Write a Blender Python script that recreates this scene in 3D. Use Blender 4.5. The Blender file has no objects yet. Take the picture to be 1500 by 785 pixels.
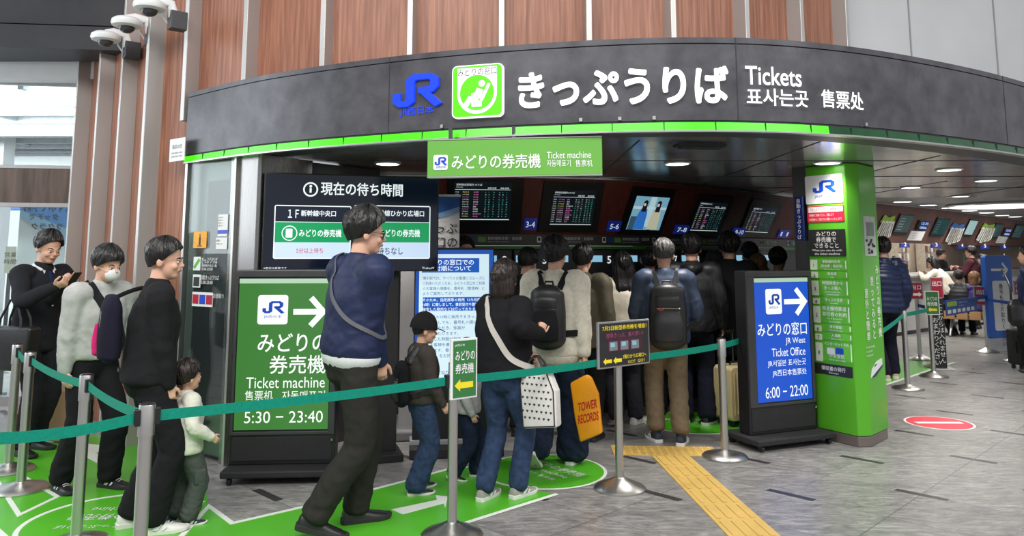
import bpy, bmesh, math, random
import numpy as np
from math import sin, cos, pi, atan2, sqrt, radians as R
from mathutils import Vector, Matrix
random.seed(7); np.random.seed(7)
S = bpy.context.scene
COL = S.collection

# ------------------------------------------------------------------ camera
F, CX, CY, TH, H = 1120.0, 750.0, 237.0, math.atan(.12), 1.62
cd = bpy.data.cameras.new('camera'); cam = bpy.data.objects.new('camera', cd); COL.objects.link(cam)
cd.sensor_fit = 'HORIZONTAL'; cd.sensor_width = 36.0; cd.lens = F / 1500 * 36
cd.shift_x = 0; cd.shift_y = -(392.5 - CY) / 1500
cd.clip_start = .05; cd.clip_end = 300
cam.location = (0, 0, H); cam.rotation_euler = (pi / 2 + TH, 0, 0)
S.camera = cam
# ------------------------------------------------------------------ world, exposure
W = bpy.data.worlds.new('world'); S.world = W; W.use_nodes = True
W.node_tree.nodes['Background'].inputs[0].default_value = (.93, .95, .98, 1)
W.node_tree.nodes['Background'].inputs[1].default_value = .62
S.view_settings.view_transform = 'Standard'; S.view_settings.look = 'None'
S.view_settings.gamma = 1; S.view_settings.use_curve_mapping = False
S.view_settings.exposure = 0.0
S.cycles.use_denoising = True
S.cycles.max_bounces = 6; S.cycles.diffuse_bounces = 3; S.cycles.glossy_bounces = 4
S.cycles.sample_clamp_indirect = 6

def area(name, loc, size, power, rot=(0, 0, 0), col=(1, 1, 1), sy=None):
    l = bpy.data.lights.new(name, 'AREA'); l.energy = power; l.color = col
    l.shape = 'RECTANGLE'; l.size = size; l.size_y = sy or size
    o = bpy.data.objects.new(name, l); o.location = loc; o.rotation_euler = rot; COL.objects.link(o)
    return o
# the concourse ceiling lamps (high, over the queue and behind the photographer) and the daylight of the window wall
area('concourse_lamp', (-1.5, 0.2, 6.2), 7, 620, (R(18), 0, 0), (1, .98, .95), 3)
area('concourse_lamp', (5.5, 1.5, 5.6), 5, 300, (R(12), R(-8), 0), (1, .98, .95), 3)
area('window_daylight', (-8.2, 6.0, 3.6), 4, 210, (0, R(-82), 0), (.88, .95, 1), 5)

# ------------------------------------------------------------------ rays of the photograph
def ray(px, py):
    dx = (px - CX) / F; dy = (CY - py) / F
    return Vector((dx, cos(TH) - dy * sin(TH), sin(TH) + dy * cos(TH)))
def at(px, py, Y):
    v = ray(px, py); return Vector((0, 0, H)) + v * (Y / v.y)
def gnd(px, py, z=0.0):
    v = ray(px, py); return Vector((0, 0, H)) + v * ((z - H) / v.z)

# ------------------------------------------------------------------ materials
MATS = {}
def newmat(name):
    m = bpy.data.materials.new(name); m.use_nodes = True; MATS[name] = m
    nt = m.node_tree; return m, nt, nt.nodes['Principled BSDF']
def N(nt, t, **kw):
    n = nt.nodes.new(t)
    for k, v in kw.items():
        if k.startswith('i_'): n.inputs[k[2:].replace('_', ' ')].default_value = v
        else: setattr(n, k, v)
    return n
def srgb(r, g, b):
    f = lambda c: (c / 255 / 12.92) if c <= 10 else ((c / 255 + .055) / 1.055) ** 2.4
    return (f(r), f(g), f(b))
def simple(name, col, rough=.5, metal=0.0, var=.12, scale=12, bump=0.0, bscale=None, stretch=(1, 1, 1), spec=.5, coat=0.0):
    if name in MATS: return MATS[name]
    m, nt, b = newmat(name); L = nt.links.new
    tc = N(nt, 'ShaderNodeTexCoord'); mp = N(nt, 'ShaderNodeMapping'); mp.inputs['Scale'].default_value = stretch
    L(tc.outputs['Object'], mp.inputs[0])
    nz = N(nt, 'ShaderNodeTexNoise'); nz.inputs['Scale'].default_value = scale; nz.inputs['Detail'].default_value = 4
    L(mp.outputs[0], nz.inputs['Vector'])
    rp = N(nt, 'ShaderNodeValToRGB')
    rp.color_ramp.elements[0].position = .3; rp.color_ramp.elements[1].position = .7
    rp.color_ramp.elements[0].color = tuple(c * (1 - var) for c in col) + (1,)
    rp.color_ramp.elements[1].color = tuple(min(1, c * (1 + var)) for c in col) + (1,)
    L(nz.outputs['Fac'], rp.inputs[0]); L(rp.outputs[0], b.inputs['Base Color'])
    b.inputs['Roughness'].default_value = rough; b.inputs['Metallic'].default_value = metal
    b.inputs['Specular IOR Level'].default_value = spec; b.inputs['Coat Weight'].default_value = coat
    if bump:
        n2 = N(nt, 'ShaderNodeTexNoise'); n2.inputs['Scale'].default_value = bscale or scale * 6
        L(mp.outputs[0], n2.inputs['Vector'])
        bp = N(nt, 'ShaderNodeBump'); bp.inputs['Strength'].default_value = bump; bp.inputs['Distance'].default_value = .01
        L(n2.outputs['Fac'], bp.inputs['Height']); L(bp.outputs[0], b.inputs['Normal'])
    return m
def emis(name, col, st=1.0, base=None, rough=.25):
    if name in MATS: return MATS[name]
    m, nt, b = newmat(name)
    b.inputs['Base Color'].default_value = (base or tuple(c * .4 for c in col)) + (1,)
    b.inputs['Emission Color'].default_value = col + (1,); b.inputs['Emission Strength'].default_value = st
    b.inputs['Roughness'].default_value = rough
    return m
def fabric(name, col, var=.10, rough=.9, bump=.14, scale=22):
    return simple(name, col, rough, 0, var, scale, bump, 260, spec=.2)

def m_wood():
    m, nt, b = newmat('walnut_panel'); L = nt.links.new
    tc = N(nt, 'ShaderNodeTexCoord'); mp = N(nt, 'ShaderNodeMapping'); mp.inputs['Scale'].default_value = (14, 14, .55)
    L(tc.outputs['Object'], mp.inputs[0])
    nz = N(nt, 'ShaderNodeTexNoise', i_Scale=3.0, i_Detail=6.0, i_Distortion=.4); L(mp.outputs[0], nz.inputs['Vector'])
    rp = N(nt, 'ShaderNodeValToRGB'); e = rp.color_ramp.elements
    e[0].position = .25; e[0].color = srgb(116, 72, 54) + (1,); e[1].position = .75; e[1].color = srgb(178, 124, 98) + (1,)
    k = e.new(.5); k.color = srgb(150, 98, 76) + (1,)
    L(nz.outputs['Fac'], rp.inputs[0]); L(rp.outputs[0], b.inputs['Base Color'])
    b.inputs['Roughness'].default_value = .45
    bp = N(nt, 'ShaderNodeBump', i_Strength=.12); L(nz.outputs['Fac'], bp.inputs['Height']); L(bp.outputs[0], b.inputs['Normal'])
    return m
def m_steel(name='brushed_steel', col=(.55, .54, .52), rough=.32, st=(1, 1, 60), bump=.06):
    m, nt, b = newmat(name); L = nt.links.new
    tc = N(nt, 'ShaderNodeTexCoord'); mp = N(nt, 'ShaderNodeMapping'); mp.inputs['Scale'].default_value = st
    L(tc.outputs['Object'], mp.inputs[0])
    nz = N(nt, 'ShaderNodeTexNoise', i_Scale=8.0, i_Detail=3.0); L(mp.outputs[0], nz.inputs['Vector'])
    mr = N(nt, 'ShaderNodeMapRange'); mr.inputs['To Min'].default_value = rough - .08; mr.inputs['To Max'].default_value = rough + .1
    L(nz.outputs['Fac'], mr.inputs['Value']); L(mr.outputs[0], b.inputs['Roughness'])
    b.inputs['Base Color'].default_value = col + (1,); b.inputs['Metallic'].default_value = 1
    bp = N(nt, 'ShaderNodeBump', i_Strength=bump); L(nz.outputs['Fac'], bp.inputs['Height']); L(bp.outputs[0], b.inputs['Normal'])
    return m
def mth(nt, op, a, b=None, c=None):
    n = nt.nodes.new('ShaderNodeMath'); n.operation = op
    for i, v in enumerate((a, b, c)):
        if v is None: continue
        if isinstance(v, (int, float)): n.inputs[i].default_value = v
        else: nt.links.new(v, n.inputs[i])
    return n.outputs[0]
def m_floor():
    m, nt, b = newmat('swirled_granite'); L = nt.links.new
    tc = N(nt, 'ShaderNodeTexCoord'); sp = N(nt, 'ShaderNodeSeparateXYZ'); L(tc.outputs['Object'], sp.inputs[0])
    X, Y = sp.outputs[0], sp.outputs[1]
    lx = mth(nt, 'SUBTRACT', mth(nt, 'FLOORED_MODULO', mth(nt, 'ADD', mth(nt, 'SUBTRACT', X, 2.77), .4425), .885), .4425)
    ly = mth(nt, 'SUBTRACT', mth(nt, 'FLOORED_MODULO', mth(nt, 'ADD', mth(nt, 'SUBTRACT', Y, 6.30), .4475), .895), .4475)
    u = mth(nt, 'MULTIPLY', mth(nt, 'SUBTRACT', lx, ly), .7071); v = mth(nt, 'MULTIPLY', mth(nt, 'ADD', lx, ly), .7071)
    strip = mth(nt, 'MULTIPLY', mth(nt, 'LESS_THAN', mth(nt, 'ABSOLUTE', u), .165), mth(nt, 'LESS_THAN', mth(nt, 'ABSOLUTE', v), .032))
    # tile joints on the diagonal grid
    gu = mth(nt, 'MULTIPLY', mth(nt, 'SUBTRACT', mth(nt, 'SUBTRACT', X, 2.77), mth(nt, 'SUBTRACT', Y, 6.30)), .7071)
    gv = mth(nt, 'MULTIPLY', mth(nt, 'ADD', mth(nt, 'SUBTRACT', X, 2.77), mth(nt, 'SUBTRACT', Y, 6.30)), .7071)
    ju = mth(nt, 'ABSOLUTE', mth(nt, 'SUBTRACT', mth(nt, 'FLOORED_MODULO', gu, 1.26), .63))
    jv = mth(nt, 'ABSOLUTE', mth(nt, 'SUBTRACT', mth(nt, 'FLOORED_MODULO', mth(nt, 'ADD', gv, .63), .63), .315))
    joint = mth(nt, 'MAXIMUM', mth(nt, 'LESS_THAN', ju, .003), mth(nt, 'GREATER_THAN', jv, .3125))
    # swirled veins, different in each tile
    tu = mth(nt, 'FLOOR', mth(nt, 'DIVIDE', gu, 1.26)); tv = mth(nt, 'FLOOR', mth(nt, 'DIVIDE', mth(nt, 'ADD', gv, .63), .63))
    cb = N(nt, 'ShaderNodeCombineXYZ'); L(tu, cb.inputs[0]); L(tv, cb.inputs[1])
    wn = N(nt, 'ShaderNodeTexWhiteNoise'); L(cb.outputs[0], wn.inputs['Vector'])
    off = N(nt, 'ShaderNodeVectorMath', operation='MULTIPLY_ADD'); off.inputs[1].default_value = (3, 3, 3)
    L(wn.outputs['Color'], off.inputs[0]); L(tc.outputs['Object'], off.inputs[2])
    mp = N(nt, 'ShaderNodeMapping'); mp.inputs['Rotation'].default_value = (0, 0, R(38)); mp.inputs['Scale'].default_value = (1.0, 3.2, 1)
    L(off.outputs[0], mp.inputs[0])
    n1 = N(nt, 'ShaderNodeTexNoise', i_Scale=3.2, i_Detail=9.0, i_Roughness=.62, i_Distortion=2.2); L(mp.outputs[0], n1.inputs['Vector'])
    n2 = N(nt, 'ShaderNodeTexNoise', i_Scale=14.0, i_Detail=6.0, i_Roughness=.7, i_Distortion=1.2); L(mp.outputs[0], n2.inputs['Vector'])
    mx = mth(nt, 'ADD', mth(nt, 'MULTIPLY', n1.outputs['Fac'], .62), mth(nt, 'MULTIPLY', n2.outputs['Fac'], .38))
    tone = mth(nt, 'ADD', mx, mth(nt, 'MULTIPLY', mth(nt, 'SUBTRACT', wn.outputs['Value'], .5), .05))
    rp = N(nt, 'ShaderNodeValToRGB'); e = rp.color_ramp.elements
    e[0].position = .34; e[0].color = srgb(98, 96, 96) + (1,); e[1].position = .68; e[1].color = srgb(178, 175, 171) + (1,)
    k = e.new(.49); k.color = srgb(134, 132, 130) + (1,)
    L(tone, rp.inputs[0])
    m1 = N(nt, 'ShaderNodeMix', data_type='RGBA'); L(joint, m1.inputs[0]); L(rp.outputs[0], m1.inputs[6]); m1.inputs[7].default_value = srgb(84, 82, 84) + (1,)
    m2 = N(nt, 'ShaderNodeMix', data_type='RGBA'); L(strip, m2.inputs[0]); L(m1.outputs[2], m2.inputs[6]); m2.inputs[7].default_value = srgb(58, 57, 58) + (1,)
    L(m2.outputs[2], b.inputs['Base Color'])
    rr = N(nt, 'ShaderNodeMapRange'); rr.inputs['To Min'].default_value = .22; rr.inputs['To Max'].default_value = .42
    L(n1.outputs['Fac'], rr.inputs['Value']); L(rr.outputs[0], b.inputs['Roughness'])
    b.inputs['Specular IOR Level'].default_value = .4
    return m
def m_mottle(name, c0, c1, scale=3, rough=.35, metal=.0, det=5, st=(1, 1, 1)):
    m, nt, b = newmat(name); L = nt.links.new
    tc = N(nt, 'ShaderNodeTexCoord'); mp = N(nt, 'ShaderNodeMapping'); mp.inputs['Scale'].default_value = st
    L(tc.outputs['Object'], mp.inputs[0])
    nz = N(nt, 'ShaderNodeTexNoise', i_Scale=float(scale), i_Detail=float(det), i_Roughness=.6); L(mp.outputs[0], nz.inputs['Vector'])
    rp = N(nt, 'ShaderNodeValToRGB'); e = rp.color_ramp.elements
    e[0].position = .3; e[0].color = c0 + (1,); e[1].position = .7; e[1].color = c1 + (1,)
    L(nz.outputs['Fac'], rp.inputs[0]); L(rp.outputs[0], b.inputs['Base Color'])
    b.inputs['Roughness'].default_value = rough; b.inputs['Metallic'].default_value = metal
    return m
def m_glass(name='clear_glass', tint=(.92, .97, .96), alpha=.07):
    m, nt, b = newmat(name); L = nt.links.new
    tr = N(nt, 'ShaderNodeBsdfTransparent'); tr.inputs[0].default_value = tint + (1,)
    gl = N(nt, 'ShaderNodeBsdfGlossy'); gl.inputs['Roughness'].default_value = .02
    mx = N(nt, 'ShaderNodeMixShader'); mx.inputs[0].default_value = alpha
    L(tr.outputs[0], mx.inputs[1]); L(gl.outputs[0], mx.inputs[2])
    L(mx.outputs[0], nt.nodes['Material Output'].inputs['Surface'])
    return m

WOOD = m_wood(); STEEL = m_steel(); FLOOR = m_floor(); GLASS = m_glass()
STEELV = m_steel('dark_stainless', (.27, .265, .26), .25, (40, 40, 1))
FASCIA = m_mottle('charcoal_slate_panel', srgb(54, 54, 60), srgb(86, 85, 90), 5, .34, .25, 7)
CEIL = m_steel('mirror_ceiling_panel', (.46, .45, .42), .16, (.6, .6, 1), .06); CEIL.node_tree.nodes['Principled BSDF'].inputs['Metallic'].default_value = .7
BLACK = simple('satin_black', (.012, .012, .014), .35, 0, .1, 20)
BLACKM = simple('matt_black', (.015, .015, .016), .7, 0, .15, 20)
DGREY = simple('dark_grey_metal', (.06, .06, .065), .45, .4, .12, 8)
MGREY = simple('mid_grey_paint', (.28, .28, .29), .5, 0, .06, 4)
LGREY = simple('light_grey_panel', (.52, .53, .54), .45, 0, .04, 2)
WHITE = simple('white_paint', (.78, .79, .8), .45, 0, .03, 6)
PAPER = simple('white_paper', (.8, .8, .8), .7, 0, .02, 6)
BROWN = m_mottle('dark_brown_laminate', srgb(98, 44, 38), srgb(124, 60, 50), 3, .38, 0, 5, (6, 6, .5))
BROWN2 = m_mottle('taupe_brown_laminate', srgb(92, 62, 56), srgb(112, 78, 70), 3, .45, 0, 5, (6, 6, .5))
GREEN = simple('lime_green_panel', srgb(90, 178, 42), .32, 0, .03, 3)
GREEND = simple('leaf_green_panel', srgb(52, 132, 26), .32, 0, .03, 3)
INK = simple('black_ink', (.02, .02, .022), .6, 0, .05, 9)
WINK = simple('white_ink', (.86, .87, .86), .5, 0, .02, 9)
BLUEINK = simple('royal_blue_ink', srgb(20, 70, 190), .4, 0, .04, 9)
NAVYP = simple('navy_plate', srgb(18, 40, 130), .35, 0, .05, 6)
REDP = simple('crimson_plate', srgb(176, 22, 58), .4, 0, .05, 6)
REDF = simple('signal_red_film', srgb(222, 40, 70), .4, 0, .03, 6)
YEL = simple('yellow_ink', srgb(240, 220, 40), .5, 0, .04, 9)
BLUEP = simple('totem_blue', srgb(36, 98, 196), .38, 0, .04, 4)
BELT = fabric('teal_webbing', srgb(12, 134, 112), .1, .6, .2, 60)
BELTB = fabric('blue_webbing', srgb(24, 74, 160), .1, .6, .2, 60)

# ------------------------------------------------------------------ mesh building
class MB:
    def __init__(s): s.v = []; s.f = []; s.m = []
    def add(s, v, f, mi=0):
        b = len(s.v); s.v += [tuple(p) for p in v]; s.f += [tuple(b + i for i in q) for q in f]; s.m += [mi] * len(f); return s
    def box(s, c, d, rz=0, M=None, mi=0):
        v = [Vector((x * d[0] / 2, y * d[1] / 2, z * d[2] / 2)) for x in (-1, 1) for y in (-1, 1) for z in (-1, 1)]
        T = Matrix.Translation(c) @ Matrix.Rotation(rz, 4, 'Z')
        if M is not None: T = Matrix.Translation(c) @ M.to_4x4()
        return s.add([T @ p for p in v], [(0, 1, 3, 2), (4, 6, 7, 5), (0, 4, 5, 1), (2, 3, 7, 6), (0, 2, 6, 4), (1, 5, 7, 3)], mi)
    def b2(s, x0, x1, y0, y1, z0, z1, mi=0):
        return s.box(((x0 + x1) / 2, (y0 + y1) / 2, (z0 + z1) / 2), (abs(x1 - x0), abs(y1 - y0), abs(z1 - z0)), mi=mi)
    def tube(s, pts, r, n=12, cap=True, mi=0, ax=None):
        pts = [Vector(p) for p in pts]; k = len(pts)
        rs = r if isinstance(r, (list, tuple)) else [r] * k
        V = []; a = Vector(ax) if ax else None
        for i, p in enumerate(pts):
            t = (pts[min(i + 1, k - 1)] - pts[max(i - 1, 0)]).normalized()
            if a is None: a = t.orthogonal()
            u = (a - t * a.dot(t)).normalized(); w = t.cross(u); a = u
            ra, rb = rs[i] if isinstance(rs[i], (tuple, list)) else (rs[i], rs[i])
            V += [p + u * cos(2 * pi * j / n) * ra + w * sin(2 * pi * j / n) * rb for j in range(n)]
        Fc = [(i * n + j, i * n + (j + 1) % n, (i + 1) * n + (j + 1) % n, (i + 1) * n + j) for i in range(k - 1) for j in range(n)]
        if cap: Fc += [tuple(range(n - 1, -1, -1)), tuple((k - 1) * n + j for j in range(n))]
        return s.add(V, Fc, mi)
    def cyl(s, c, r, h, n=24, mi=0): return s.tube([c, (c[0], c[1], c[2] + h)], r, n, mi=mi)
    def lathe(s, prof, c=(0, 0, 0), n=32, mi=0):
        V = []; Fc = []; k = len(prof)
        for r, z in prof: V += [(c[0] + r * cos(2 * pi * j / n), c[1] + r * sin(2 * pi * j / n), c[2] + z) for j in range(n)]
        for i in range(k - 1): Fc += [(i * n + j, i * n + (j + 1) % n, (i + 1) * n + (j + 1) % n, (i + 1) * n + j) for j in range(n)]
        Fc += [tuple(range(n - 1, -1, -1)), tuple((k - 1) * n + j for j in range(n))]
        return s.add(V, Fc, mi)
    def ell(s, c, r, n=20, m=12, M=None, mi=0):
        V = [(0, 0, -1)] + [(cos(2 * pi * j / n) * cos(p), sin(2 * pi * j / n) * cos(p), sin(p)) for p in [-pi / 2 + pi * i / m for i in range(1, m)] for j in range(n)] + [(0, 0, 1)]
        V = [Vector((x * r[0], y * r[1], z * r[2])) for x, y, z in V]
        if M is not None: V = [M @ p for p in V]
        V = [p + Vector(c) for p in V]
        Fc = [(0, 1 + (j + 1) % n, 1 + j) for j in range(n)]
        for i in range(m - 2): Fc += [(1 + i * n + j, 1 + i * n + (j + 1) % n, 1 + (i + 1) * n + (j + 1) % n, 1 + (i + 1) * n + j) for j in range(n)]
        t = len(V) - 1; b = 1 + (m - 2) * n; Fc += [(b + j, b + (j + 1) % n, t) for j in range(n)]
        return s.add(V, Fc, mi)
    def prism(s, poly, y0, y1, mi=0, plane='xz'):        # outline extruded along the third axis; poly anticlockwise seen from y0
        n = len(poly)
        g = (lambda p, y: (p[0], y, p[1])) if plane == 'xz' else (lambda p, y: (p[0], p[1], y)) if plane == 'xy' else (lambda p, y: (y, p[0], p[1]))
        V = [g(p, y0) for p in poly] + [g(p, y1) for p in poly]
        return s.add(V, [tuple(range(n)), tuple(range(2 * n - 1, n - 1, -1))] + [(i, i + n, (i + 1) % n + n, (i + 1) % n) for i in range(n)], mi)
    def rrect(s, x0, x1, z0, z1, r, y0, y1, mi=0, plane='xz'): return s.prism(rr(x0, x1, z0, z1, r), y0, y1, mi, plane)
    def build(s, name, mat, parent=None, bevel=0, smooth=True, seg=2, tri=False):
        me = bpy.data.meshes.new(name); me.from_pydata(s.v, [], s.f)
        mats = mat if isinstance(mat, (list, tuple)) else [mat]
        for q in mats: me.materials.append(q)
        if len(mats) > 1: me.polygons.foreach_set('material_index', s.m)
        bm = bmesh.new(); bm.from_mesh(me)
        bmesh.ops.recalc_face_normals(bm, faces=bm.faces)
        if bevel:
            ed = [e for e in bm.edges if len(e.link_faces) == 2 and e.calc_face_angle(0) > R(35)]
            bmesh.ops.bevel(bm, geom=ed, offset=bevel, segments=seg, affect='EDGES', profile=.5, clamp_overlap=True)
        if smooth:
            for f in bm.faces: f.smooth = True
            for e in bm.edges:
                if len(e.link_faces) == 2 and e.calc_face_angle(0) > R(16 if bevel else 38): e.smooth = False
        bm.to_mesh(me); bm.free(); me.update()
        o = bpy.data.objects.new(name, me); COL.objects.link(o)
        if parent: o.parent = parent
        return o
def rr(x0, x1, z0, z1, r, k=5):
    out = []
    for cx, cz, a in ((x1 - r, z0 + r, -90), (x1 - r, z1 - r, 0), (x0 + r, z1 - r, 90), (x0 + r, z0 + r, 180)):
        out += [(cx + r * cos(R(a + 90 * i / k)), cz + r * sin(R(a + 90 * i / k))) for i in range(k + 1)]
    return out
def circ(cx, cz, r, n=40): return [(cx + r * cos(2 * pi * i / n), cz + r * sin(2 * pi * i / n)) for i in range(n)]
def ribbon(pts, w):
    """a mitred stroke: outline of a polyline of width w"""
    P = [Vector(p) for p in pts]; L_, R_ = [], []
    for i, p in enumerate(P):
        d0 = (p - P[i - 1]).normalized() if i else (P[1] - p).normalized()
        d1 = (P[i + 1] - p).normalized() if i < len(P) - 1 else d0
        n = Vector((-d0.y - d1.y, d0.x + d1.x)).normalized(); c = max(.35, n.dot(Vector((-d0.y, d0.x))))
        L_.append(p + n * (w / 2 / c)); R_.append(p - n * (w / 2 / c))
    return L_, R_
def stroke(mb, pts, w, y0, y1, mi=0, tr=lambda p: p):
    L_, R_ = ribbon(pts, w); n = len(L_)
    V = []
    for y in (y0, y1):
        for a in (L_, R_): V += [(tr(p)[0], y, tr(p)[1]) for p in a]
    Fc = []
    for i in range(n - 1):
        Fc += [(i, i + 1, n + i + 1, n + i), (2 * n + i, 3 * n + i, 3 * n + i + 1, 2 * n + i + 1), (i, 2 * n + i, 2 * n + i + 1, i + 1), (n + i, n + i + 1, 3 * n + i + 1, 3 * n + i)]
    Fc += [(0, n, 3 * n, 2 * n), (n - 1, 3 * n - 1, 4 * n - 1, 2 * n - 1)]
    mb.add(V, Fc, mi)
def logo(mb, x0, x1, z0, z1, y0, y1, mi=0):               # the railway's interlocked letters J and R
    w, h = x1 - x0, z1 - z0
    tr = lambda p: (x0 + p[0] * w, z0 + p[1] * h)
    k = .17
    stroke(mb, [(.085, .42), (.085, .18), (.16, .09), (.30, .09), (.385, .18), (.385, .80), (.47, .90), (.80, .90), (.90, .80), (.90, .60), (.82, .49), (.56, .49)], k, y0, y1, mi, tr)
    stroke(mb, [(.62, .52), (.98, .0)], k * 1.05, y0, y1 - (y1 - y0) * .02, mi, tr)
def arrow(mb, x0, x1, z, h, y0, y1, w, mi=0, d=1):        # line arrow
    if d < 0: x0, x1 = x1, x0
    stroke(mb, [(x0, z), (x1 - d * w * .6, z)], w, y0, y1, mi)
    stroke(mb, [(x1 - d * h * .55, z + h / 2), (x1 - d * w * .5, z), (x1 - d * h * .55, z - h / 2)], w, y0, y1, mi)
def fatarrow(mb, x0, x1, z, h, y0, y1, d=1, mi=0):
    if d < 0: x0, x1 = x1, x0
    k = x1 - d * h * .55
    P = [(x0, z - h * .25), (k, z - h * .25), (k, z - h / 2), (x1, z), (k, z + h / 2), (k, z + h * .25), (x0, z + h * .25)]
    mb.prism(P if d > 0 else P[::-1], y0, y1, mi)

# ------------------------------------------------------------------ lettering
_tc = bpy.data.curves.new('lettering_source', 'FONT'); _to = bpy.data.objects.new('lettering_source', _tc)
_cache = {}
def _glyph0(body, res):
    k = (body, res)
    if k not in _cache:
        COL.objects.link(_to)
        _tc.body = body; _tc.resolution_u = res; _tc.space_line = 1.15
        _to.update_tag(); bpy.context.view_layer.update()
        ev = _to.evaluated_get(bpy.context.evaluated_depsgraph_get()); me = ev.to_mesh()
        v = np.empty(len(me.vertices) * 3); me.vertices.foreach_get('co', v); v = v.reshape(-1, 3)[:, :2].copy()
        f = [tuple(p.vertices) for p in me.polygons]; ev.to_mesh_clear()
        COL.objects.unlink(_to)
        _cache[k] = (v, f)
    return _cache[k]
def glyphs(body, bold=0.0, res=3):
    v, f = _glyph0(body, res); v = np.column_stack([v, np.zeros(len(v))])
    if not bold: return v, f
    n = 8 if bold > .03 else 4; V = []; Fc = []                 # heavier strokes: the same outline laid round itself
    for i in range(n):
        a = 2 * pi * (i + .5) / n; Fc += [tuple(q + len(v) * i for q in t) for t in f]; V.append(v + np.array([cos(a) * bold, sin(a) * bold, i * .00012]))   # each layer a hair in front of the last
    return np.concatenate(V), Fc
class Letters:
    """flat lettering, fitted into boxes (x0, x1, z0, z1) of a sign's own plane"""
    def __init__(s, y=-.002): s.mb = MB(); s.y = y
    def fit(s, body, x0, x1, z0, z1, bold=0.0, res=3, mi=0, mirror=False):
        v, f = glyphs(body, bold, res)
        lo, hi = v.min(0), v.max(0); d = np.maximum(hi - lo, 1e-6); d[2] = 1
        q = (v - lo) / d
        if mirror: q[:, 0] = 1 - q[:, 0]
        s.mb.add([(x0 + a * (x1 - x0), s.y - e, z0 + b * (z1 - z0)) for a, b, e in q], f, mi); return s
    def line(s, body, x, z, h, align='l', bold=0.0, res=2, mi=0, sx=1.0, wmax=None):
        v, f = glyphs(body, bold, res); lo, hi = v.min(0), v.max(0)
        k = h / .92; w = (hi[0] - lo[0]) * k * sx
        if wmax and w > wmax: sx *= wmax / w; w = wmax
        x0 = x - (w / 2 if align == 'c' else w if align == 'r' else 0)
        s.mb.add([(x0 + (a - lo[0]) * k * sx, s.y - e, z + b * k) for a, b, e in v], f, mi); return s
    def col(s, body, x, z, h, w=None, gap=1.12, **kw):    # vertical Japanese writing
        for i, ch in enumerate(body):
            if ch != ' ': s.line(ch, x, z - (i + 1) * h * gap, h, 'c', **kw)
        return s
    def build(s, name, mat, parent): return s.mb.build(name, mat, parent, smooth=False)

# ------------------------------------------------------------------ things
def tag(o, label, cat, group=None, kind=None):
    if label: o['label'] = label
    if cat: o['category'] = cat
    if group: o['group'] = group
    if kind: o['kind'] = kind
    return o
def thing(name, label, cat, loc=(0, 0, 0), rz=0, group=None):
    o = bpy.data.objects.new(name, None); COL.objects.link(o); o.empty_display_size = .1
    o.location = loc; o.rotation_euler = (0, 0, rz)
    return tag(o, label, cat, group)
def struct(o): o['kind'] = 'structure'; return o
def dup(root, loc=None, rz=None, label=None):
    def cp(o, parent):
        c = o.copy(); COL.objects.link(c); c.parent = parent
        for ch in list(o.children): cp(ch, c)
        return c
    r = cp(root, None)
    if loc is not None: r.location = loc
    if rz is not None: r.rotation_euler = (0, 0, rz)
    if label: r['label'] = label
    return r
class Frame:
    """the upright plane of a sign: A and B are its left and right ends; local x runs from A to B, y away from the viewer, z up"""
    def __init__(s, A, B, z=0.0):
        s.A = Vector((A[0], A[1], z)); d = Vector((B[0] - A[0], B[1] - A[1])); s.w = d.length
        s.rz = atan2(d.y, d.x); s.ux = Vector((cos(s.rz), sin(s.rz), 0)); s.n = Vector((-sin(s.rz), cos(s.rz), 0))
    def loc(s, px, py):                                   # the point of this plane seen at a pixel of the photograph
        o = Vector((0, 0, H)); v = ray(px, py); t = (s.A - o).dot(s.n) / v.dot(s.n); p = o + v * t - s.A
        return p.dot(s.ux), p.z
    def box(s, x0, y0, x1, y1):                           # photograph box (left, top, right, bottom) -> x0, x1, z0, z1
        ym, xm = (y0 + y1) / 2, (x0 + x1) / 2
        return s.loc(x0, ym)[0], s.loc(x1, ym)[0], s.loc(xm, y1)[1], s.loc(xm, y0)[1]
    def thing(s, name, label, cat, group=None): return thing(name, label, cat, s.A, s.rz, group)

# ================================================================== THE SETTING
m = MB(); m.b2(-14, 24, -9, 26, -.1, 0); struct(m.build('floor', FLOOR, smooth=False))

def catmull(P, k=10):
    P = [Vector(p) for p in P]; out = []
    for i in range(len(P) - 1):
        a, b, c, d = P[max(i - 1, 0)], P[i], P[i + 1], P[min(i + 2, len(P) - 1)]
        for j in range(k):
            t = j / k
            out.append(.5 * ((2 * b) + (c - a) * t + (2 * a - 5 * b + 4 * c - d) * t * t + (3 * b - a - 3 * c + d) * t ** 3))
    return out + [P[-1]]
class Curve:
    def __init__(s, P, k=12):
        s.p = catmull(P, k); s.l = [0.0]
        for a, b in zip(s.p, s.p[1:]): s.l.append(s.l[-1] + (b - a).length)
        s.L = s.l[-1]
    def at(s, q):
        q = min(max(q, 0), s.L); i = 0
        while i < len(s.l) - 2 and s.l[i + 1] < q: i += 1
        t = (q - s.l[i]) / (s.l[i + 1] - s.l[i]); return s.p[i].lerp(s.p[i + 1], t)
    def tan(s, q): return (s.at(q + .03) - s.at(q - .03)).normalized()
    def nor(s, q): t = s.tan(q); return Vector((t.y, -t.x))           # towards the viewer
    def off(s, q, d): return s.at(q) + s.nor(q) * d
    def find(s, px, py):
        v = ray(px, py); k = v.x / v.y; lo, hi = 0, s.L
        for _ in range(40):
            mid = (lo + hi) / 2; p = s.at(mid)
            if p.x / p.y < k: lo = mid
            else: hi = mid
        p = s.at(lo); return lo, H + v.z * p.y / v.y
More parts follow.
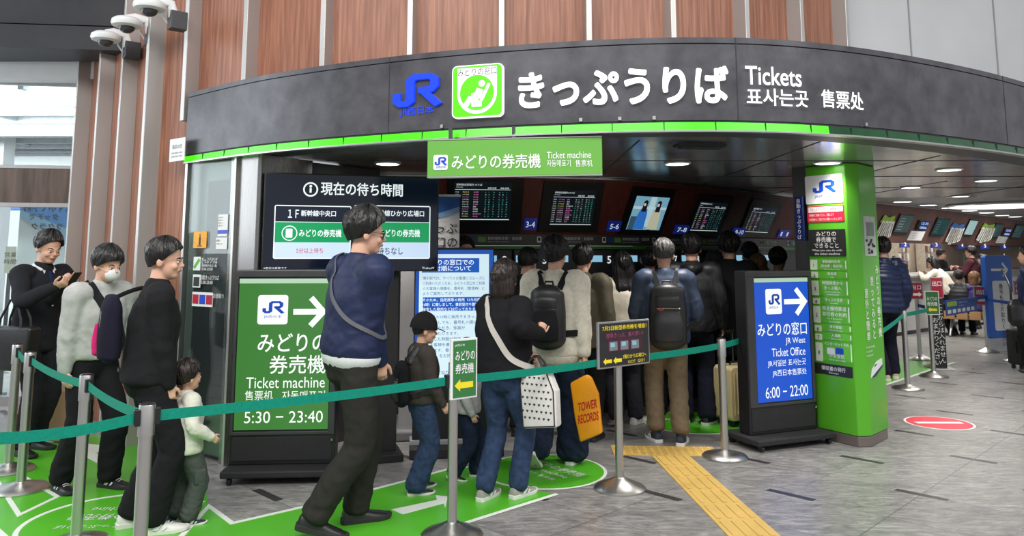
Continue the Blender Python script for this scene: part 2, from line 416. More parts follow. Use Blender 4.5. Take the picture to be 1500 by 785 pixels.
def sweep(mb, cv, prof, q0, q1, n, mi=0, closed=True):
    """profile of (outward, z) points swept along a plan curve"""
    k = len(prof); V = []
    for i in range(n + 1):
        q = q0 + (q1 - q0) * i / n
        for d, z in prof:
            p = cv.off(q, d); V.append((p.x, p.y, z))
    Fc = [(i * k + j, i * k + (j + 1) % k, (i + 1) * k + (j + 1) % k, (i + 1) * k + j) for i in range(n) for j in range(k if closed else k - 1)]
    if closed: Fc += [tuple(range(k)), tuple(n * k + j for j in range(k - 1, -1, -1))]
    mb.add(V, Fc, mi)

# ---- canopy fascia curve
FC = Curve([(-2.80, 6.50), (-1.83, 5.77), (-.58, 5.16), (.57, 4.84), (1.43, 4.79), (2.15, 4.96), (2.95, 5.33), (3.94, 5.93), (5.0, 6.75), (6.2, 7.9)])
FZ0, FZ1 = 2.40, 3.0

# ---- wood clad wall with steel fins, bowed in plan
WP = [(-4.95, 8.56), (-4.62, 8.24), (-4.13, 7.77), (-3.65, 7.29), (-3.18, 6.8), (-2.797, 6.65), (-2.18, 6.35), (-1.50, 6.15), (-.797, 6.05), (-.082, 6.0), (.61, 6.05), (1.26, 6.04), (1.89, 6.28), (2.47, 6.63), (3.04, 7.02)]
wall = MB()
for i in range(len(WP) - 1):
    a, b = Vector(WP[i]), Vector(WP[i + 1]); z0 = 0 if i < 5 else 2.75
    if i == 5:
        pass
    n = Vector((b.y - a.y, a.x - b.x)).normalized() * -.08
    wall.add([(a.x, a.y, z0), (b.x, b.y, z0), (b.x, b.y, 5.4), (a.x, a.y, 5.4), (a.x + n.x, a.y + n.y, z0), (b.x + n.x, b.y + n.y, z0), (b.x + n.x, b.y + n.y, 5.4), (a.x + n.x, a.y + n.y, 5.4)],
             [(0, 1, 2, 3), (7, 6, 5, 4), (0, 4, 5, 1), (3, 2, 6, 7), (0, 3, 7, 4), (1, 5, 6, 2)])
WALL = struct(wall.build('wall_back', WOOD, smooth=False))
FINM = m_steel('fin_satin_steel', (.50, .49, .48), .42, (30, 30, .6), .05); FINM.node_tree.nodes['Principled BSDF'].inputs['Metallic'].default_value = .55
for i in range(1, len(WP)):
    a = Vector(WP[i]); t = (Vector(WP[min(i + 1, len(WP) - 1)]) - Vector(WP[i - 1])).normalized(); rz = atan2(t.y, t.x)
    z0 = 0 if i < 5 else 2.76
    m = MB(); m.box((0, 0, (z0 + 5.4) / 2), (.045, .17, 5.4 - z0))
    o = m.build('trim_%d' % i, FINM, WALL, bevel=.004); o.location = (a.x + t.y * .06, a.y - t.x * .06, 0); o.rotation_euler = (0, 0, rz)
# ---- pale metal wall above the canopy to the right
m = MB()
gw = [(3.05, 7.06), (6.2, 8.1), (14, 9.4)]
for (x0, y0), (x1, y1) in zip(gw, gw[1:]):
    m.add([(x0, y0, 2.75), (x1, y1, 2.75), (x1, y1, 5.6), (x0, y0, 5.6), (x0, y0 + .1, 2.75), (x1, y1 + .1, 2.75), (x1, y1 + .1, 5.6), (x0, y0 + .1, 5.6)],
          [(0, 1, 2, 3), (7, 6, 5, 4), (0, 4, 5, 1), (3, 2, 6, 7), (0, 3, 7, 4), (1, 5, 6, 2)])
gwall = struct(m.build('wall_upper', LGREY, smooth=False))
m = MB()
for q in (.28, .62, .95): m.box((3.05 + 3.15 * q, 7.06 + 1.04 * q - .004, 4.2), (.012, .012, 2.8), rz=atan2(1.04, 3.15))
m.build('panel_joint', MGREY, gwall)

# ---- low mirror ceiling under the canopy, with a dark soffit along its front edge
SOFF = simple('dark_soffit', (.075, .073, .07), .45, .3, .08, 3)
m = MB(); sweep(m, FC, [(-.02, 2.405), (-.02, 2.44), (-.34, 2.44), (-.34, 2.405)], 0, FC.L, 80)
struct(m.build('trim_soffit', SOFF))
n = 60; front = [FC.off(FC.L * i / n, -.3) for i in range(n + 1)]
back = [(11.5, 10.6), (11.5, 10.9), (-1.6, 10.9), (-2.6, 8.0)]
poly = [(p.x, p.y) for p in front] + back
m = MB(); m.prism([(x, y) for x, y in poly], 2.415, 2.50, plane='xy')
ceil = struct(m.build('ceiling', CEIL, smooth=False))
JT = simple('ceiling_joint', (.02, .02, .02), .6)
m = MB()
for y in (6.55, 7.9, 9.25): m.b2(-1.6 if y < 7 else 0, 11.4, y - .006, y + .006, 2.4115, 2.4165)
for x in (-.4, .9, 2.2, 3.5, 4.8, 6.1, 7.4, 8.7, 10.0): m.b2(x - .005, x + .005, 5.35 if x < 2.5 else 6.2 if x < 4.5 else 8.4, 10.8, 2.4115, 2.4165)
m.build('panel_joint', JT, ceil)
m = MB(); m.b2(3.2, 24, 10.9, 26, 2.58, 2.67); struct(m.build('ceiling_far', simple('far_ceiling_panel', (.30, .29, .285), .35, .3, .06, 2), smooth=False))
m = MB(); m.b2(3.2, 11.5, 10.88, 10.92, 2.42, 2.6); struct(m.build('trim_ceiling_step', SOFF))
# canopy roof (keeps the hall's light out of the office)
m = MB(); m.prism([(FC.off(FC.L * i / n, -.06).x, FC.off(FC.L * i / n, -.06).y) for i in range(n + 1)] + [(12, 11), (12, 26), (-2.6, 26), (-2.6, 8.0)], 2.80, 2.86, plane='xy'); struct(m.build('roof_canopy', DGREY, smooth=False))

# ---- left corner: dark beam, window wall and what is outside
BEAM = m_mottle('blackened_beam', srgb(34, 34, 39), srgb(48, 48, 53), 2, .5, .1)
beam = MB(); beam.prism([(-9.5, 7.0), (-3.86, 7.62), (-3.86, 8.4), (-9.5, 8.4)], 3.93, 7.0, plane='xy')
bo = struct(beam.build('beam_left', BEAM, smooth=False))
m = MB(); m.prism([(-9.5, 6.92), (-3.82, 7.56), (-3.82, 8.0), (-9.5, 8.0)], 3.66, 3.90, plane='xy'); m.build('lower_band', BEAM, bo)
m = MB(); m.prism([(-9.5, 8.02), (-4.3, 8.22), (-4.3, 8.4), (-9.5, 8.4)], 3.52, 3.93, plane='xy'); m.build('white_lining', WHITE, bo)
WF = Frame((-8.2, 7.98), (-4.78, 8.52))
wo = WF.thing('window_1', None, None); struct(wo)
STF = m_steel('window_steel', (.5, .49, .48), .35, (20, 20, 1))
m = MB(); m.b2(WF.w - .09, WF.w + .03, -.05, .08, 0, 3.6); m.build('mullion', STF, wo, bevel=.004)
m = MB(); m.b2(0, WF.w - .09, .03, .07, 2.56, 2.60); m.b2(0, WF.w - .09, .03, .07, 3.5, 3.56); m.b2(0, WF.w - .09, .03, .07, 2.13, 2.18); m.build('frame', STF, wo, bevel=.004)
m = MB(); m.b2(0, WF.w - .09, .04, .10, 2.18, 2.56); m.build('transom_panel', m_mottle('bronze_panel', srgb(84, 72, 66), srgb(120, 104, 96), 2, .3, .4, 3, (5, 1, .5)), wo)
m = MB(); m.b2(0, WF.w - .09, .045, .055, 2.60, 3.5); m.build('upper_pane', GLASS, wo)
m = MB(); m.b2(0, WF.w - .09, .045, .055, .1, 2.13); m.build('lower_pane', GLASS, wo)
m = MB(); m.b2(0, WF.w - .09, .0, .1, 0, .1); m.build('sill', STF, wo)
# outside: a pale station front under a louvred roof
EXT = simple('pale_station_front', (.82, .83, .84), .6, 0, .05, .6)
m = MB(); m.b2(-17, -3.5, 15.5, 15.7, 0, 9); eo = struct(m.build('exterior_wall', EXT, smooth=False))
m = MB()
for x in (-12.5, -11.2, -9.9, -8.6, -7.3): m.b2(x, x + .9, 15.42, 15.5, 1.1, 2.2)
m.build('dark_glazing', simple('blue_glazing', (.10, .2, .32), .15), eo)
m = MB(); m.b2(-14, -5, 15.40, 15.5, 2.5, 3.0); m.build('shop_band', simple('blue_band', srgb(60, 120, 190), .4), eo)
m = MB()
for x in (-13, -11, -9, -7): m.b2(x, x + .28, 13.0, 13.3, 0, 3.7)
m.build('column', WHITE, eo)
m = MB(); m.b2(-16, -4, 9.0, 15.4, 3.7, 3.8); exr = struct(m.build('exterior_roof', WHITE, smooth=False))
m = MB()
for i in range(9): m.b2(-16, -4, 9.3 + i * .68, 9.38 + i * .68, 3.56, 3.7)
for i in range(7): m.b2(-15 + i * 1.5, -14.93 + i * 1.5, 9.1, 15.3, 3.6, 3.7)
m.build('rafter', simple('grey_rafter', (.45, .47, .5), .5), exr)
m = MB(); m.b2(-16, -4, 11.5, 11.62, 3.4, 3.6); m.b2(-16, -4, 14.4, 14.6, 3.2, 3.45); m.build('girder', WHITE, exr)
area('exterior_fill', (-10, 9.15, 3.4), 10, 900, (R(68), 0, 0), (.93, .97, 1), .5)  # added fill lamp under the outside roof, aimed outward to brighten the station front

# ---- glass panel and dark wall at the left end under the canopy
GF = Frame((-2.79, 6.53), (-2.21, 6.12))
go = GF.thing('glass_panel', 'framed glass end panel with information stickers below the left tip of the canopy', 'glass panel')
m = MB(); m.b2(0, .035, -.02, .03, 0, 2.40); m.b2(GF.w - .02, GF.w + .01, -.02, .03, 0, 2.40); m.build('frame', STEEL, go, bevel=.003)
m = MB(); m.b2(.035, GF.w - .02, 0, .012, .05, 2.40); m.build('pane', GLASS, go)
m = MB(); m.b2(.16, GF.w - .02, .014, .024, .05, 1.45); m.build('black_backing', BLACK, go)
m = MB(); m.b2(.30, GF.w - .02, .014, .02, 1.45, 2.22); m.build('grey_backing', simple('plum_grey', srgb(60, 54, 60), .5), go)
def sticker(fr, parent, name, pxbox, mats, y=-.004, r=.0):
    x0, x1, z0, z1 = fr.box(*pxbox); mb = MB(); mb.rrect(x0, x1, z0, z1, max(r, .001), y, y + .003)
    return mb.build(name, mats, parent), (x0, x1, z0, z1)
o, b = sticker(GF, go, 'orange_poster', (284, 339, 303, 363), simple('orange_paper', srgb(236, 168, 60), .6))
m = MB(); x, z = (b[0] + b[1]) / 2, (b[2] + b[3]) / 2; m.b2(x - .012, x + .012, -.0055, -.004, z - .045, z + .02); m.b2(x - .006, x + .006, -.0055, -.004, z + .02, z + .045); m.b2(x - .03, x + .03, -.0055, -.004, z - .056, z - .048); m.build('drawing', INK, o)
o, b = sticker(GF, go, 'notice', (320, 314, 334, 346), PAPER)
m = MB(); m.b2(b[0], b[1], -.0055, -.004, b[2] + .02, b[2] + .05); m.build('blue_band', BLUEINK, o)
Lt = Letters(-.0055)
for i in range(4): Lt.line('ご案内です', b[0] + .005, b[3] - .03 - i * .022, .012, wmax=b[1] - b[0] - .01)
Lt.build('lettering', INK, o)
o, b = sticker(GF, go, 'notice', (317, 348, 333, 365), PAPER)
Lt = Letters(-.0055); Lt.line('お願い', b[0] + .005, b[3] - .03, .018, wmax=b[1] - b[0] - .01); Lt.line('ご利用ください', b[0] + .004, b[3] - .055, .012, wmax=b[1] - b[0] - .01); Lt.build('lettering', INK, o)
Lt = Letters(-.004)
for s, bx in (('きっぷうりば', (296, 377, 319, 386)), ('新幹線中央口 1階', (296, 387, 318, 391)), ('5:30-23:00', (296, 392, 312, 396)), ('自動きっぷうりば', (295, 403, 321, 410)), ('5:30-23:40', (295, 411, 312, 416)), ('お受取り', (313, 430, 328, 437))):
    Lt.fit(s, *GF.box(*bx))
Lt.build('lettering', WINK, go)
o, b = sticker(GF, go, 'green_pictogram', (284, 376, 294, 396), WHITE)
m = MB(); stroke(m, [(b[0] + .012, b[2] + .02), (b[1] - .012, b[3] - .02)], .03, -.0055, -.004); m.build('mark', GREEN, o)
o, b = sticker(GF, go, 'white_pictogram', (283, 402, 294, 421), WHITE)
m = MB(); m.b2(b[0] + .012, b[1] - .012, -.0055, -.004, b[2] + .01, b[3] - .02); m.build('mark', INK, o)
o, b = sticker(GF, go, 'card_sticker', (282, 428, 312, 449), WHITE)
w = (b[1] - b[0]) / 3
for i, (mt, ch) in enumerate(((REDP, 'EX'), (BLUEINK, 'IC'), (REDP, '＋'))):
    m = MB(); m.b2(b[0] + .008 + i * w, b[0] + w * (i + 1) - .004, -.0055, -.004, b[2] + .02, b[3] - .02); q = m.build('card_mark', mt, o)
# stainless pillar beside it
m = MB(); m.prism(rr(-.19, .19, -.28, .28, .03), 0, 2.4, plane='xy')
p = struct(m.build('pillar_left', STEELV)); p.location = (-1.99, 6.32, 0); p.rotation_euler = (0, 0, R(-33))
# dark partitions behind the monitor and at the ends of the machine hall
DW = simple('dark_partition', (.035, .033, .034), .4, 0, .1, 3)
m = MB(); m.prism([(-2.83, 6.72), (-2.79, 6.62), (-2.16, 6.26), (-2.1, 6.34)], 0, 2.75, plane='xy'); struct(m.build('wall_end', simple('green_grey_wall', srgb(96, 104, 100), .3, .2, .1, 3), smooth=False))
m = MB(); m.prism([(-1.86, 6.5), (-1.78, 6.45), (-1.25, 7.2), (-1.33, 7.25)], 0, 2.4, plane='xy'); struct(m.build('wall_left', DW, smooth=False))
# notice on the wood
NF = Frame((-3.05, 6.62), (-2.8, 6.43))
no = NF.thing('paper_notice', 'white paper notice fixed to the wood wall beside the left tip of the canopy', 'notice')
x0, x1, z0, z1 = NF.box(250, 203, 272, 236); m = MB(); m.b2(x0, x1, -.01, -.006, z0, z1); m.build('sheet', PAPER, no)
Lt = Letters(-.0115); Lt.line('防災の日', (x0 + x1) / 2, z1 - .085, .035, 'c', wmax=(x1 - x0) * .8)
for i in range(2): Lt.line('ご利用のお客様へのお願い', (x0 + x1) / 2, z1 - .13 - i * .03, .014, 'c', wmax=(x1 - x0) * .8)
Lt.build('lettering', INK, no)

# ================================================================== CANOPY FASCIA
fo = thing('sign_fascia', 'long curved charcoal canopy fascia with lit ticket office lettering and green light strip', 'sign fascia')
m = MB(); sweep(m, FC, [(0, FZ0 + .06), (0, FZ1 - .045), (-.015, FZ1 - .045), (-.015, FZ1 - .037), (0, FZ1 - .037), (0, FZ1), (-.10, FZ1), (-.10, FZ0 + .06)], 0, FC.L, 110)
m.build('curved_panel', FASCIA, fo)
m = MB()
for px in (570, 1080, 1470):
    q, _ = FC.find(px, 130); p = FC.off(q, .0005); t = FC.tan(q); m.box((p.x, p.y, (FZ0 + FZ1) / 2 + .03), (.005, .004, FZ1 - FZ0 - .06), rz=atan2(t.y, t.x))
m.build('panel_seam', INK, fo)
m = MB(); sweep(m, FC, [(-.005, FZ0 + .045), (-.005, FZ0 + .06), (-.09, FZ0 + .06), (-.09, FZ0 + .045)], 0, FC.L, 100); m.build('shadow_gap', BLACKM, fo)
qe, _ = FC.find(1213, 193)
STRIP = emis('lit_green_strip', srgb(70, 235, 10), 1.15)
m = MB(); sweep(m, FC, [(.012, FZ0 - .005), (.004, FZ0 + .045), (-.04, FZ0 + .045), (-.04, FZ0 - .005)], 0.0, qe, 80); m.build('lit_strip', STRIP, fo)
m = MB(); sweep(m, FC, [(.012, FZ0 - .005), (.004, FZ0 + .045), (-.04, FZ0 + .045), (-.04, FZ0 - .005)], qe, FC.L, 50); m.build('unlit_strip', simple('unlit_green_acrylic', srgb(14, 66, 34), .15, 0, .3, 4), fo)
m = MB(); q = .3
while q < FC.L:
    p = FC.off(q, .009); t = FC.tan(q); m.box((p.x, p.y, FZ0 + .02), (.006, .008, .051), rz=atan2(t.y, t.x) ); q += .325
m.build('strip_joint', BLACKM, fo)
m = MB(); sweep(m, FC, [(.014, FZ0 - .016), (.014, FZ0 - .005), (-.04, FZ0 - .005), (-.04, FZ0 - .016)], 0, FC.L, 90); m.build('edge_rail', STEEL, fo)
m = MB()
for px in (648, 851, 908, 958, 1267):
    q, _ = FC.find(px, 180); p = FC.off(q, .008); m.box((p.x, p.y, FZ0 + .075), (.02, .012, .022), rz=atan2(FC.tan(q).y, FC.tan(q).x))
m.build('hook', STEEL, fo)
class Bent:
    """flat work in (arc length, z) wrapped on to the fascia"""
    def __init__(s): s.mb = MB()
    def wrap(s, name, mat, parent, off, smooth=False):
        out = []
        for x, y, z in s.mb.v:
            p = FC.off(x, off - y); out.append((p.x, p.y, z))
        s.mb.v = out; return s.mb.build(name, mat, parent, smooth=smooth)
    def box(s, x0, y0, x1, y1):
        xm, ym = (x0 + x1) / 2, (y0 + y1) / 2
        return FC.find(x0, ym)[0], FC.find(x1, ym)[0], FC.find(xm, y1)[1], FC.find(xm, y0)[1]
    def text(s, body, bx, bold=0.0, res=4, thick=True):
        v, f = glyphs(body, bold, res); lo, hi = v.min(0), v.max(0); d = hi - lo; d[2] = 1; q = (v - lo) / d; x0, x1, z0, z1 = s.box(*bx)
        s.mb.add([(x0 + a * (x1 - x0), -e, z0 + b * (z1 - z0)) for a, b, e in q], f)
LETW = emis('lit_white_letter', (1, 1, 1), 1.25); LETB = emis('lit_blue_letter', srgb(16, 62, 236), 1.0)
ICG = emis('lit_icon_green', srgb(92, 225, 20), 1.0); ICW = emis('lit_icon_white', (1, 1, 1), .95)
b = Bent(); b.text('きっぷうりば', (760, 99, 1066, 154), .035, 6); b.wrap('main_lettering', LETW, fo, .02)
for s_, bx_, bo_ in (('Tickets', (1090, 99, 1171, 126), .012), ('표사는곳', (1092, 131, 1181, 156), .015), ('售票处', (1200, 134, 1261, 160), .012)):
    b = Bent(); b.text(s_, bx_, bo_); b.wrap('small_lettering', LETW, fo, .02)
b = Bent(); x0, x1, z0, z1 = b.box(578, 109, 645, 156); logo(b.mb, x0, x1, z0, z1, -.02, .012)
b.text('JR西日本', (586, 156, 636, 170), .02); b.wrap('railway_logo', LETB, fo, .004)
# square ticket office emblem
b = Bent(); x0, x1, z0, z1 = b.box(665, 96, 739, 173); Wd, Ht = x1 - x0, z1 - z0
b.mb.rrect(x0, x1, z0, z1, .035, -.03, 0); io = b.wrap('emblem_board', ICW, fo, .002)
b = Bent(); b.mb.rrect(x0 + .008, x1 - .008, z0 + .008, z1 - .008, .03, -.002, 0); b.wrap('emblem_ground', ICG, io, .0335)
u = lambda a, c: (x0 + a * Wd, z0 + c * Ht)
b = Bent(); cx, cz = u(.5, .45); rad = .385 * Wd
P = [u(.115, .94), ] + [(cx + rad * cos(R(a)), cz + rad * sin(R(a))) for a in range(180, 361, 10)] + [u(.885, .94)]
b.mb.prism(P, -.002, 0); b.wrap('emblem_shield', ICW, io, .036)
b = Bent(); b.mb.prism(circ(cx, cz + .005, rad * .86), -.002, 0); b.wrap('emblem_disc', ICG, io, .039)
b = Bent()
b.mb.prism(circ(*u(.60, .63), Wd * .062, 20), -.002, 0)
for pts, w in (([u(.565, .53), u(.51, .36)], .13), ([u(.53, .36), u(.37, .35), u(.27, .2)], .10), ([u(.50, .44), u(.40, .42)], .06), ([u(.74, .62), u(.59, .31)], .06), ([u(.40, .25), u(.60, .25)], .11)):
    stroke(b.mb, pts, w * Wd, -.002, 0)
b.wrap('emblem_seated_figure', ICW, io, .042)
b = Bent(); b.text('みどりの窓口', (674, 101, 730, 112), .0); b.wrap('emblem_lettering', INK, io, .040)

# ---- hanging green ticket machine sign under the fascia
HF = Frame(at(626, 232, 5.02)[:2], at(882, 228, 4.86)[:2], 0)
ho = HF.thing('hanging_sign', 'long green hanging ticket machine sign below the middle of the canopy fascia', 'sign')
x0, x1 = HF.loc(626, 232)[0], HF.loc(882, 228)[0]; z0 = HF.loc(755, 257)[1]; z1 = HF.loc(755, 203)[1]
HSG = simple('muted_green_acrylic', srgb(100, 166, 66), .35, 0, .02, 3)
m = MB(); m.b2(x0, x1, 0, .05, z0, z1); m.build('board', HSG, ho, bevel=.004)
m = MB(); m.b2(x0, x1, -.004, .054, z0 - .008, z0); m.b2(x0, x1, -.004, .054, z1, z1 + .006); m.build('rim', STEEL, ho)
m = MB()
for x in (x0 + .15, (x0 + x1) / 2, x1 - .15): m.b2(x - .012, x + .012, .015, .035, z1, 2.45)
m.build('hanger', DGREY, ho)
bx = HF.box(635, 227, 656, 249); m = MB(); m.rrect(*bx, .012, -.003, 0); pl = m.build('logo_plate', WHITE, ho)
m = MB(); logo(m, *HF.box(637, 230, 654, 242), -.006, -.003); Lt = Letters(-.0045); Lt.fit('JR西日本', *HF.box(639, 243, 653, 247)); m.add(Lt.mb.v, Lt.mb.f); m.build('logo', BLUEINK, pl)
Lt = Letters(-.003)
Lt.fit('みどりの券売機', *HF.box(662, 226, 792, 247), bold=.012); Lt.fit('Ticket machine', *HF.box(801, 222, 866, 232)); Lt.fit('자동매표기', *HF.box(801, 234, 836, 244)); Lt.fit('售票机', *HF.box(843, 234, 868, 244)); Lt.build('lettering', WINK, ho)

# ---- ceiling lights
LAMP = emis('lamp_diffuser', (1, .98, .95), 5.0)
def downlight(px, py, z, r, label, pw=9):
    p = gnd(px, py, z); t = thing('ceiling_light', label, 'ceiling light', (p.x, p.y, z), 0, 'round ceiling lights')
    m = MB(); m.lathe([(r * 1.18, 0), (r * 1.18, -.008), (r, -.012), (r, 0)]); m.build('trim_ring', WHITE, t)
    m = MB(); m.lathe([(r, -.002), (r, -.009), (r * .3, -.0105)], n=28); m.build('diffuser', LAMP, t)
    l = bpy.data.lights.new('lamp', 'SPOT'); l.energy = pw * 13; l.spot_size = R(130); l.spot_blend = .8; l.shadow_soft_size = r; l.color = (1, .96, .9)
    o = bpy.data.objects.new('lamp', l); COL.objects.link(o); o.parent = t; o.location = (0, 0, -.03)
DL = [(568, 239, 'round ceiling light between the big black monitor and the hanging green sign'), (992, 239, 'round ceiling light right of the hanging green sign, above the machine screens'),
      (1212, 238, 'round ceiling light directly in front of the green column'), (1390, 248, 'round ceiling light right of the green column, nearest the canopy edge'),
      (1334, 274, 'round ceiling light just right of the green column, below the nearest joint'), (1444, 264, 'round ceiling light far right under the mirror ceiling, second row'),
      (1407, 287, 'round ceiling light at the back edge of the mirror ceiling on the right')]
for px, py, lb in DL: downlight(px, py, 2.412, .10, lb, 4 if px == 1212 else 9)
for i, (px, py) in enumerate(((1322, 295), (1360, 300), (1391, 304), (1420, 308), (1445, 311), (1468, 315), (1487, 317))):
    downlight(px, py, 2.575, .15, ('round light of the far ceiling, ' + ['first from the green column', 'second from the green column', 'third from the green column', 'fourth from the green column', 'third from the right end', 'second from the right end', 'last at the right end'][i]), 10)
p = gnd(1470, 299, 2.575); t = thing('disc_light', 'very large round white ceiling disc light over the waiting seats', 'ceiling light', (p.x, p.y, 2.575))
m = MB(); m.lathe([(.98, 0), (1.0, -.03), (.95, -.05), (.95, 0)], n=48); m.build('rim', WHITE, t)
m = MB(); m.lathe([(.95, -.01), (.95, -.045), (.3, -.05)], n=48); m.build('diffuser', emis('soft_disc', (1, .99, .96), 1.4), t)
for px, py, ln, z in ((1025, 211, .5, 2.404), ):
    p = gnd(px, py, z); t = thing('air_vent', 'black rectangular air vent in the dark soffit above the queue', 'vent', (p.x, p.y, z), R(8))
    m = MB(); m.b2(-.18, .18, -.06, .06, -.022, 0); m.b2(-.16, .16, -.045, .045, -.028, -.022); m.build('housing', BLACK, t, bevel=.006)
    m = MB()
    for k in range(5): m.b2(-.15, .15, -.038 + k * .018, -.032 + k * .018, -.034, -.028)
    m.build('slat', DGREY, t)

# ================================================================== BULKHEADS, SCREENS, TICKET MACHINES
class TFrame(Frame):
    """a plane tilted forward at the top by t; A, B give its lower edge"""
    def __init__(s, A, B, z, t):
        Frame.__init__(s, A, B, z); s.t = t
        s.uz = Vector((0, 0, 1)) * cos(t) - s.n * sin(t); s.nn = s.n * cos(t) + Vector((0, 0, 1)) * sin(t)
    def loc(s, px, py):
        o = Vector((0, 0, H)); v = ray(px, py); k = (s.A - o).dot(s.nn) / v.dot(s.nn); p = o + v * k - s.A
        return p.dot(s.ux), p.dot(s.uz)
    def thing(s, name, label, cat, group=None):
        o = thing(name, label, cat, s.A, 0, group); o.rotation_euler = (s.t, 0, s.rz); return o
TILT = R(26); BZ = 1.82
MC = Curve([(-1.75, 7.62), (-.76, 7.72), (.1, 7.84), (1.09, 8.12), (1.96, 8.73), (3.04, 9.71), (3.84, 10.53), (4.6, 11.3)])   # top edge of the bulkhead
HT = (2.415 - BZ); INN = HT * np.tan(TILT)
m = MB(); sweep(m, MC, [(0, 2.415), (-INN, BZ), (-INN - .2, BZ), (-INN - .2, 2.415)], 0, MC.L, 60)
bulk = struct(m.build('wall_machines', BROWN))
m = MB(); sweep(m, MC, [(-INN + .012, BZ - .115), (-INN + .012, BZ), (-INN - .1, BZ), (-INN - .1, BZ - .115)], 0, MC.L, 60); m.build('header_band', simple('taupe_header', srgb(66, 62, 60), .4, 0, .04, 3), bulk)
m = MB(); sweep(m, MC, [(-INN + .03, BZ - .152), (-INN + .03, BZ - .118), (-INN - .1, BZ - .118), (-INN - .1, BZ - .152)], 0, MC.L, 60); m.build('green_line', simple('green_line', srgb(70, 140, 50), .4, 0, .03), bulk)
m = MB(); sweep(m, MC, [(-INN - .05, 0), (-INN - .05, BZ - .15), (-INN - .1, BZ - .15), (-INN - .1, 0)], 0, MC.L, 60); m.build('lower_wall', DW, bulk)
m = MB(); sweep(m, MC, [(.012, 2.395), (.012, 2.412), (-.02, 2.412), (-.02, 2.395)], 0, MC.L, 60); m.build('top_bead', STEEL, bulk)
def mframe(px, py, cv=MC, bz=BZ, inn=None):
    """tilted frame on the bulkhead at the place seen at this pixel"""
    inn = INN if inn is None else inn; lo, hi = 0, cv.L
    for _ in range(40):                                    # where the sloping face meets the ray
        q = (lo + hi) / 2; t = cv.tan(q); b = cv.off(q, -inn); fr = TFrame(b - t * .5, b + t * .5, bz, TILT)
        x, z = fr.loc(px, py)
        if x > .5: lo = q
        else: hi = q
    return fr, q
# header labels: small plates and wording
PL_B = simple('label_blue', srgb(40, 70, 140), .4); PL_G = simple('label_green', srgb(110, 170, 60), .4)
q = .45; k = 0
while q < MC.L - .6:
    t = MC.tan(q); p = MC.off(q, -INN + .0135); fr = Frame((p.x, p.y), (p.x + t.x, p.y + t.y), BZ - .115)
    o = fr.thing('header_label', 'strip of small pictogram plates and white wording on the header above ticket machines', 'sign', 'header labels over the ticket machines')
    m = MB(); m.rrect(0, .05, .03, .095, .01, -.003, 0); pc = m.build('pictogram', WINK, o)
    m = MB(); m.rrect(.012, .038, .05, .085, .004, -.0045, -.003); m.build('train_mark', INK, pc)
    m = MB(); m.b2(.075, .15, .035, .09, -0.003, 0) if 0 else m.rrect(.075, .15, .035, .09, .004, -.003, 0); m.build('plate', PL_B, o)
    m = MB(); m.rrect(.16, .245, .035, .09, .004, -.003, 0); m.build('plate', PL_G, o)
    L1 = Letters(-.003); L1.line('新幹線指定席・自由席', .265, .06, .034, wmax=.36); L1.line('Reserved / Non-reserved seat', .265, .034, .017, wmax=.34); L1.build('lettering', WINK, o)
    q += .82; k += 1
SCRD = emis('dark_screen', (.006, .012, .016), .5, (.01, .012, .014), .12)
ROWM = [emis('screen_row_' + n, c, .75) for n, c in (('white', (.8, .85, .85)), ('teal', (.08, .6, .55)), ('pink', (.75, .2, .5)), ('yellow', (.8, .75, .15)), ('green', (.15, .65, .3)))]
def timetable(fr, o, x0, x1, z0, z1, seed):
    rnd = random.Random(seed); L1 = Letters(-.0155); w, h = x1 - x0, z1 - z0
    L1.line('新幹線空席案内 のりば', x0 + w * .04, z1 - h * .09, h * .055, wmax=w * .45)
    L1.line('Reservation', x0 + w * .04, z1 - h * .14, h * .03)
    for c in (.58, .66, .80, .88): L1.line('禁煙', x0 + w * c, z1 - h * .17, h * .045, wmax=w * .07)
    n = 11
    for i in range(n):
        z = z1 - h * (.27 + i * .062); c = rnd.choice((0, 2, 2, 3, 0))
        L1.line('%d:%02d' % (rnd.randint(10, 14), rnd.randint(0, 59)), x0 + w * .03, z, h * .036, mi=0, wmax=w * .1, res=1)
        L1.line(rnd.choice(('のぞみ', 'さくら', 'ひかり', 'こだま')) + str(rnd.randint(10, 99)), x0 + w * .15, z, h * .036, mi=c, wmax=w * .15, res=1)
        L1.line(rnd.choice(('東京', '新大阪', '鹿児島中央', '名古屋')), x0 + w * .34, z, h * .036, mi=rnd.choice((0, 2)), wmax=w * .15, res=1)
        for c in (.54, .60, .68, .78, .84, .91): L1.line(rnd.choice('○△×○'), x0 + w * c, z, h * .036, mi=rnd.choice((1, 1, 4, 0)), res=1)
    L1.mb.b2(x0 + w * .02, x1 - w * .02, -.0155, -.0145, z1 - h * .195, z1 - h * .187)
    L1.mb.b2(x0 + w * .02, x1 - w * .02, -.0155, -.0145, z0 + h * .035, z0 + h * .05)
    L1.mb.build('timetable_rows', ROWM, o, smooth=False)
SCR = [((655, 765, 262, 342), (664, 748, 266, 323), 't', 'leftmost hung timetable screen over the ticket machines, partly behind the white banner'),
       ((792, 880, 266, 340), (807, 870, 278, 330), 't', 'second timetable screen from the left over the ticket machines, right of plate 3-4'),
       ((916, 979, 274, 346), (924, 973, 287, 336), 'p', 'screen over the ticket machines showing two women in a blue street scene'),
       ((1012, 1064, 285, 349), (1016, 1058, 295, 339), 't', 'fourth screen over the ticket machines, timetable between plates 7-8 and 9-10'),
       ((1090, 1136, 292, 353), (1094, 1131, 303, 341), 't', 'rightmost timetable screen over the ticket machines, left of plate 11')]
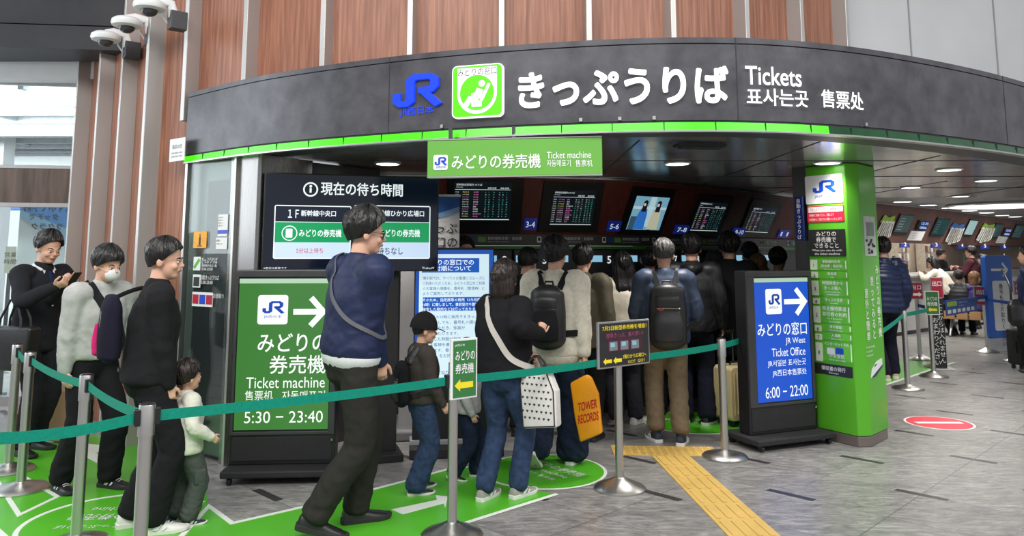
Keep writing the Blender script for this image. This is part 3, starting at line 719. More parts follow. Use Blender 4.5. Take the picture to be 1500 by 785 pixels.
for i, (ob, ib, kd, lb) in enumerate(SCR):
    xm, ym = (ob[0] + ob[1]) / 2, (ob[2] + ob[3]) / 2
    fr, _ = mframe(xm, ym); o = fr.thing('wall_screen', lb, 'screen', 'screens over the ticket machines')
    x0, x1 = fr.loc(ob[0], ym)[0], fr.loc(ob[1], ym)[0]; z0, z1 = fr.loc(xm, ob[3])[1], fr.loc(xm, ob[2])[1]
    z0 = max(z0, .015); z1 = min(z1, .64)
    m = MB(); m.b2(x0, x1, -.012, .02, z0, z1); m.build('surround', BLACK, o, bevel=.004)
    a0, a1 = fr.loc(ib[0], ym)[0], fr.loc(ib[1], ym)[0]; c0, c1 = fr.loc(xm, ib[3])[1], fr.loc(xm, ib[2])[1]; c1 = min(c1, z1 - .02)
    m = MB(); m.b2(a0, a1, -.0145, -.012, c0, c1); m.build('display', SCRD, o)
    if kd == 't': timetable(fr, o, a0, a1, c0, c1, i)
    else:
        w, h = a1 - a0, c1 - c0; P = lambda a, c: (a0 + a * w, c0 + c * h)
        E = lambda n, r, g, b_, s=.8: emis('screen_' + n, srgb(r, g, b_), s)
        m = MB(); m.b2(a0, a1, -.0155, -.0145, c0, c1); m.build('picture_ground', E('sky', 118, 168, 190), o)
        m = MB(); m.b2(a0, a1, -.0165, -.0155, c0 + h * .62, c0 + h * .70); m.b2(a0 + w * .45, a0 + w * .62, -.0165, -.0155, c0 + h * .1, c1); m.build('picture_street', E('street', 176, 206, 214), o)
        m = MB(); m.b2(a0 + w * .02, a0 + w * .2, -.0165, -.0155, c0, c0 + h * .4); m.b2(a0 + w * .6, a0 + w * .7, -.0165, -.0155, c0, c0 + h * .45); m.build('picture_shade', E('shade', 52, 84, 100), o)
        for cx, n, col in ((.33, 'woman_in_blue', (48, 110, 190)), (.74, 'woman_in_cream', (186, 186, 160))):
            m = MB(); m.prism([P(cx - .16, .02), P(cx + .16, .02), P(cx + .13, .5), P(cx + .08, .64), P(cx - .08, .64), P(cx - .14, .45)], -.0175, -.0165); m.build('picture_' + n, E(n, *col), o)
            m = MB(); m.prism([P(cx - .07, .55), P(cx + .07, .55), P(cx + .06, .86), P(cx, .9), P(cx - .06, .86)], -.0185, -.0175); m.build('picture_hair', E('hair', 40, 36, 40, .4), o)
            m = MB(); m.prism(circ(P(cx - .02, .76)[0], P(cx, .76)[1], .035 * w, 14), -.0195, -.0185); m.build('picture_face', E('face', 214, 190, 176), o)
PLT = emis('blue_number_plate', srgb(16, 34, 110), .6, srgb(16, 34, 110)); PLW = emis('number_white', (.62, .68, .8), .7)
for s, bx in (('3-4', (767, 319, 786, 336)), ('5-6', (889, 323, 908, 338)), ('7-8', (987, 329, 1007, 342)), ('9-10', (1072, 333, 1090, 345)), ('11', (1139, 336, 1155, 348))):
    fr, _ = mframe((bx[0] + bx[2]) / 2, (bx[1] + bx[3]) / 2); o = fr.thing('number_plate', 'blue plate numbered %s on the brown panel above the ticket machines' % s, 'sign', 'number plates over the ticket machines')
    b = fr.box(*bx); m = MB(); m.b2(b[0], b[1], -.02, -.004, b[2], b[3]); m.build('plate', PLT, o, bevel=.003)
    w, h = b[1] - b[0], b[3] - b[2]; L1 = Letters(-.022); L1.fit(s, b[0] + w * .16, b[1] - w * .16, b[2] + h * .25, b[3] - h * .25, .01); L1.build('lettering', PLW, o)

# ---- ticket machines: one under each number
MBODY = simple('machine_charcoal', (.03, .03, .034), .35, .1, .1, 6)
SCRL = emis('machine_screen', srgb(70, 120, 150), .55); SCRB = emis('machine_strip_screen', srgb(150, 205, 235), .75)
def machine(px, num):
    fr, q = mframe(px, 330); t = MC.tan(q); b = MC.off(q, -INN + .02)
    o = thing('ticket_machine', 'charcoal ticket machine numbered %d below the green line, in the row facing the queue' % num, 'ticket machine', (b.x, b.y, 0), atan2(t.y, t.x), 'ticket machines')
    w = .20
    m = MB(); m.prism([(-.24, 0), (0, 0), (0, 1.655), (-.03, 1.655), (-.06, 1.08), (-.24, .96)], -w, w, plane='yz') if 0 else None
    P = [(-.22, .0), (-.02, .0), (-.02, 1.66), (-.03, 1.66), (-.05, 1.06), (-.22, .94)]
    m.add([(x, y, z) for x in (-w, w) for y, z in P], [tuple(range(6)), tuple(range(11, 5, -1))] + [(i, (i + 1) % 6, 6 + (i + 1) % 6, 6 + i) for i in range(6)])
    m.build('cabinet', MBODY, o, bevel=.008)
    m = MB()
    for x in (-w - .006, w - .006): m.b2(x, x + .012, -.225, -.0, .3, .92)
    m.build('green_side_panel', GREEND, o)
    m = MB(); m.box((-.03, -.048, 1.26), (.26, .012, .22), M=Matrix.Rotation(R(-3), 3, 'X')); m.build('touch_screen', SCRL, o)
    m = MB(); m.b2(-.18, .04, -.045, -.03, 1.53, 1.60); m.build('strip_screen', SCRB, o)
    m = MB(); m.b2(.13, .18, -.058, -.045, 1.12, 1.34); m.b2(-.19, -.17, -.058, -.045, 1.12, 1.34); m.build('coin_panel', STEEL, o, bevel=.003)
    m = MB(); m.b2(-.14, .12, -.2, -.10, .955, .985); m.build('ticket_tray', STEEL, o, bevel=.004)
    L1 = Letters(-.046); L1.line(str(num), .125, 1.515, .105, 'c', .014); L1.build('number', emis('lit_number', (.85, .9, .88), .75), o)
for n, px in ((2, 722), (3, 780), (4, 826), (5, 876), (6, 928), (7, 978), (8, 1012), (9, 1052), (10, 1090), (11, 1126)): machine(px, n)
# dark glazed end post with the vertical blue sign, beside the green column
m = MB(); m.prism([(2.62, 7.12), (2.72, 7.02), (2.86, 7.3), (2.76, 7.36)], 0, 2.42, plane='xy'); struct(m.build('pillar_end', BLACK, smooth=False))
VF = Frame(at(1166, 370, 7.08)[:2], at(1179, 370, 7.0)[:2])
vo = VF.thing('vertical_sign', 'narrow black and blue vertical sign on the dark post left of the green column', 'sign')
b = VF.box(1167, 288, 1178, 352); m = MB(); m.b2(b[0], b[1], -.02, 0, b[2], b[3]); m.build('board', emis('deep_blue_board', srgb(14, 30, 78), .4, srgb(14, 30, 78)), vo)
L1 = Letters(-.022); L1.col('自動きっぷうりば', (b[0] + b[1]) / 2, b[3] - .01, .042); L1.build('lettering', WINK, vo)
m = MB(); m.prism([(3.04, 7.5), (3.09, 7.48), (3.95, 10.3), (3.9, 10.32)], 0, 2.42, plane='xy'); struct(m.build('wall_partition', DW, smooth=False))

# ================================================================== STAFFED COUNTERS ON THE RIGHT
RC = Curve([(4.7, 12.2), (6.83, 14.35), (9.06, 16.31), (11.59, 18.9), (13.45, 20.75), (16.5, 23.8)], 14)
RZ = 1.84; RH = 2.585 - RZ; RI = RH * np.tan(TILT)
m = MB(); sweep(m, RC, [(0, 2.585), (-RI, RZ), (-RI - .2, RZ), (-RI - .2, 2.585)], 0, RC.L, 70); rb = struct(m.build('wall_counter', BROWN2))
m = MB(); sweep(m, RC, [(.01, 2.555), (.01, 2.575), (-.03, 2.575), (-.03, 2.555)], 0, RC.L, 70); m.build('top_bead', STEEL, rb)
BKW = simple('beige_back_office', srgb(186, 168, 150), .6, 0, .06, 2)
m = MB(); sweep(m, RC, [(-2.2, 0), (-2.2, 2.58), (-2.3, 2.58), (-2.3, 0)], 0, RC.L, 70); struct(m.build('wall_office', BKW))
ct = thing('counter', 'long pale staffed ticket counter with grey top below the tilted brown panels', 'counter', (0, 0, 0))
m = MB(); sweep(m, RC, [(-.25, 0.08), (-.25, 1.14), (-.75, 1.14), (-.75, .08)], 0, RC.L, 70); m.build('front', simple('counter_front', srgb(196, 194, 190), .45, 0, .04, 2), ct)
m = MB(); sweep(m, RC, [(-.12, 1.14), (-.12, 1.18), (-.8, 1.18), (-.8, 1.14)], 0, RC.L, 70); m.build('worktop', simple('grey_stone_top', srgb(120, 118, 116), .3, 0, .1, 20), ct)
m = MB(); sweep(m, RC, [(-.28, 0.0), (-.28, .08), (-.7, .08), (-.7, 0)], 0, RC.L, 70); m.build('plinth', DGREY, ct)
def rframe(px, py, off=None):
    fr, q = mframe(px, py, RC, RZ, RI if off is None else off); return fr, q
for n, px, py in (('2', 1326, 358), ('3', 1371.5, 358.5), ('4', 1409.5, 359.5), ('5', 1443, 360), ('6', 1471.5, 360.5)):
    _, q = rframe(px, 350); t = RC.tan(q); b = RC.off(q, -RI + .02); fr = Frame(b - t * .5, b + t * .5)
    w = 6.6 if n in '23' else 5.8; b = fr.box(px - w, py - 4.6, px + w, py + 4.6)
    o = fr.thing('counter_number_sign', 'blue hanging sign numbered %s over the staffed counter' % n, 'sign', 'numbers over the staffed counters')
    m = MB(); m.b2(b[0], b[1], 0, .03, b[2], RZ - .012); m.build('board', PLT, o)
    L1 = Letters(-.002); w, h = b[1] - b[0], b[3] - b[2]; L1.fit(n, b[0] + w * .38, b[1] - w * .38, b[2] + h * .22, b[3] - h * .18, .012); L1.build('number', emis('number_bright', (1, 1, 1), .8), o)
# tilted displays and posters on the brown panels
SCRG = emis('grey_green_screen', srgb(44, 66, 66), .7, (.02, .03, .03), .15)
DOT = emis('blue_white_digits', srgb(150, 180, 255), 1.0)
for px0, px1, py0, py1, kd, lb in ((1311, 1333, 312, 343, 'g', 'dim grey tilted display over the staffed counter, left of the small red-blue digit display'), (1342, 1358, 322, 337, 'd', 'small display of glowing digits above the white notice, between the first two tall displays'),
                                  (1366, 1386, 318, 346, 'b', 'dark teal tilted display over counter 3'), (1414, 1427, 320, 346, 'l', 'bright pale tilted display over counter 4'),
                                  (1453, 1464, 326, 349, 'b', 'narrow dark tilted display left of the second digit display'), (1468, 1479, 333, 346, 'd', 'small digit display above a white notice over counter 6'), (1483, 1496, 328, 350, 'b', 'rightmost dark tilted display over the staffed counters')):
    xm, ym = (px0 + px1) / 2, (py0 + py1) / 2; fr, _ = rframe(xm, ym); b = fr.box(px0, py0, px1, py1)
    o = fr.thing('tilted_display', lb, 'screen', 'tilted displays over the staffed counters')
    m = MB(); m.b2(b[0], b[1], -.03, -.006, b[2], b[3]); m.build('case', BLACK, o, bevel=.006)
    mt = {'g': SCRG, 'd': SCRD, 'b': emis('teal_screen', srgb(24, 58, 62), .8, (.01, .03, .03), .15), 'l': emis('pale_screen', srgb(150, 186, 186), .8)}[kd]
    w, h = b[1] - b[0], b[3] - b[2]; m = MB(); m.b2(b[0] + .03, b[1] - .03, -.033, -.03, b[2] + h * .12, b[3] - h * .08); m.build('display', mt, o)
    L1 = Letters(-.036)
    if kd == 'd': L1.fit('12:35', b[0] + w * .25, b[1] - w * .1, b[2] + h * .58, b[3] - h * .15, .02); L1.fit('0806', b[0] + w * .25, b[1] - w * .1, b[2] + h * .18, b[3] - h * .58, .02)
    else:
        for i in range(5): L1.line('空席 のぞみ ひかり', b[0] + w * .15, b[3] - h * (.25 + i * .13), h * .05, wmax=w * .7, res=1)
    L1.build('digits' if kd == 'd' else 'lettering', DOT if kd == 'd' else WINK, o)
for px0, px1, py0, py1, lb in ((1331, 1352, 338, 352, 'white notice sheet on the brown panel under the first digit display'), (1460, 1474, 346, 356, 'white notice sheet on the brown panel under the second digit display')):
    xm, ym = (px0 + px1) / 2, (py0 + py1) / 2; fr, _ = rframe(xm, ym); b = fr.box(px0, py0, px1, py1); b = (b[0], b[1], max(b[2], .01), b[3])
    o = fr.thing('notice_sheet', lb, 'notice'); m = MB(); m.b2(b[0], b[1], -.012, -.004, b[2], b[3]); m.build('sheet', PAPER, o)
    L1 = Letters(-.014); h = b[3] - b[2]
    for i in range(3): L1.line('きっぷのお受取りはこちら', b[0] + .03, b[3] - h * (.3 + i * .25), h * .13, wmax=(b[1] - b[0]) * .85, res=1)
    L1.build('lettering', INK, o)
LEAFC = [simple('leaflet_white', srgb(226, 226, 214), .6), simple('leaflet_green', srgb(150, 186, 70), .6), simple('leaflet_blue', srgb(50, 110, 190), .6)]
for j, (px, py, mi, lb) in enumerate(((1298, 324, 1, 'green-headed paper fan of hanging leaflets nearest the green column'), (1400, 334, 2, 'blue-headed hanging leaflets over counter 4'), (1445, 334, 1, 'green and white hanging leaflets over counter 5'))):
    fr, _ = rframe(px, py); s = (fr.loc(px + 7, py)[0] - fr.loc(px - 7, py)[0]); x, z = fr.loc(px, py)
    o = fr.thing('hanging_leaflets', lb, 'leaflets')
    m = MB(); m.prism([(x - s * .7, z - .02), (x + s * .7, z - .02), (x + s * .55, z + .14), (x, z + .09), (x - s * .55, z + .14)], -.03, -.02); m.build('header_card', LEAFC[mi], o)
    for i, (dx, a, ln) in enumerate(((-.5, 8, .36), (-.12, 2, .42), (.24, -4, .38), (.58, -16, .34))):
        m = MB(); m.box((x + dx * s, -.04 - i * .004, z - ln / 2 + .02), (s * .3, .004, ln), M=Matrix.Rotation(R(a), 3, 'Y')); lf = m.build('leaflet', LEAFC[0], o)
        m = MB(); m.box((x + dx * s, -.044 - i * .004, z - ln / 2 + .02), (s * .1, .004, ln * .8), M=Matrix.Rotation(R(a), 3, 'Y')); m.build('print', MGREY, lf)
# office behind the counter: monitors and low shelves
for px, w, lb in ((1378, .62, 'pair of bright office monitors seen behind the woman in white at counter 3'), (1395, .42, 'bright office monitor right of the pair at counter 3'), (1432, .5, 'dark green office monitor beside the clerk at counter 5'), (1491, .5, 'dark office monitor with pale rim right of the blue totem')):
    _, q = rframe(px, 350); b = RC.off(q, -1.6 if px < 1400 else -.62); t = RC.tan(q); z = 1.42 if px < 1400 else 1.32
    o = thing('office_monitor', lb, 'monitor', (b.x, b.y, 1.12 if px < 1400 else 1.18), atan2(t.y, t.x) + .2, 'monitors behind the staffed counter')
    dk = px > 1400
    m = MB(); m.b2(-w / 2, w / 2, 0, .03, .06, .44); m.build('case', WHITE if px > 1480 else DGREY, o, bevel=.006)
    m = MB(); m.b2(-w / 2 + .03, w / 2 - .03, -.004, 0, .09, .41); m.build('display', emis('bright_window', srgb(190, 212, 222), 1.0) if not dk else emis('dark_office_screen', srgb(20, 60, 54), .6), o)
    m = MB(); m.b2(-.03, .03, .01, .03, 0, .1); m.b2(-.1, .1, -.05, .08, 0, .012); m.build('stand', DGREY, o)
m = MB(); sweep(m, RC, [(-1.4, 1.08), (-1.4, 1.12), (-1.86, 1.12), (-1.86, 1.08)], 1, RC.L - 1, 24); dk_ = m.build('desk_top', WHITE)
dk_.name = 'office_desk'; tag(dk_, 'long white office desk behind the staffed counter', 'desk')
m = MB(); sweep(m, RC, [(-1.45, 0), (-1.45, 1.08), (-1.5, 1.08), (-1.5, 0)], 1, RC.L - 1, 24); m.build('front_panel', BKW, dk_)
# office shelving of pale binders
for k, px in enumerate((1336, 1362, 1424, 1458)):
    _, q = rframe(px, 350); b = RC.off(q, -2.05); t = RC.tan(q)
    o = thing('document_rack', ['pale document rack in the office, nearest the green column', 'pale document rack behind the woman leaning over the counter', 'pale document rack left of the clerk behind the counter', 'pale document rack right of the clerk behind the counter'][k], 'rack', (b.x, b.y, 0), atan2(t.y, t.x))
    m = MB(); m.b2(-.4, .4, -.12, .12, 0, 1.9); m.build('case', simple('rack_cream', srgb(206, 196, 180), .6), o)
    for j in range(3):
        for i in range(5):
            m = MB(); m.b2(-.36 + i * .148, -.24 + i * .148, -.15, -.12, 1.22 + j * .22, 1.40 + j * .22); m.build('binder', [LEAFC[0], MGREY, BKW, simple('binder_brown', srgb(120, 84, 70), .6)][(i * 3 + j * 2 + k) % 4], o)
for q in (2.5, 4.5, 6.5, 8.5, 10.5, 12.5):
    p = RC.off(q, .9); area('counter_lamp', (p.x, p.y, 2.54), .5, 16, (0, 0, 0), (1, .97, .92))
    p = RC.off(q, -1.2); area('office_lamp', (p.x, p.y, 2.54), .6, 22, (0, 0, 0), (1, .97, .92))
m = MB(); m.b2(4, 24, 25.4, 25.5, 0, 2.58); struct(m.build('wall_far', BKW))
m = MB(); m.b2(13.0, 23.9, 24.2, 25.4, 1.84, 2.57); struct(m.build('trim_far', BROWN2))

# ================================================================== GREEN COLUMN
pc = [at(1198, 632, 7.0), at(1257.7, 641, 6.66), at(1277.6, 641.5, 6.68), at(1302, 632, 6.98)]
pc = [Vector((p.x, p.y)) for p in pc]
ax_ = (pc[1] + pc[2]) / 2; back = Vector((.38, .92)).normalized()
pl = pc + [pc[3] + back * .42, pc[0] + back * .42 + Vector((.14, .0)), pc[0] + Vector((.02, .12))]
co = thing('green_column', 'lime green boxed column with ticket machine guide panels and grey plinth', 'column', (0, 0, 0))
m = MB(); m.prism([tuple(p) for p in pl], .09, 2.41, plane='xy'); m.build('cladding', GREEN, co, bevel=.012, seg=3)
cen = sum(pl, Vector((0, 0))) / len(pl)
m = MB(); m.prism([tuple(cen + (p - cen) * .97) for p in pl], 0, .088, plane='xy'); m.build('plinth', simple('plinth_grey', srgb(118, 108, 104), .3, .3, .06, 4), co, bevel=.01)
CF = Frame(pc[0], pc[1]); RF_ = Frame(pc[2], pc[3])
fo_ = bpy.data.objects.new('guide_face', None)
def onframe(fr, root, mb, name, mat):
    """a flat child of a thing that stands at the origin, given in a face's own plane"""
    mb.v = [tuple(fr.A + fr.ux * x + fr.n * y + Vector((0, 0, z))) for x, y, z in mb.v]
    return mb.build(name, mat, root, smooth=False)
def plate(fr, root, name, px, mat, r=.01, y=-.004):
    b = fr.box(*px); m = MB(); m.rrect(*b, r, y, 0); return onframe(fr, root, m, name, mat), b
o, b = plate(CF, co, 'logo_plate', (1180, 256, 1235, 298), WHITE, .015)
m = MB(); logo(m, *CF.box(1191, 264, 1224, 282), -.007, -.004); L1 = Letters(-.0055); L1.fit('JR西日本', *CF.box(1194, 285, 1220, 290)); m.add(L1.mb.v, L1.mb.f); onframe(CF, o, m, 'logo', BLUEINK)
o, b = plate(CF, co, 'red_notice', (1183, 301, 1237, 325), REDF, .012)
m = MB(); m.rrect(*CF.box(1184.5, 302.5, 1235, 310.5), .006, -.0055, -.004); onframe(CF, o, m, 'white_band', WHITE)
L1 = Letters(-.007); L1.fit('「きっぷうりば」この時間帯まで', *CF.box(1188, 304, 1232, 309), res=1); onframe(CF, o, L1.mb, 'red_lettering', REDF)
L1 = Letters(-.0055); L1.fit('券売機をご利用ください。混雑します', *CF.box(1186, 313, 1222, 317), res=1); L1.fit('お客様のご協力をお願いいたします', *CF.box(1186, 319, 1234, 323), res=1); onframe(CF, o, L1.mb, 'white_lettering', WINK)
o, b = plate(CF, co, 'black_heading', (1185, 336, 1239, 375.5), simple('panel_black', (.025, .025, .025), .4), .008)
L1 = Letters(-.0055)
for s, bx in (('みどりの', (1196, 339, 1225, 346)), ('券売機で', (1196, 347, 1225, 355)), ('できること', (1193, 356, 1229, 363)), ('What you can do with', (1190, 365, 1234, 369)), ('the ticket machine', (1194, 370, 1231, 373.5))): L1.fit(s, *CF.box(*bx), bold=.012)
onframe(CF, o, L1.mb, 'lettering', WINK)
ITEMS = [('1', 380, 395.5, ['新幹線特急券', '(自由席・指定席)', 'Shinkansen Express Ticket']), ('2', 397.5, 407.5, ['乗車券', 'Ticket']), ('3', 410.5, 433, ['時間検索から', 'きっぷ購入', 'Purchase ticket from', 'timetable search']), ('4', 436, 445.5, ['きっぷの変更', 'Ticket change']),
         ('5', 447.5, 473, ['株主優待鉄道', '割引券の利用', 'Use of shareholder', 'discount ticket']), ('6', 475.5, 485.5, ['博多南線', 'Hakata-Minami Line']), ('7', 488, 498, ['入場券', 'Admission ticket']), ('8', 501, 529, ['インターネット予約', '', 'のお受取', 'Pick up online booking'])]
NB = simple('number_box_white', srgb(214, 226, 208), .5); PG = simple('item_green', srgb(98, 188, 48), .4)
for nme, y0, y1, tx in ITEMS:
    s = (y0 - 380) * .066
    o, b = plate(CF, co, 'item_panel', (1187 + s, y0, 1241 + s, y1), PG, .003, -.003)
    m = MB(); m.rrect(*CF.box(1187.5 + s, y0 + .6, 1197.5 + s, y1 - .6), .004, -.005, -.003); onframe(CF, o, m, 'number_box', NB)
    L1 = Letters(-.006); b = CF.box(1187.5 + s, y0, 1197.5 + s, y1); hh = .042; L1.line(nme, (b[0] + b[1]) / 2, (b[2] + b[3]) / 2 - hh / 2, hh, 'c', .01); onframe(CF, o, L1.mb, 'number', INK)
    L1 = Letters(-.0045); x0, x1, z0, z1 = CF.box(1201 + s, y0, 1236 + s, y1); n = len(tx); wts = [1 if ord(t[0]) > 300 or t[0] == '(' else .5 if t else 1.3 for t in [t or ' ' for t in tx]]
    if nme == '8': wts = [.8, 1.2, 1, .45]
    tot = sum(wts); z = z1
    for t, w_ in zip(tx, wts):
        dz = (z1 - z0) * w_ / tot; z -= dz
        if t: L1.line(t, (x0 + x1) / 2, z + dz * .16, dz * .74, 'c', .008, wmax=(x1 - x0), res=1)
    m = MB(); m.b2(*CF.box(1238.6 + s, y0 + 1, 1240 + s, y1 - 1)[:2], -.0045, -.003, z0 + .01, z1 - .01); L1.mb.add(m.v, m.f)
    onframe(CF, o, L1.mb, 'lettering', WINK)
    if nme == '8':
        for bx, mt, tt in (((1212, 509.5, 1223, 519), WHITE, 'EX'), ((1225, 510, 1236, 519), BLUEINK, '5489')):
            m = MB(); m.rrect(*CF.box(*bx), .01, -.0055, -.003); q = onframe(CF, o, m, 'service_mark', mt)
o, b = plate(CF, co, 'receipt_bar', (1194, 534, 1249, 550), simple('panel_black', (.025, .025, .025), .4), .008)
L1 = Letters(-.0055); L1.fit('領収書の発行', *CF.box(1204, 537, 1239, 543.5), bold=.012); L1.fit('Receipt', *CF.box(1215, 545, 1229, 548.5)); onframe(CF, o, L1.mb, 'lettering', WINK)
o, b = plate(RF_, co, 'machine_poster', (1265.5, 317, 1282, 375), simple('poster_grey', srgb(196, 204, 196), .5), .004)
m = MB(); w, h = b[1] - b[0], b[3] - b[2]
m.b2(b[0] + w * .2, b[0] + w * .85, -.006, -.004, b[2] + h * .5, b[2] + h * .85); onframe(RF_, o, m, 'machine_picture', simple('poster_mid', srgb(128, 138, 134), .5))
m = MB(); rnd = random.Random(3)
for i in range(14):
    x = b[0] + w * rnd.uniform(.08, .75); z = b[2] + h * rnd.uniform(.04, .42); m.b2(x, x + w * .16, -.006, -.004, z, z + h * .06)
onframe(RF_, o, m, 'queue_picture', INK)
L1 = Letters(-.004); x0, x1 = RF_.loc(1264, 440)[0], RF_.loc(1290, 440)[0]; zt = RF_.loc(1280, 385)[1]
for t, px, dz in (('みどりの券売機', 1286, 0), ('使ってみると', 1277.5, .1), ('意外と簡単', 1269, .2)): L1.col(t, RF_.loc(px, 440)[0], zt - dz, .082, bold=.01)
for i, t in enumerate(('The ticket machine', 'is easy to use', 'than expected.')): L1.line(t, x0 + .01, RF_.loc(1280, 508 + i * 6)[1], .025, wmax=(x1 - x0) * .9, res=1)
onframe(RF_, co, L1.mb, 'vertical_lettering', WINK)
x0, x1, z0, z1 = RF_.box(1275, 527, 1292, 551); w, h = x1 - x0, z1 - z0
m = MB(); m.prism([(x0, z0), (x0 + w * .35, z0 + h * .02), (x1, z0 + h * .55), (x1, z1), (x0 + w * .55, z0 + h * .9), (x0 + w * .1, z0 + h * .45)], -.005, 0); o = onframe(RF_, co, m, 'train_picture', WHITE)
m = MB(); m.prism([(x0, z0), (x0 + w * .35, z0 + h * .02), (x1, z0 + h * .5), (x1, z0 + h * .62), (x0 + w * .3, z0 + h * .2)], -.007, -.005); m.prism([(x0 + w * .3, z0 + h * .6), (x0 + w * .5, z0 + h * .72), (x0 + w * .5, z0 + h * .8), (x0 + w * .32, z0 + h * .72)], -.007, -.005); onframe(RF_, o, m, 'train_shadow', simple('navy_ink', srgb(40, 50, 80), .5))

# ================================================================== LIT SIGN STANDS
FG = emis('lit_green_film', srgb(76, 148, 68), .66, srgb(22, 44, 20)); FB = emis('lit_blue_film', srgb(24, 84, 206), .85, srgb(10, 36, 90))
FGT = emis('lit_pale_edge', srgb(176, 206, 180), .7); LW = emis('lit_white', (.9, .95, .92), .8)
def sign_stand(A, B, label, dep, film, faceb, ztop, plate_bx, arrow_bx, lines, ink, base_over, knob_side):
    fr = Frame(A, B); o = fr.thing('sign_stand', label, 'sign stand'); w = fr.w
    x0, x1, z0, z1 = fr.box(*faceb)
    m = MB(); m.b2(0, w, 0, dep, .10, ztop); m.build('housing', BLACK, o, bevel=.008)
    m = MB(); m.b2(0.006, w - .006, -.012, .01, z1 + .012, ztop - .006); m.b2(.006, x0 - .006, -.012, .01, z0 - .02, z1 + .012); m.b2(x1 + .006, w - .006, -.012, .01, z0 - .02, z1 + .012); m.b2(.006, w - .006, -.012, .01, z0 - .035, z0 - .012); m.build('frame', DGREY, o, bevel=.003)
    m = MB(); m.b2(x0, x1, -.004, 0.0, z0, z1); f = m.build('lit_face', film, o)
    m = MB(); m.b2(x0, x1, -.006, -.004, z1 - .035, z1); m.build('pale_edge', FGT, f)
    m = MB(); m.b2(.02, w - .02, -.006, .004, .13, z0 - .05); m.build('lower_panel', BLACKM, o, bevel=.003)
    m = MB(); m.cyl((w - .02, -.018, z0 - .08), .008, .016, 12); m.build('knob', STEEL, o)
    m = MB(); m.b2(-base_over[0], w + base_over[1], -.17, dep + .14, .05, .10); bs = m.build('base_tray', BLACKM, o, bevel=.012)
    for x in (-base_over[0] + .06, w + base_over[1] - .06):
        for y in (-.13, dep + .1):
            m = MB(); m.tube([(x - .014, y, .026), (x + .014, y, .026)], .026, 16); m.build('caster', BLACK, bs)
    m = MB(); m.rrect(*fr.box(*plate_bx), .02, -.008, -.004); pl_ = m.build('logo_plate', LW, f)
    px0, py0, px1, py1 = plate_bx; pw, ph = px1 - px0, py1 - py0
    m = MB(); logo(m, *fr.box(px0 + pw * .16, py0 + ph * .2, px1 - pw * .14, py0 + ph * .62), -.011, -.008); L1 = Letters(-.0095); L1.fit('JR西日本', *fr.box(px0 + pw * .2, py0 + ph * .68, px1 - pw * .2, py0 + ph * .8)); m.add(L1.mb.v, L1.mb.f); m.build('logo', ink, pl_)
    a = fr.box(*arrow_bx); m = MB(); arrow(m, a[0], a[1], (a[2] + a[3]) / 2, a[3] - a[2], -.007, -.004, (a[3] - a[2]) * .2); m.build('arrow', LW, f)
    L1 = Letters(-.0055)
    for t, bx, bd in lines: L1.fit(t, *fr.box(*bx), bold=bd, res=4)
    L1.build('lettering', LW, f); return o
sign_stand(gnd(333, 703)[:2], gnd(489, 700)[:2], 'black sign stand with lit green ticket machine face showing 5:30 to 23:40', .16, FG, (347, 408, 483, 629), 1.50, (378, 432, 422, 475), (430, 436, 478, 477),
           [('みどりの', (378, 488, 480, 515), .01), ('券売機', (395, 520, 477, 547), .008), ('Ticket machine', (361, 552, 476, 568), 0), ('售票机', (359, 572, 400, 586), 0), ('자동매표기', (413, 572, 476, 586), 0), ('5:30 − 23:40', (358, 602, 473, 619), 0)], BLUEINK, (.01, .01), 1)
sign_stand(gnd(1100, 657)[:2], gnd(1198, 645)[:2], 'black sign stand with lit blue ticket office face showing 6:00 to 22:00', .14, FB, (1107, 407, 1186, 587), 1.47, (1121, 423, 1144, 460), (1148, 423, 1181, 460),
           [('みどりの窓口', (1109, 472, 1181, 491), .008), ('JR West', (1150, 494, 1179, 505), 0), ('Ticket Office', (1130, 509, 1179, 521), 0), ('JR서일본 표사는곳', (1124, 526, 1180, 537), 0), ('JR西日本售票处', (1131, 540, 1181, 551), 0), ('6:00 − 22:00', (1121, 565, 1183, 581), 0)], BLUEINK, (.06, .05), 1)

# ================================================================== WAITING-TIME MONITOR
MFm = Frame(at(385, 330, 5.95)[:2], at(642.5, 330, 6.36)[:2]); mo = MFm.thing('waiting_time_monitor', 'large black wall monitor showing current waiting times at the left of the queue', 'monitor')
x0, x1 = 0, MFm.w; z0, z1 = MFm.loc(514, 398)[1], MFm.loc(514, 256)[1]
MB().b2(x0, x1, 0, .06, z0, z1).build('case', BLACK, mo, bevel=.006)
ds = MB().b2(x0 + .012, x1 - .012, -.002, 0, z0 + .012, z1 - .012).build('display', emis('night_display', srgb(6, 14, 32), .6, (.004, .006, .012), .12), mo)
MB().b2(x0 + .3, x1 - .3, .06, .14, z0 + .1, z1 - .1).build('bracket', DGREY, mo)
MB().b2(x1 - .50, x1 - .31, .07, .22, .06, z0 + .1).build('pedestal', BLACKM, mo, bevel=.006)
MB().b2(x1 - .54, x1 - .27, -.06, .3, 0, .06).build('foot_plate', BLACKM, mo, bevel=.008)
MW = emis('display_white', (.85, .93, .95), .9); MG = emis('display_green', srgb(14, 150, 88), .9); MP = emis('display_pale', srgb(196, 216, 240), .9); MR = emis('display_red', srgb(200, 60, 90), .8); MN = emis('display_navy', srgb(16, 30, 50), .6)
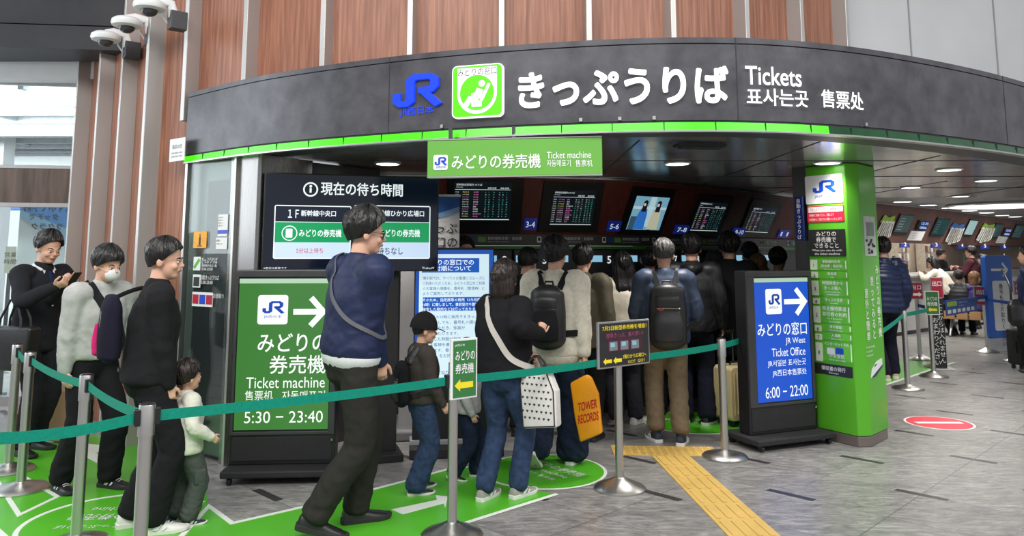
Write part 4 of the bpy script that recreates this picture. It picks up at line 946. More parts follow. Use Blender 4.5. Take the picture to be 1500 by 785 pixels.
for cx0, cx1 in ((401, 514), (518, 630)):
    a = MFm.box(cx0, 301, cx1, 379); h1 = MFm.loc((cx0 + cx1) / 2, 325)[1]; h2 = MFm.loc((cx0 + cx1) / 2, 355)[1]
    m = MB(); m.rrect(*a, .015, -.004, -.002); cd_ = m.build('card', MW, ds)
    m = MB(); m.b2(a[0] + .008, a[1] - .008, -.0055, -.004, h1, a[3] - .008); m.build('card_head', MN, ds)
    m = MB(); m.b2(a[0] + .008, a[1] - .008, -.0055, -.004, h2, h1 - .004); m.build('card_green', MG, ds)
    m = MB(); m.b2(a[0] + .008, a[1] - .008, -.0055, -.004, a[2] + .008, h2); m.build('card_pale', MP, ds)
L1 = Letters(-.0065)
for t, bx, bd in (('現在の待ち時間', (470, 268, 590, 287), .02), ('１Ｆ', (422, 307, 438, 319), .02), ('新幹線中央口', (441, 308, 492, 317), .02), ('１Ｆ', (527, 307, 543, 319), .02), ('新幹線ひかり広場口', (546, 308, 621, 317), .02), ('みどりの券売機', (438, 336, 500, 347), .02), ('みどりの券売機', (555, 336, 615, 347), .02)): L1.fit(t, *MFm.box(*bx), bold=bd)
b = MFm.box(386, 391, 420, 394); L1.fit('※表示は目安です', *b, res=1); L1.fit('TicketV', *MFm.box(618, 391, 636, 394), res=1)
for bx, r in (((446, 268, 464, 287), .05), ):
    b = MFm.box(*bx); cx, cz, r = (b[0] + b[1]) / 2, (b[2] + b[3]) / 2, (b[3] - b[2]) / 2
    stroke(L1.mb, circ(cx, cz, r, 28) + circ(cx, cz, r, 28)[:2], .012, -.0065, -.005); L1.mb.b2(cx - .008, cx + .008, -.0065, -.005, cz - r * .5, cz + r * .2); L1.mb.prism(circ(cx, cz + r * .48, .011, 12), -.0065, -.005)
b = MFm.box(414, 331, 434, 352); cx, cz, r = (b[0] + b[1]) / 2, (b[2] + b[3]) / 2, (b[3] - b[2]) / 2
stroke(L1.mb, circ(cx, cz, r, 28) + circ(cx, cz, r, 28)[:2], .007, -.0065, -.005); L1.mb.rrect(cx - .028, cx + .022, cz - .035, cz + .035, .006, -.0065, -.005)
L1.build('lettering', MW, ds)
L1 = Letters(-.0065); L1.fit('5分以上待ち', *MFm.box(434, 363, 473, 371), bold=.01); L1.build('red_lettering', MR, ds)
L1 = Letters(-.0065); L1.fit('待ちなし', *MFm.box(553, 362, 590, 373), bold=.01); L1.build('dark_lettering', MN, ds)

# ================================================================== BLUE NOTICE KIOSK
KF = Frame(at(608, 460, 6.42)[:2], at(722, 460, 6.5)[:2]); ko = KF.thing('notice_kiosk', 'upright digital notice board with blue-edged white screen of reception order rules', 'digital sign')
zt = KF.loc(665, 366)[1]; w = KF.w; zb = KF.loc(665, 562)[1]
MB().b2(-.01, w + .01, 0, .10, .12, zt + .02).build('case', BLACK, ko, bevel=.008)
kd_ = MB().b2(0, w, -.004, 0, zb, zt).build('display', emis('kiosk_blue', srgb(24, 78, 170), .85), ko)
MB().b2(.03, w - .035, -.006, -.004, zb + .03, zt - .035).build('page', emis('kiosk_page', srgb(206, 230, 240), .9), kd_)
MB().b2(-.03, w + .03, -.02, .14, .08, .12).build('grey_rail', MGREY, ko, bevel=.005)
MB().b2(-.03, w + .08, -.14, .3, 0, .08).build('base', BLACKM, ko, bevel=.01)
KB = emis('kiosk_heading', srgb(20, 90, 186), .85); KT = emis('kiosk_text', srgb(30, 84, 150), .6)
b = KF.box(618, 378, 702, 399); MB().b2(b[0], b[1], -.008, -.006, b[2], b[3]).build('heading_panel', KB, kd_)
b = KF.box(621, 435, 712, 455); b2_ = KF.box(614, 435, 719, 455); MB().b2(b2_[0] + .03, w - .04, -.008, -.006, b[2], b[3]).build('heading_panel', KB, kd_)
L1 = Letters(-.0095); L1.fit('みどりの窓口での', *KF.box(622, 380, 694, 388), bold=.01); L1.fit('受付順について', *KF.box(628, 389, 690, 397), bold=.01)
xl, xr = .06, w - .07; zz = KF.loc(660, 435)[1]
for i, t in enumerate(('そのため、指定席等の発売（1カ月前の', '10時）に関しまして、事前受付や整理券を', '指定した発売などは行っておりません。')): L1.line(t, xl, zz - .038 * (i + 1) + .004, .027, wmax=xr - xl, bold=.008, res=1)
L1.build('white_lettering', emis('kiosk_white', (.9, .96, 1), .9), kd_)
L1 = Letters(-.0075); zz = KF.loc(660, 402)[1]
for i, t in enumerate(('博多駅では、すべてのお客様にスムーズに', 'ご利用いただくため、みどりの窓口をご利用', 'のお客様の順番を、番号札（整理券）に', 'よりご案内しております。')): L1.line(t, xl, zz - .042 * (i + 1), .028, wmax=xr - xl, res=1)
zz = KF.loc(660, 458)[1]
for i, t in enumerate(('1カ月前の10時に発売するきっぷ', 'につきましても、番号札の順に', 'ご案内いただき、係員が', 'させていただきます。', 'ご案内した時間が発売', '次のお客様を優先して', 'ございます。番号札', '（整理券）をお持ち', 'ください。', '', 'ご理解とご協力を', 'お願いいたします。')):
    if t: L1.line(t, xl, zz - .045 * (i + 1), .03, wmax=xr - xl, res=1)
L1.build('blue_lettering', KT, kd_)
# roll-up banner behind the kiosk
BF = Frame(at(586, 460, 6.92)[:2], at(672, 460, 7.0)[:2]); bo_ = BF.thing('roll_up_banner', 'white roll-up banner with blue wave at its top behind the blue notice board', 'banner')
zt = BF.loc(655, 288)[1]; w = BF.w
MB().b2(0, w, 0, .008, .09, zt).build('sheet', simple('banner_white', srgb(196, 194, 196), .7, 0, .03), bo_)
m = MB(); m.prism([(0, zt - .16), (w * .35, zt - .18), (w * .7, zt - .14), (w, zt - .09), (w, zt), (0, zt)], -.004, 0); m.build('blue_wave', simple('banner_blue', srgb(30, 84, 160), .6), bo_)
m = MB(); m.prism([(0, zt - .21), (w * .35, zt - .23), (w * .7, zt - .19), (w, zt - .14), (w, zt - .09), (w * .7, zt - .14), (w * .35, zt - .18), (0, zt - .16)], -.003, 0); m.build('pale_wave', simple('banner_pale_blue', srgb(120, 156, 196), .6), bo_)
L1 = Letters(-.004)
for i, t in enumerate(('きっぷ', '窓口の', '予約で', '楽々')): L1.line(t, w * .96, zt - .33 - i * .125, .10, 'r', .006)
L1.build('lettering', INK, bo_)
MB().b2(-.03, w + .03, -.06, .1, 0, .09).build('cassette', MGREY, bo_, bevel=.02)
MB().b2(-.01, w + .01, -.008, .016, zt, zt + .02).build('top_rail', STEEL, bo_)
# nobori banner outside the window, seen from its back
OF = Frame(at(24, 380, 9.1)[:2], at(112, 380, 9.35)[:2]); oo = OF.thing('outdoor_banner', 'white and blue banner hanging outside the window, its writing seen reversed', 'banner')
zt = OF.loc(70, 281)[1]; w = OF.w
MB().b2(0, w, 0, .006, .35, zt).build('cloth', simple('banner_cloth', srgb(226, 232, 238), .7, 0, .03), oo)
m = MB(); m.prism([(0, zt - .22), (w, zt - .62), (w, zt), (0, zt)], -.004, 0); m.build('blue_field', simple('sky_blue_print', srgb(70, 150, 226), .6, 0, .05), oo)
m = MB(); m.prism([(0, zt - .30), (w, zt - .72), (w, zt - .5), (0, zt - .22)], -.005, 0); m.build('pale_field', simple('pale_blue_print', srgb(150, 196, 232), .6, 0, .05), oo)
L1 = Letters(-.0065)
for t, bx in (('スマホで予約', (35, 297, 106, 310)), ('タッチで', (43, 313, 86, 322)), ('ラクラク', (46, 327, 92, 336))): L1.fit(t, *OF.box(*bx), bold=.02, mirror=True)
L1.build('reversed_lettering', INK, oo)
MB().tube([(-.04, .02, zt + .03), (w + .25, .02, zt + .03)], .012).build('cross_pole', BLACK, oo)
MB().tube([(w + .03, .02, 0), (w + .03, .02, zt + .4)], .016).build('mast', BLACK, oo)
m = MB()
for x, z in ((0.02, zt), (w * .5, zt), (w * .85, zt)): m.b2(x, x + .05, -.01, .03, z - .01, z + .05)
for z in (zt - .75, zt - 1.5): m.b2(w - .02, w + .05, -.01, .03, z, z + .04)
m.build('loop', WHITE, oo)
MB().b2(w - .1, w + .16, -.1, .16, 0, .06).build('base', DGREY, oo, bevel=.01)
# small board standing outside
SF = Frame(at(7, 420, 9.0)[:2], at(23, 420, 9.05)[:2]); so = SF.thing('outdoor_notice_board', 'small pale notice board outside the window left of the hanging banner', 'notice board')
b = SF.box(7, 361, 23, 400); MB().b2(b[0], b[1], 0, .02, b[2], b[3]).build('board', simple('cream_board', srgb(216, 212, 196), .6), so); MB().b2((b[0] + b[1]) / 2 - .02, (b[0] + b[1]) / 2 + .02, .0, .03, 0, b[2]).build('post', DGREY, so); MB().b2(b[0], b[1], -.1, .14, 0, .02).build('foot', DGREY, so)
L1 = Letters(-.003); L1.line('営業', (b[0] + b[1]) / 2, b[3] - .12, .06, 'c'); L1.line('時間', (b[0] + b[1]) / 2, b[3] - .2, .06, 'c'); L1.build('lettering', INK, so)

# ================================================================== SECURITY CAMERAS
for px, py, Y, lb in ((155, 56, 7.0, 'lowest white dome camera, nearest the dark beam'), (186, 35, 6.62, 'middle white dome camera of three on the wood wall'), (219, 10, 6.26, 'highest white dome camera, furthest right of three')):
    p = at(px, py, Y); o = thing('security_camera', lb, 'security camera', p, R(40), 'dome cameras on the wood wall')
    m = MB(); m.lathe([(.03, .055), (.10, .05), (.125, .03), (.13, .0), (.12, -.02), (.09, -.03)], n=32); m.build('housing', WHITE, o)
    m = MB(); m.ell((0, 0, -.025), (.07, .07, .06)); m.build('dome', simple('smoked_dome', (.05, .05, .06), .1), o)
    m = MB(); m.tube([(.0, 0, .05), (.06, .0, .07), (.17, 0, .06), (.2, 0, -.05)], [.035, .04, .042, .045], 16); m.build('arm', WHITE, o)
    m = MB(); m.b2(.16, .30, -.05, .05, -.16, .0); m.build('wall_box', DGREY, o, bevel=.006)
    m = MB(); m.tube([(.1, .02, .05), (.12, .05, -.04), (.17, .06, -.1), (.2, .04, -.12)], .007, 8); m.build('cable', WHITE, o)

# ================================================================== FLOOR GRAPHICS
FLG = simple('floor_green_film', srgb(84, 178, 40), .3, 0, .05, 2); FLW = simple('floor_white_film', srgb(226, 232, 222), .35, 0, .03, 3)
def flat(name, mat, parent, poly, z0, z1):
    m = MB(); m.prism([(p[0], p[1]) for p in poly], z0, z1, plane='xy'); return m.build(name, mat, parent, smooth=False)
def fline(mb, pts, w, z0, z1):
    L_, R_ = ribbon([Vector((p[0], p[1])) for p in pts], w); n = len(L_)
    for i in range(n - 1): mb.prism([L_[i], R_[i], R_[i + 1], L_[i + 1]], z0, z1, plane='xy')
def floor_text(body, c, ang, w, h, flip=False):
    v, f = glyphs(body, .0, 2); v = v[:, :2]; lo, hi = v.min(0), v.max(0); q = (v - lo) / (hi - lo) - .5; m = MB()
    ca, sa = cos(ang), sin(ang)
    m.add([(c[0] + ca * a * w - sa * b * h, c[1] + sa * a * w + ca * b * h, .0052) for a, b in q], f); return m
fs = thing('floor_sheet', 'bright green floor sheet with white edge lines running under the left queue', 'floor sheet', (0, 0, 0))
edge = [gnd(*p) for p in ((-120, 662), (60, 640), (240, 636), (296, 690), (306, 742), (340, 767), (466, 738), (590, 706), (655, 688), (712, 683))]
low = [gnd(*p) for p in ((760, 716), (816, 724), (668, 771), (560, 806), (300, 900), (-260, 900))]
flat('green_film', FLG, fs, edge + low, 0, .003)
m = MB(); fline(m, [gnd(*p) for p in ((262, 790), (306, 742), (340, 767), (466, 738), (590, 706), (655, 688), (700, 683))], .035, .003, .0042); m.build('edge_line', FLW, fs)
m = MB(); fline(m, [gnd(*p) for p in ((816, 724), (668, 771), (560, 806))], .035, .003, .0042); m.build('edge_line', FLW, fs)
m = MB(); fline(m, [gnd(*p) for p in ((-40, 650), (28, 755), (84, 728), (20, 690))], .03, .003, .0042); m.build('edge_line', FLW, fs)
m = MB(); fline(m, [gnd(*p) for p in ((-40, 745), (16, 795))], .035, .003, .0042); m.build('edge_line', FLW, fs)
c = gnd(170, 762); m = MB(); fline(m, [(c.x + .52 * cos(R(a)), c.y + .52 * sin(R(a))) for a in range(40, 300, 6)], .03, .003, .0042); m.build('ring_line', FLW, fs)
for t, dy, w, h in (('みどりの券売機', 0.05, .62, .11), ('Ticket machine', .2, .5, .07), ('新幹線きっぷうりば', -.12, .6, .06)): floor_text(t, (c.x, c.y + dy), R(183), w, h).build('lettering', FLW, fs, smooth=False)
P = [gnd(*p) for p in ((573, 747), (640, 733), (638, 726), (656, 728), (652, 745), (650, 738), (590, 754))]; flat('arrow', FLW, fs, P, .003, .0042)
P = [gnd(*p) for p in ((100, 646), (168, 656), (140, 664), (170, 680), (152, 684), (122, 668), (104, 676))]; flat('arrow', FLW, fs, P, .003, .0042)
def round_decal(px, py, r, label, texts, ang):
    c = gnd(px, py); o = thing('round_floor_sticker', label, 'floor sticker', (c.x, c.y, 0), 0)
    m = MB(); m.prism(circ(0, 0, r, 64), .0035, .0055, plane='xy'); m.build('white_rim', FLW, o)
    m = MB(); m.prism(circ(0, 0, r * .95, 64), .0055, .0065, plane='xy'); m.build('green_disc', FLG, o)
    for t, dy, w, h in texts:
        mm = floor_text(t, (-sin(ang) * dy, cos(ang) * dy), ang, w, h); mm.v = [(a, b, .0072) for a, b, _ in mm.v]; mm.build('lettering', FLW, o, smooth=False)
round_decal(797, 690, .47, 'round green floor sticker with white rim under the man in the cream sweater', (('みどりの券売機', .12, .58, .1), ('Ticket machine', .0, .5, .06), ('자동매표기 售票机', -.11, .46, .05)), R(-50))
round_decal(1018, 619, .5, 'round green floor sticker with white rim under the man in khaki trousers', (('みどりの券売機', .1, .6, .1), ('Ticket machine', -.02, .5, .06)), R(-8))
fs2 = thing('floor_sheet', 'green floor sheet with white edge line behind the green column on the right', 'floor sheet', (0, 0, 0))
flat('green_film', FLG, fs2, [gnd(*p) for p in ((1240, 582), (1240, 540), (1330, 527), (1398, 531), (1300, 563))], 0, .003)
m = MB(); fline(m, [gnd(*p) for p in ((1240, 580), (1300, 563), (1398, 531))], .05, .003, .0042); m.build('edge_line', FLW, fs2)
# red no-entry sticker
c = gnd(1375.5, 619.5); o = thing('no_entry_sticker', 'red round no-entry floor sticker with a white bar, right of the green column', 'floor sticker', (c.x, c.y, 0))
m = MB(); m.prism(circ(0, 0, .305, 56), 0, .002, plane='xy'); m.build('white_rim', FLW, o)
m = MB(); m.prism(circ(0, 0, .285, 56), .002, .003, plane='xy'); m.build('red_disc', REDF, o)
m = MB(); m.box((0, 0, .0035), (.44, .075, .001), rz=R(-1)); m.build('white_bar', FLW, o)
# yellow tactile paving
TY = simple('tactile_yellow', srgb(206, 170, 92), .5, 0, .08, 6)
a, b = gnd(982, 668), gnd(1104, 785); d = (b - a).normalized(); L0 = (b - a).length + .9
to = thing('tactile_strip', 'yellow tactile guide strip with long raised bars running to the foreground', 'tactile paving', (a.x, a.y, 0), atan2(d.y, d.x))
m = MB(); m.b2(0, L0, -.15, .15, 0, .006); m.build('base', TY, to)
m = MB(); x = 0.0
while x < L0 - .3:
    for y in (-.108, -.036, .036, .108): m.prism(rr(x + .015, x + .285, y - .015, y + .015, .0149), .006, .011, plane='xy')
    x += .3
m.build('guide_bars', TY, to)
a, b = gnd(897, 660), gnd(1049, 662); d = (b - a).normalized(); L0 = (b - a).length
to2 = thing('tactile_landing', 'yellow tactile warning strip of raised dots crossing the head of the guide strip', 'tactile paving', (a.x, a.y, 0), atan2(d.y, d.x))
m = MB(); m.b2(0, L0, -.15, .15, 0.0005, .0065); m.build('base', TY, to2)
m = MB(); n = int(L0 / .06)
for i in range(n):
    for j in range(5): m.lathe([(.016, .006), (.011, .0115)], (.03 + i * .06, -.12 + j * .06, 0), 10)
m.build('warning_dots', TY, to2)

# ================================================================== STANCHIONS AND BELTS
def stanchion(p, label, h=.93, group='belt stanchions', cap=True):
    o = thing('belt_stanchion', label, 'stanchion', (p[0], p[1], 0), 0, group)
    m = MB(); m.lathe([(.178, 0), (.18, .012), (.165, .026), (.10, .04), (.045, .055), (.034, .062)], n=40); m.build('base', STEEL, o)
    m = MB(); m.lathe([(.031, .055), (.031, h - .13)], n=24); m.build('post', STEEL, o)
    m = MB(); m.lathe([(.036, h - .14), (.036, h - .004), (.034, h)], n=24); m.build('head', STEEL, o)
    m = MB(); m.lathe([(.034, h), (.034, h + .004), (.02, h + .008)], n=24); m.build('cap', BLACK, o)
    return o
def belt(o, q, h=.93, mat=BELT, sag=.02, clip=True, z1=None):
    """webbing from the stanchion o to the point q"""
    p = o.location; d = Matrix.Rotation(-o.rotation_euler.z, 3, 'Z') @ Vector((q[0] - p.x, q[1] - p.y, 0)); L0 = d.length; t = d / L0; zc = h - .055; ze = (z1 if z1 is not None else h) - .055
    m = MB(); n = 14; V = []
    for i in range(n + 1):
        k = i / n; s = .045 + (L0 - .09) * k; z = zc + (ze - zc) * k - sag * 4 * k * (1 - k)
        w = Vector((-t.y, t.x, 0)) * .0012
        for e in (-1, 1):
            for zz in (-.024, .024): V.append(t * s + w * e + Vector((0, 0, z + zz)))
    Fc = []
    for i in range(n):
        a, b = i * 4, i * 4 + 4; Fc += [(a, a + 1, b + 1, b), (a + 2, b + 2, b + 3, a + 3), (a + 1, a + 3, b + 3, b + 1), (a, b, b + 2, a + 2)]
    Fc += [(0, 2, 3, 1), (n * 4, n * 4 + 1, n * 4 + 3, n * 4 + 2)]
    m.add(V, Fc); bl = m.build('belt', mat, o)
    if clip:
        for s in (.042, L0 - .042):
            m = MB(); k = 0 if s < .1 else 1; m.box(t * s + Vector((0, 0, zc + (ze - zc) * k)), (.03, .03, .075), rz=atan2(t.y, t.x)); m.build('belt_clip', BLACK, bl, bevel=.004)
    return bl
P1 = gnd(27, 512, .93); P2 = gnd(50, 520, .93); P3 = gnd(127, 549, .93); P4 = gnd(216, 592, .93); P7 = gnd(1057, 497, .93)
P1 = gnd(12, 690); P2 = gnd(30, 718)
P5 = Vector((-.347, 4.644, 0)); P6 = Vector((.748, 5.535, 0)); P7 = gnd(1062, 670)
s1 = stanchion(P1, 'steel belt stanchion standing furthest left, beside the businessman'); s2 = stanchion(P2, 'steel belt stanchion second from the left, in front of the businessman')
s3 = stanchion(P3, 'steel belt stanchion in front of the man in the white mask'); s4 = stanchion(P4, 'nearest steel belt stanchion, in front of the man in black')
s7 = stanchion(P7, 'steel belt stanchion left of the blue sign stand, by the cream suitcase')
belt(s1, P3 * .02 + Vector(P2) * .98 if 0 else P2); belt(s2, P3); belt(s3, P4); 
qa = gnd(-40, 636, .90); s0 = stanchion(qa, 'steel belt stanchion just outside the left edge of the photo'); belt(s4, qa, clip=True); belt(s4, P5, sag=.01)
def frame_sign(fr, o, bx, mat, rim, dep=.02):
    b = fr.box(*bx); m = MB(); m.b2(b[0], b[1], -.03, -.03 + dep, b[2], b[3]); sg = m.build('sign_frame', rim, o, bevel=.003)
    m = MB(); m.b2(b[0] + .012, b[1] - .012, -.033, -.029, b[2] + .012, b[3] - .012); f = m.build('sign_face', mat, o); return b, f
def sign_post(p, label, h, rz, name='sign_post', cat='sign post', group=None):
    o = thing(name, label, cat, (p[0], p[1], 0), rz, group)
    m = MB(); m.lathe([(.178, 0), (.18, .012), (.165, .026), (.10, .05), (.045, .075), (.036, .082)], n=40); m.build('base', STEEL, o)
    m = MB(); m.lathe([(.029, .06), (.029, h)], n=22); m.build('post', STEEL, o); return o
def pframe(p, rz):
    d = Vector((cos(rz), sin(rz))); return Frame(Vector((p[0], p[1])), Vector((p[0], p[1])) + d)
# green arrow sign post in the belt line
SGR = simple('sign_green', srgb(52, 118, 62), .4, 0, .03)
rz = R(38); o5 = sign_post(P5, 'post with upright green sign and yellow arrow between navy jacket man and bob-haired woman', .98, rz); fr = pframe(P5, rz)
b, f = frame_sign(fr, o5, (657, 495, 695, 583), SGR, WHITE)
L1 = Letters(-.0345); w, h = b[1] - b[0], b[3] - b[2]
L1.fit('JR西日本', b[0] + w * .12, b[0] + w * .5, b[3] - h * .13, b[3] - h * .085); L1.fit('みどりの', b[0] + w * .14, b[0] + w * .88, b[3] - h * .36, b[3] - h * .2, .008); L1.fit('券売機', b[0] + w * .14, b[0] + w * .84, b[3] - h * .58, b[3] - h * .41, .008); L1.build('lettering', WINK, f)
m = MB(); fatarrow(m, b[0] + w * .12, b[0] + w * .82, b[2] + h * .23, h * .2, -.0345, -.033, -1); m.build('arrow', YEL, f)
belt(o5, P6, h=.93, sag=.01, clip=False)
# black poster sign post
rz = R(38); o6 = sign_post(P6, 'post with grey-framed black sign of pink machines and yellow arrows', 1.05, rz); fr = pframe(P6, rz)
b, f = frame_sign(fr, o6, (872, 469, 947, 536), simple('sign_black', (.02, .02, .022), .3), simple('frame_grey', srgb(150, 150, 150), .4, .3))
w, h = b[1] - b[0], b[3] - b[2]
L1 = Letters(-.0345); L1.fit('7月2日新型券売機を増設！', b[0] + w * .07, b[1] - w * .07, b[3] - h * .19, b[3] - h * .09, .01); L1.fit('2階ひかり広場口へ', b[0] + w * .45, b[1] - w * .08, b[2] + h * .17, b[2] + h * .26, .008); L1.fit('GO！GO！', b[0] + w * .55, b[1] - w * .12, b[2] + h * .06, b[2] + h * .13)
L1.build('yellow_lettering', YEL, f)
for k in (0, 1): m = MB(); fatarrow(m, b[0] + w * (.08 + .19 * k), b[0] + w * (.24 + .19 * k), b[2] + h * .15, h * .15, -.0345, -.033, -1); m.build('arrow', YEL, f)
PK = simple('pink_print', srgb(170, 60, 110), .5)
m = MB(); m.rrect(b[0] + w * .16, b[1] - w * .16, b[2] + h * .34, b[3] - h * .38, .01, -.0342, -.033); m.build('pink_panel', simple('plum_print', srgb(70, 24, 46), .5), f)
L1 = Letters(-.0345); L1.fit('簡単きっぷ、楽々買い！', b[0] + w * .14, b[1] - w * .14, b[3] - h * .36, b[3] - h * .25); L1.build('pink_lettering', PK, f)
for k in range(3):
    m = MB(); x = b[0] + w * (.2 + .21 * k); m.b2(x, x + w * .15, -.0355, -.0342, b[2] + h * .37, b[2] + h * .56); q = m.build('machine_picture', simple('print_grey', srgb(120, 124, 134), .5), f)
    m = MB(); m.b2(x + w * .02, x + w * .1, -.0368, -.0355, b[2] + h * .45, b[2] + h * .54); m.build('screen_picture', simple('print_cyan', srgb(130, 190, 200), .5), q)
belt(o6, P7, h=.93, sag=.01, clip=False)
s8 = stanchion((2.12, 6.98), 'steel belt stanchion mostly hidden behind the blue sign stand'); belt(s7, (2.12, 6.98), sag=.005, clip=False)
# stanchions and signs behind the green column
PA = gnd(1330, 570); PB_ = gnd(1348, 527); PC_ = gnd(1368, 552)
sa = stanchion(PA, 'steel belt stanchion just right of the green column, nearest of the far group'); belt(sa, (3.43, 7.30), sag=.01, clip=False)
RED = simple('exit_crimson', srgb(168, 26, 56), .4, 0, .03)
def exit_sign(p, bx, rz, label, txt, arrow_, group='exit sign posts', vert=False, h=None):
    fr = pframe(p, rz); b = fr.box(*bx); o = sign_post(p, label, b[2] + .04, rz, 'exit_sign_post', 'exit sign', group)
    b, f = frame_sign(fr, o, bx, RED, simple('frame_grey', srgb(150, 150, 150), .4, .3)); w, h = b[1] - b[0], b[3] - b[2]; L1 = Letters(-.0345)
    if vert: L1.line('口', (b[0] + b[1]) / 2, b[2] + h * .2, w * .55, 'c', .02); L1.line('出', (b[0] + b[1]) / 2, b[2] + h * .56, w * .55, 'c', .02)
    else: L1.fit(txt, b[0] + w * .15, b[1] - w * .15, b[2] + h * .56, b[2] + h * .82, .015)
    if arrow_: fatarrow(L1.mb, b[0] + w * .2, b[1] - w * .12, b[2] + h * .28, h * .3, -.0345, -.033, 1)
    L1.build('lettering', WINK, f); return o
e1 = exit_sign(PB_, (1332, 413, 1351, 438), R(-8), 'post with small crimson exit sign and arrow beside the navy puffer jacket man', '出口', True)
rz = R(-12); og = sign_post(PC_, 'post with small green sign and yellow arrow beyond the green column', .95, rz); fr = pframe(PC_, rz)
b, f = frame_sign(fr, og, (1354, 426, 1375, 461), SGR, WHITE); w, h = b[1] - b[0], b[3] - b[2]
L1 = Letters(-.0345); L1.fit('みどりの', b[0] + w * .14, b[0] + w * .86, b[3] - h * .4, b[3] - h * .24, .01); L1.fit('券売機', b[0] + w * .14, b[0] + w * .84, b[3] - h * .62, b[3] - h * .45, .01); L1.build('lettering', WINK, f)
m = MB(); fatarrow(m, b[0] + w * .15, b[0] + w * .8, b[2] + h * .22, h * .2, -.0345, -.033, -1); m.build('arrow', YEL, f)
belt(sa, PC_, h=.93, sag=.0, clip=False)
PD = gnd(1374, 538); e2 = exit_sign(PD, (1362, 406, 1381, 436), R(-14), 'post with larger crimson exit sign above the black standing banner', '出口', False, vert=False)
fr = pframe((PD.x - .02, PD.y - .25), R(-14)); bb = thing('black_banner', 'narrow black standing banner with two columns of white vertical writing', 'banner', (PD.x - .02, PD.y - .25, 0), R(-14))
b = fr.box(1366, 437, 1384, 533); MB().b2(b[0], b[1], -.01, .01, .03, b[3]).build('sheet', BLACKM, bb); MB().b2(b[0] - .03, b[1] + .08, -.12, .12, 0, .03).build('foot', STEEL, bb, bevel=.004)
L1 = Letters(-.0115); w = b[1] - b[0]; L1.col('ここからは入れません', b[0] + w * .72, b[3] - .05, .075); L1.col('おまわりください', b[0] + w * .28, b[3] - .25, .075); L1.build('lettering', WINK, bb)
PE = gnd(1447, 516); e3 = exit_sign(PE, (1426, 419, 1449, 447), R(-10), 'post with crimson exit sign and arrow left of the blue totem', '出口', True)
PF_ = gnd(1489, 529); e4 = exit_sign((PF_.x, PF_.y), (1484, 411, 1494, 432), R(-10), 'post with crimson exit sign right of the blue totem, inner of two', '出口', False, vert=True)
PG_ = gnd(1507, 522); e5 = exit_sign((PG_.x, PG_.y), (1494.5, 411, 1510, 432), R(-10), 'post with crimson exit sign at the right edge of the photo', '出口', False, vert=True)
# blue belts and blue banner belt
belt(e1, PD, h=.88, mat=BELTB, sag=0, clip=False)
fr = Frame(PD, PE); bbn = fr.thing('belt_banner', 'wide blue banner with small white print strung in front of the tan bench', 'banner')
b = fr.box(1380, 437, 1426, 459); MB().b2(b[0], b[1], -.05, -.044, b[2], b[3]).build('sheet', simple('banner_royal', srgb(20, 74, 160), .5, 0, .05), bbn); MB().b2(.03, fr.w - .03, -.044, -.04, b[3] - .05, b[3]).build('webbing', BELTB, bbn)
w, h = b[1] - b[0], b[3] - b[2]; L1 = Letters(-.0515); L1.line('ご利用ありがとうございます', b[0] + w * .4, b[3] - h * .3, h * .13, wmax=w * .5, res=1); L1.line('ネット予約サービス', b[0] + w * .4, b[3] - h * .5, h * .12, wmax=w * .5, res=1)
for k in range(6): L1.mb.rrect(b[0] + w * (.05 + .15 * k), b[0] + w * (.15 + .15 * k), b[2] + h * .12, b[2] + h * .36, .01, -.0515, -.05)
L1.build('print', WINK, bbn)
m = MB(); m.b2(b[0] + w * .04, b[0] + w * .34, -.052, -.05, b[3] - h * .42, b[3] - h * .12); m.build('green_print', simple('lime_print', srgb(150, 190, 60), .5), bbn)
belt(e3, (PF_.x, PF_.y), h=.92, mat=BELTB, sag=0, clip=False)
# blue totem
fr = Frame(gnd(1453, 517), gnd(1491, 515)); tt = fr.thing('blue_totem', 'tall blue totem sign with white right arrow and white panel, grey foot', 'totem sign')
zt = fr.loc(1472, 374)[1]; zb = fr.loc(1470, 495)[1]; x0 = fr.loc(1453, 380)[0]; x0 = 0; w = fr.w * 1.0
m = MB(); m.rrect(x0, x0 + w, zb, zt, .05, 0, .09); m.build('panel', BLUEP, tt, bevel=.004)
MB().b2(0, w, .005, .085, .02, zb).build('foot', simple('totem_grey', srgb(176, 178, 182), .4), tt); MB().b2(-.03, w + .03, -.08, .17, 0, .02).build('base_plate', STEEL, tt)
m = MB(); arrow(m, w * .2, w * .85, zt - .24, .22, -.004, 0, .04); m.build('arrow', WINK, tt)
m = MB(); m.rrect(w * .2, w * .84, zb + .12, zt - .42, .04, -.004, 0); wp = m.build('white_panel', WHITE, tt)
L1 = Letters(-.0055); L1.col('番号札をお取りください', w * .52, zt - .45, .084, bold=.01); L1.build('lettering', INK, wp)
# tandem bench
fr = Frame(gnd(1384, 492), gnd(1462, 497)); bn = fr.thing('tandem_bench', 'tan tandem waiting bench with silver splayed legs behind the blue banner', 'bench')
TAN = simple('tan_seat', srgb(178, 138, 96), .5, 0, .08, 8)
w = fr.w
for k in range(4):
    m = MB(); m.rrect(w * k / 4 + .01, w * (k + 1) / 4 - .01, -.05, .42, .05, .40, .44, plane='xy'); m.build('seat', TAN, bn, bevel=.01)
    m = MB(); m.box((w * (k + .5) / 4, -.06, .42), (w / 4 - .03, .03, .16)); m.build('seat_lip', TAN, bn, bevel=.01)
m = MB(); m.b2(0, w, .14, .2, .33, .39); m.build('beam', STEEL, bn)
for x in (.12, w - .12):
    for y in (-.12, .46):
        m = MB(); m.tube([(x, .17, .36), (x, y, .015)], [.03, .022], 12); m.build('leg', STEEL, bn)

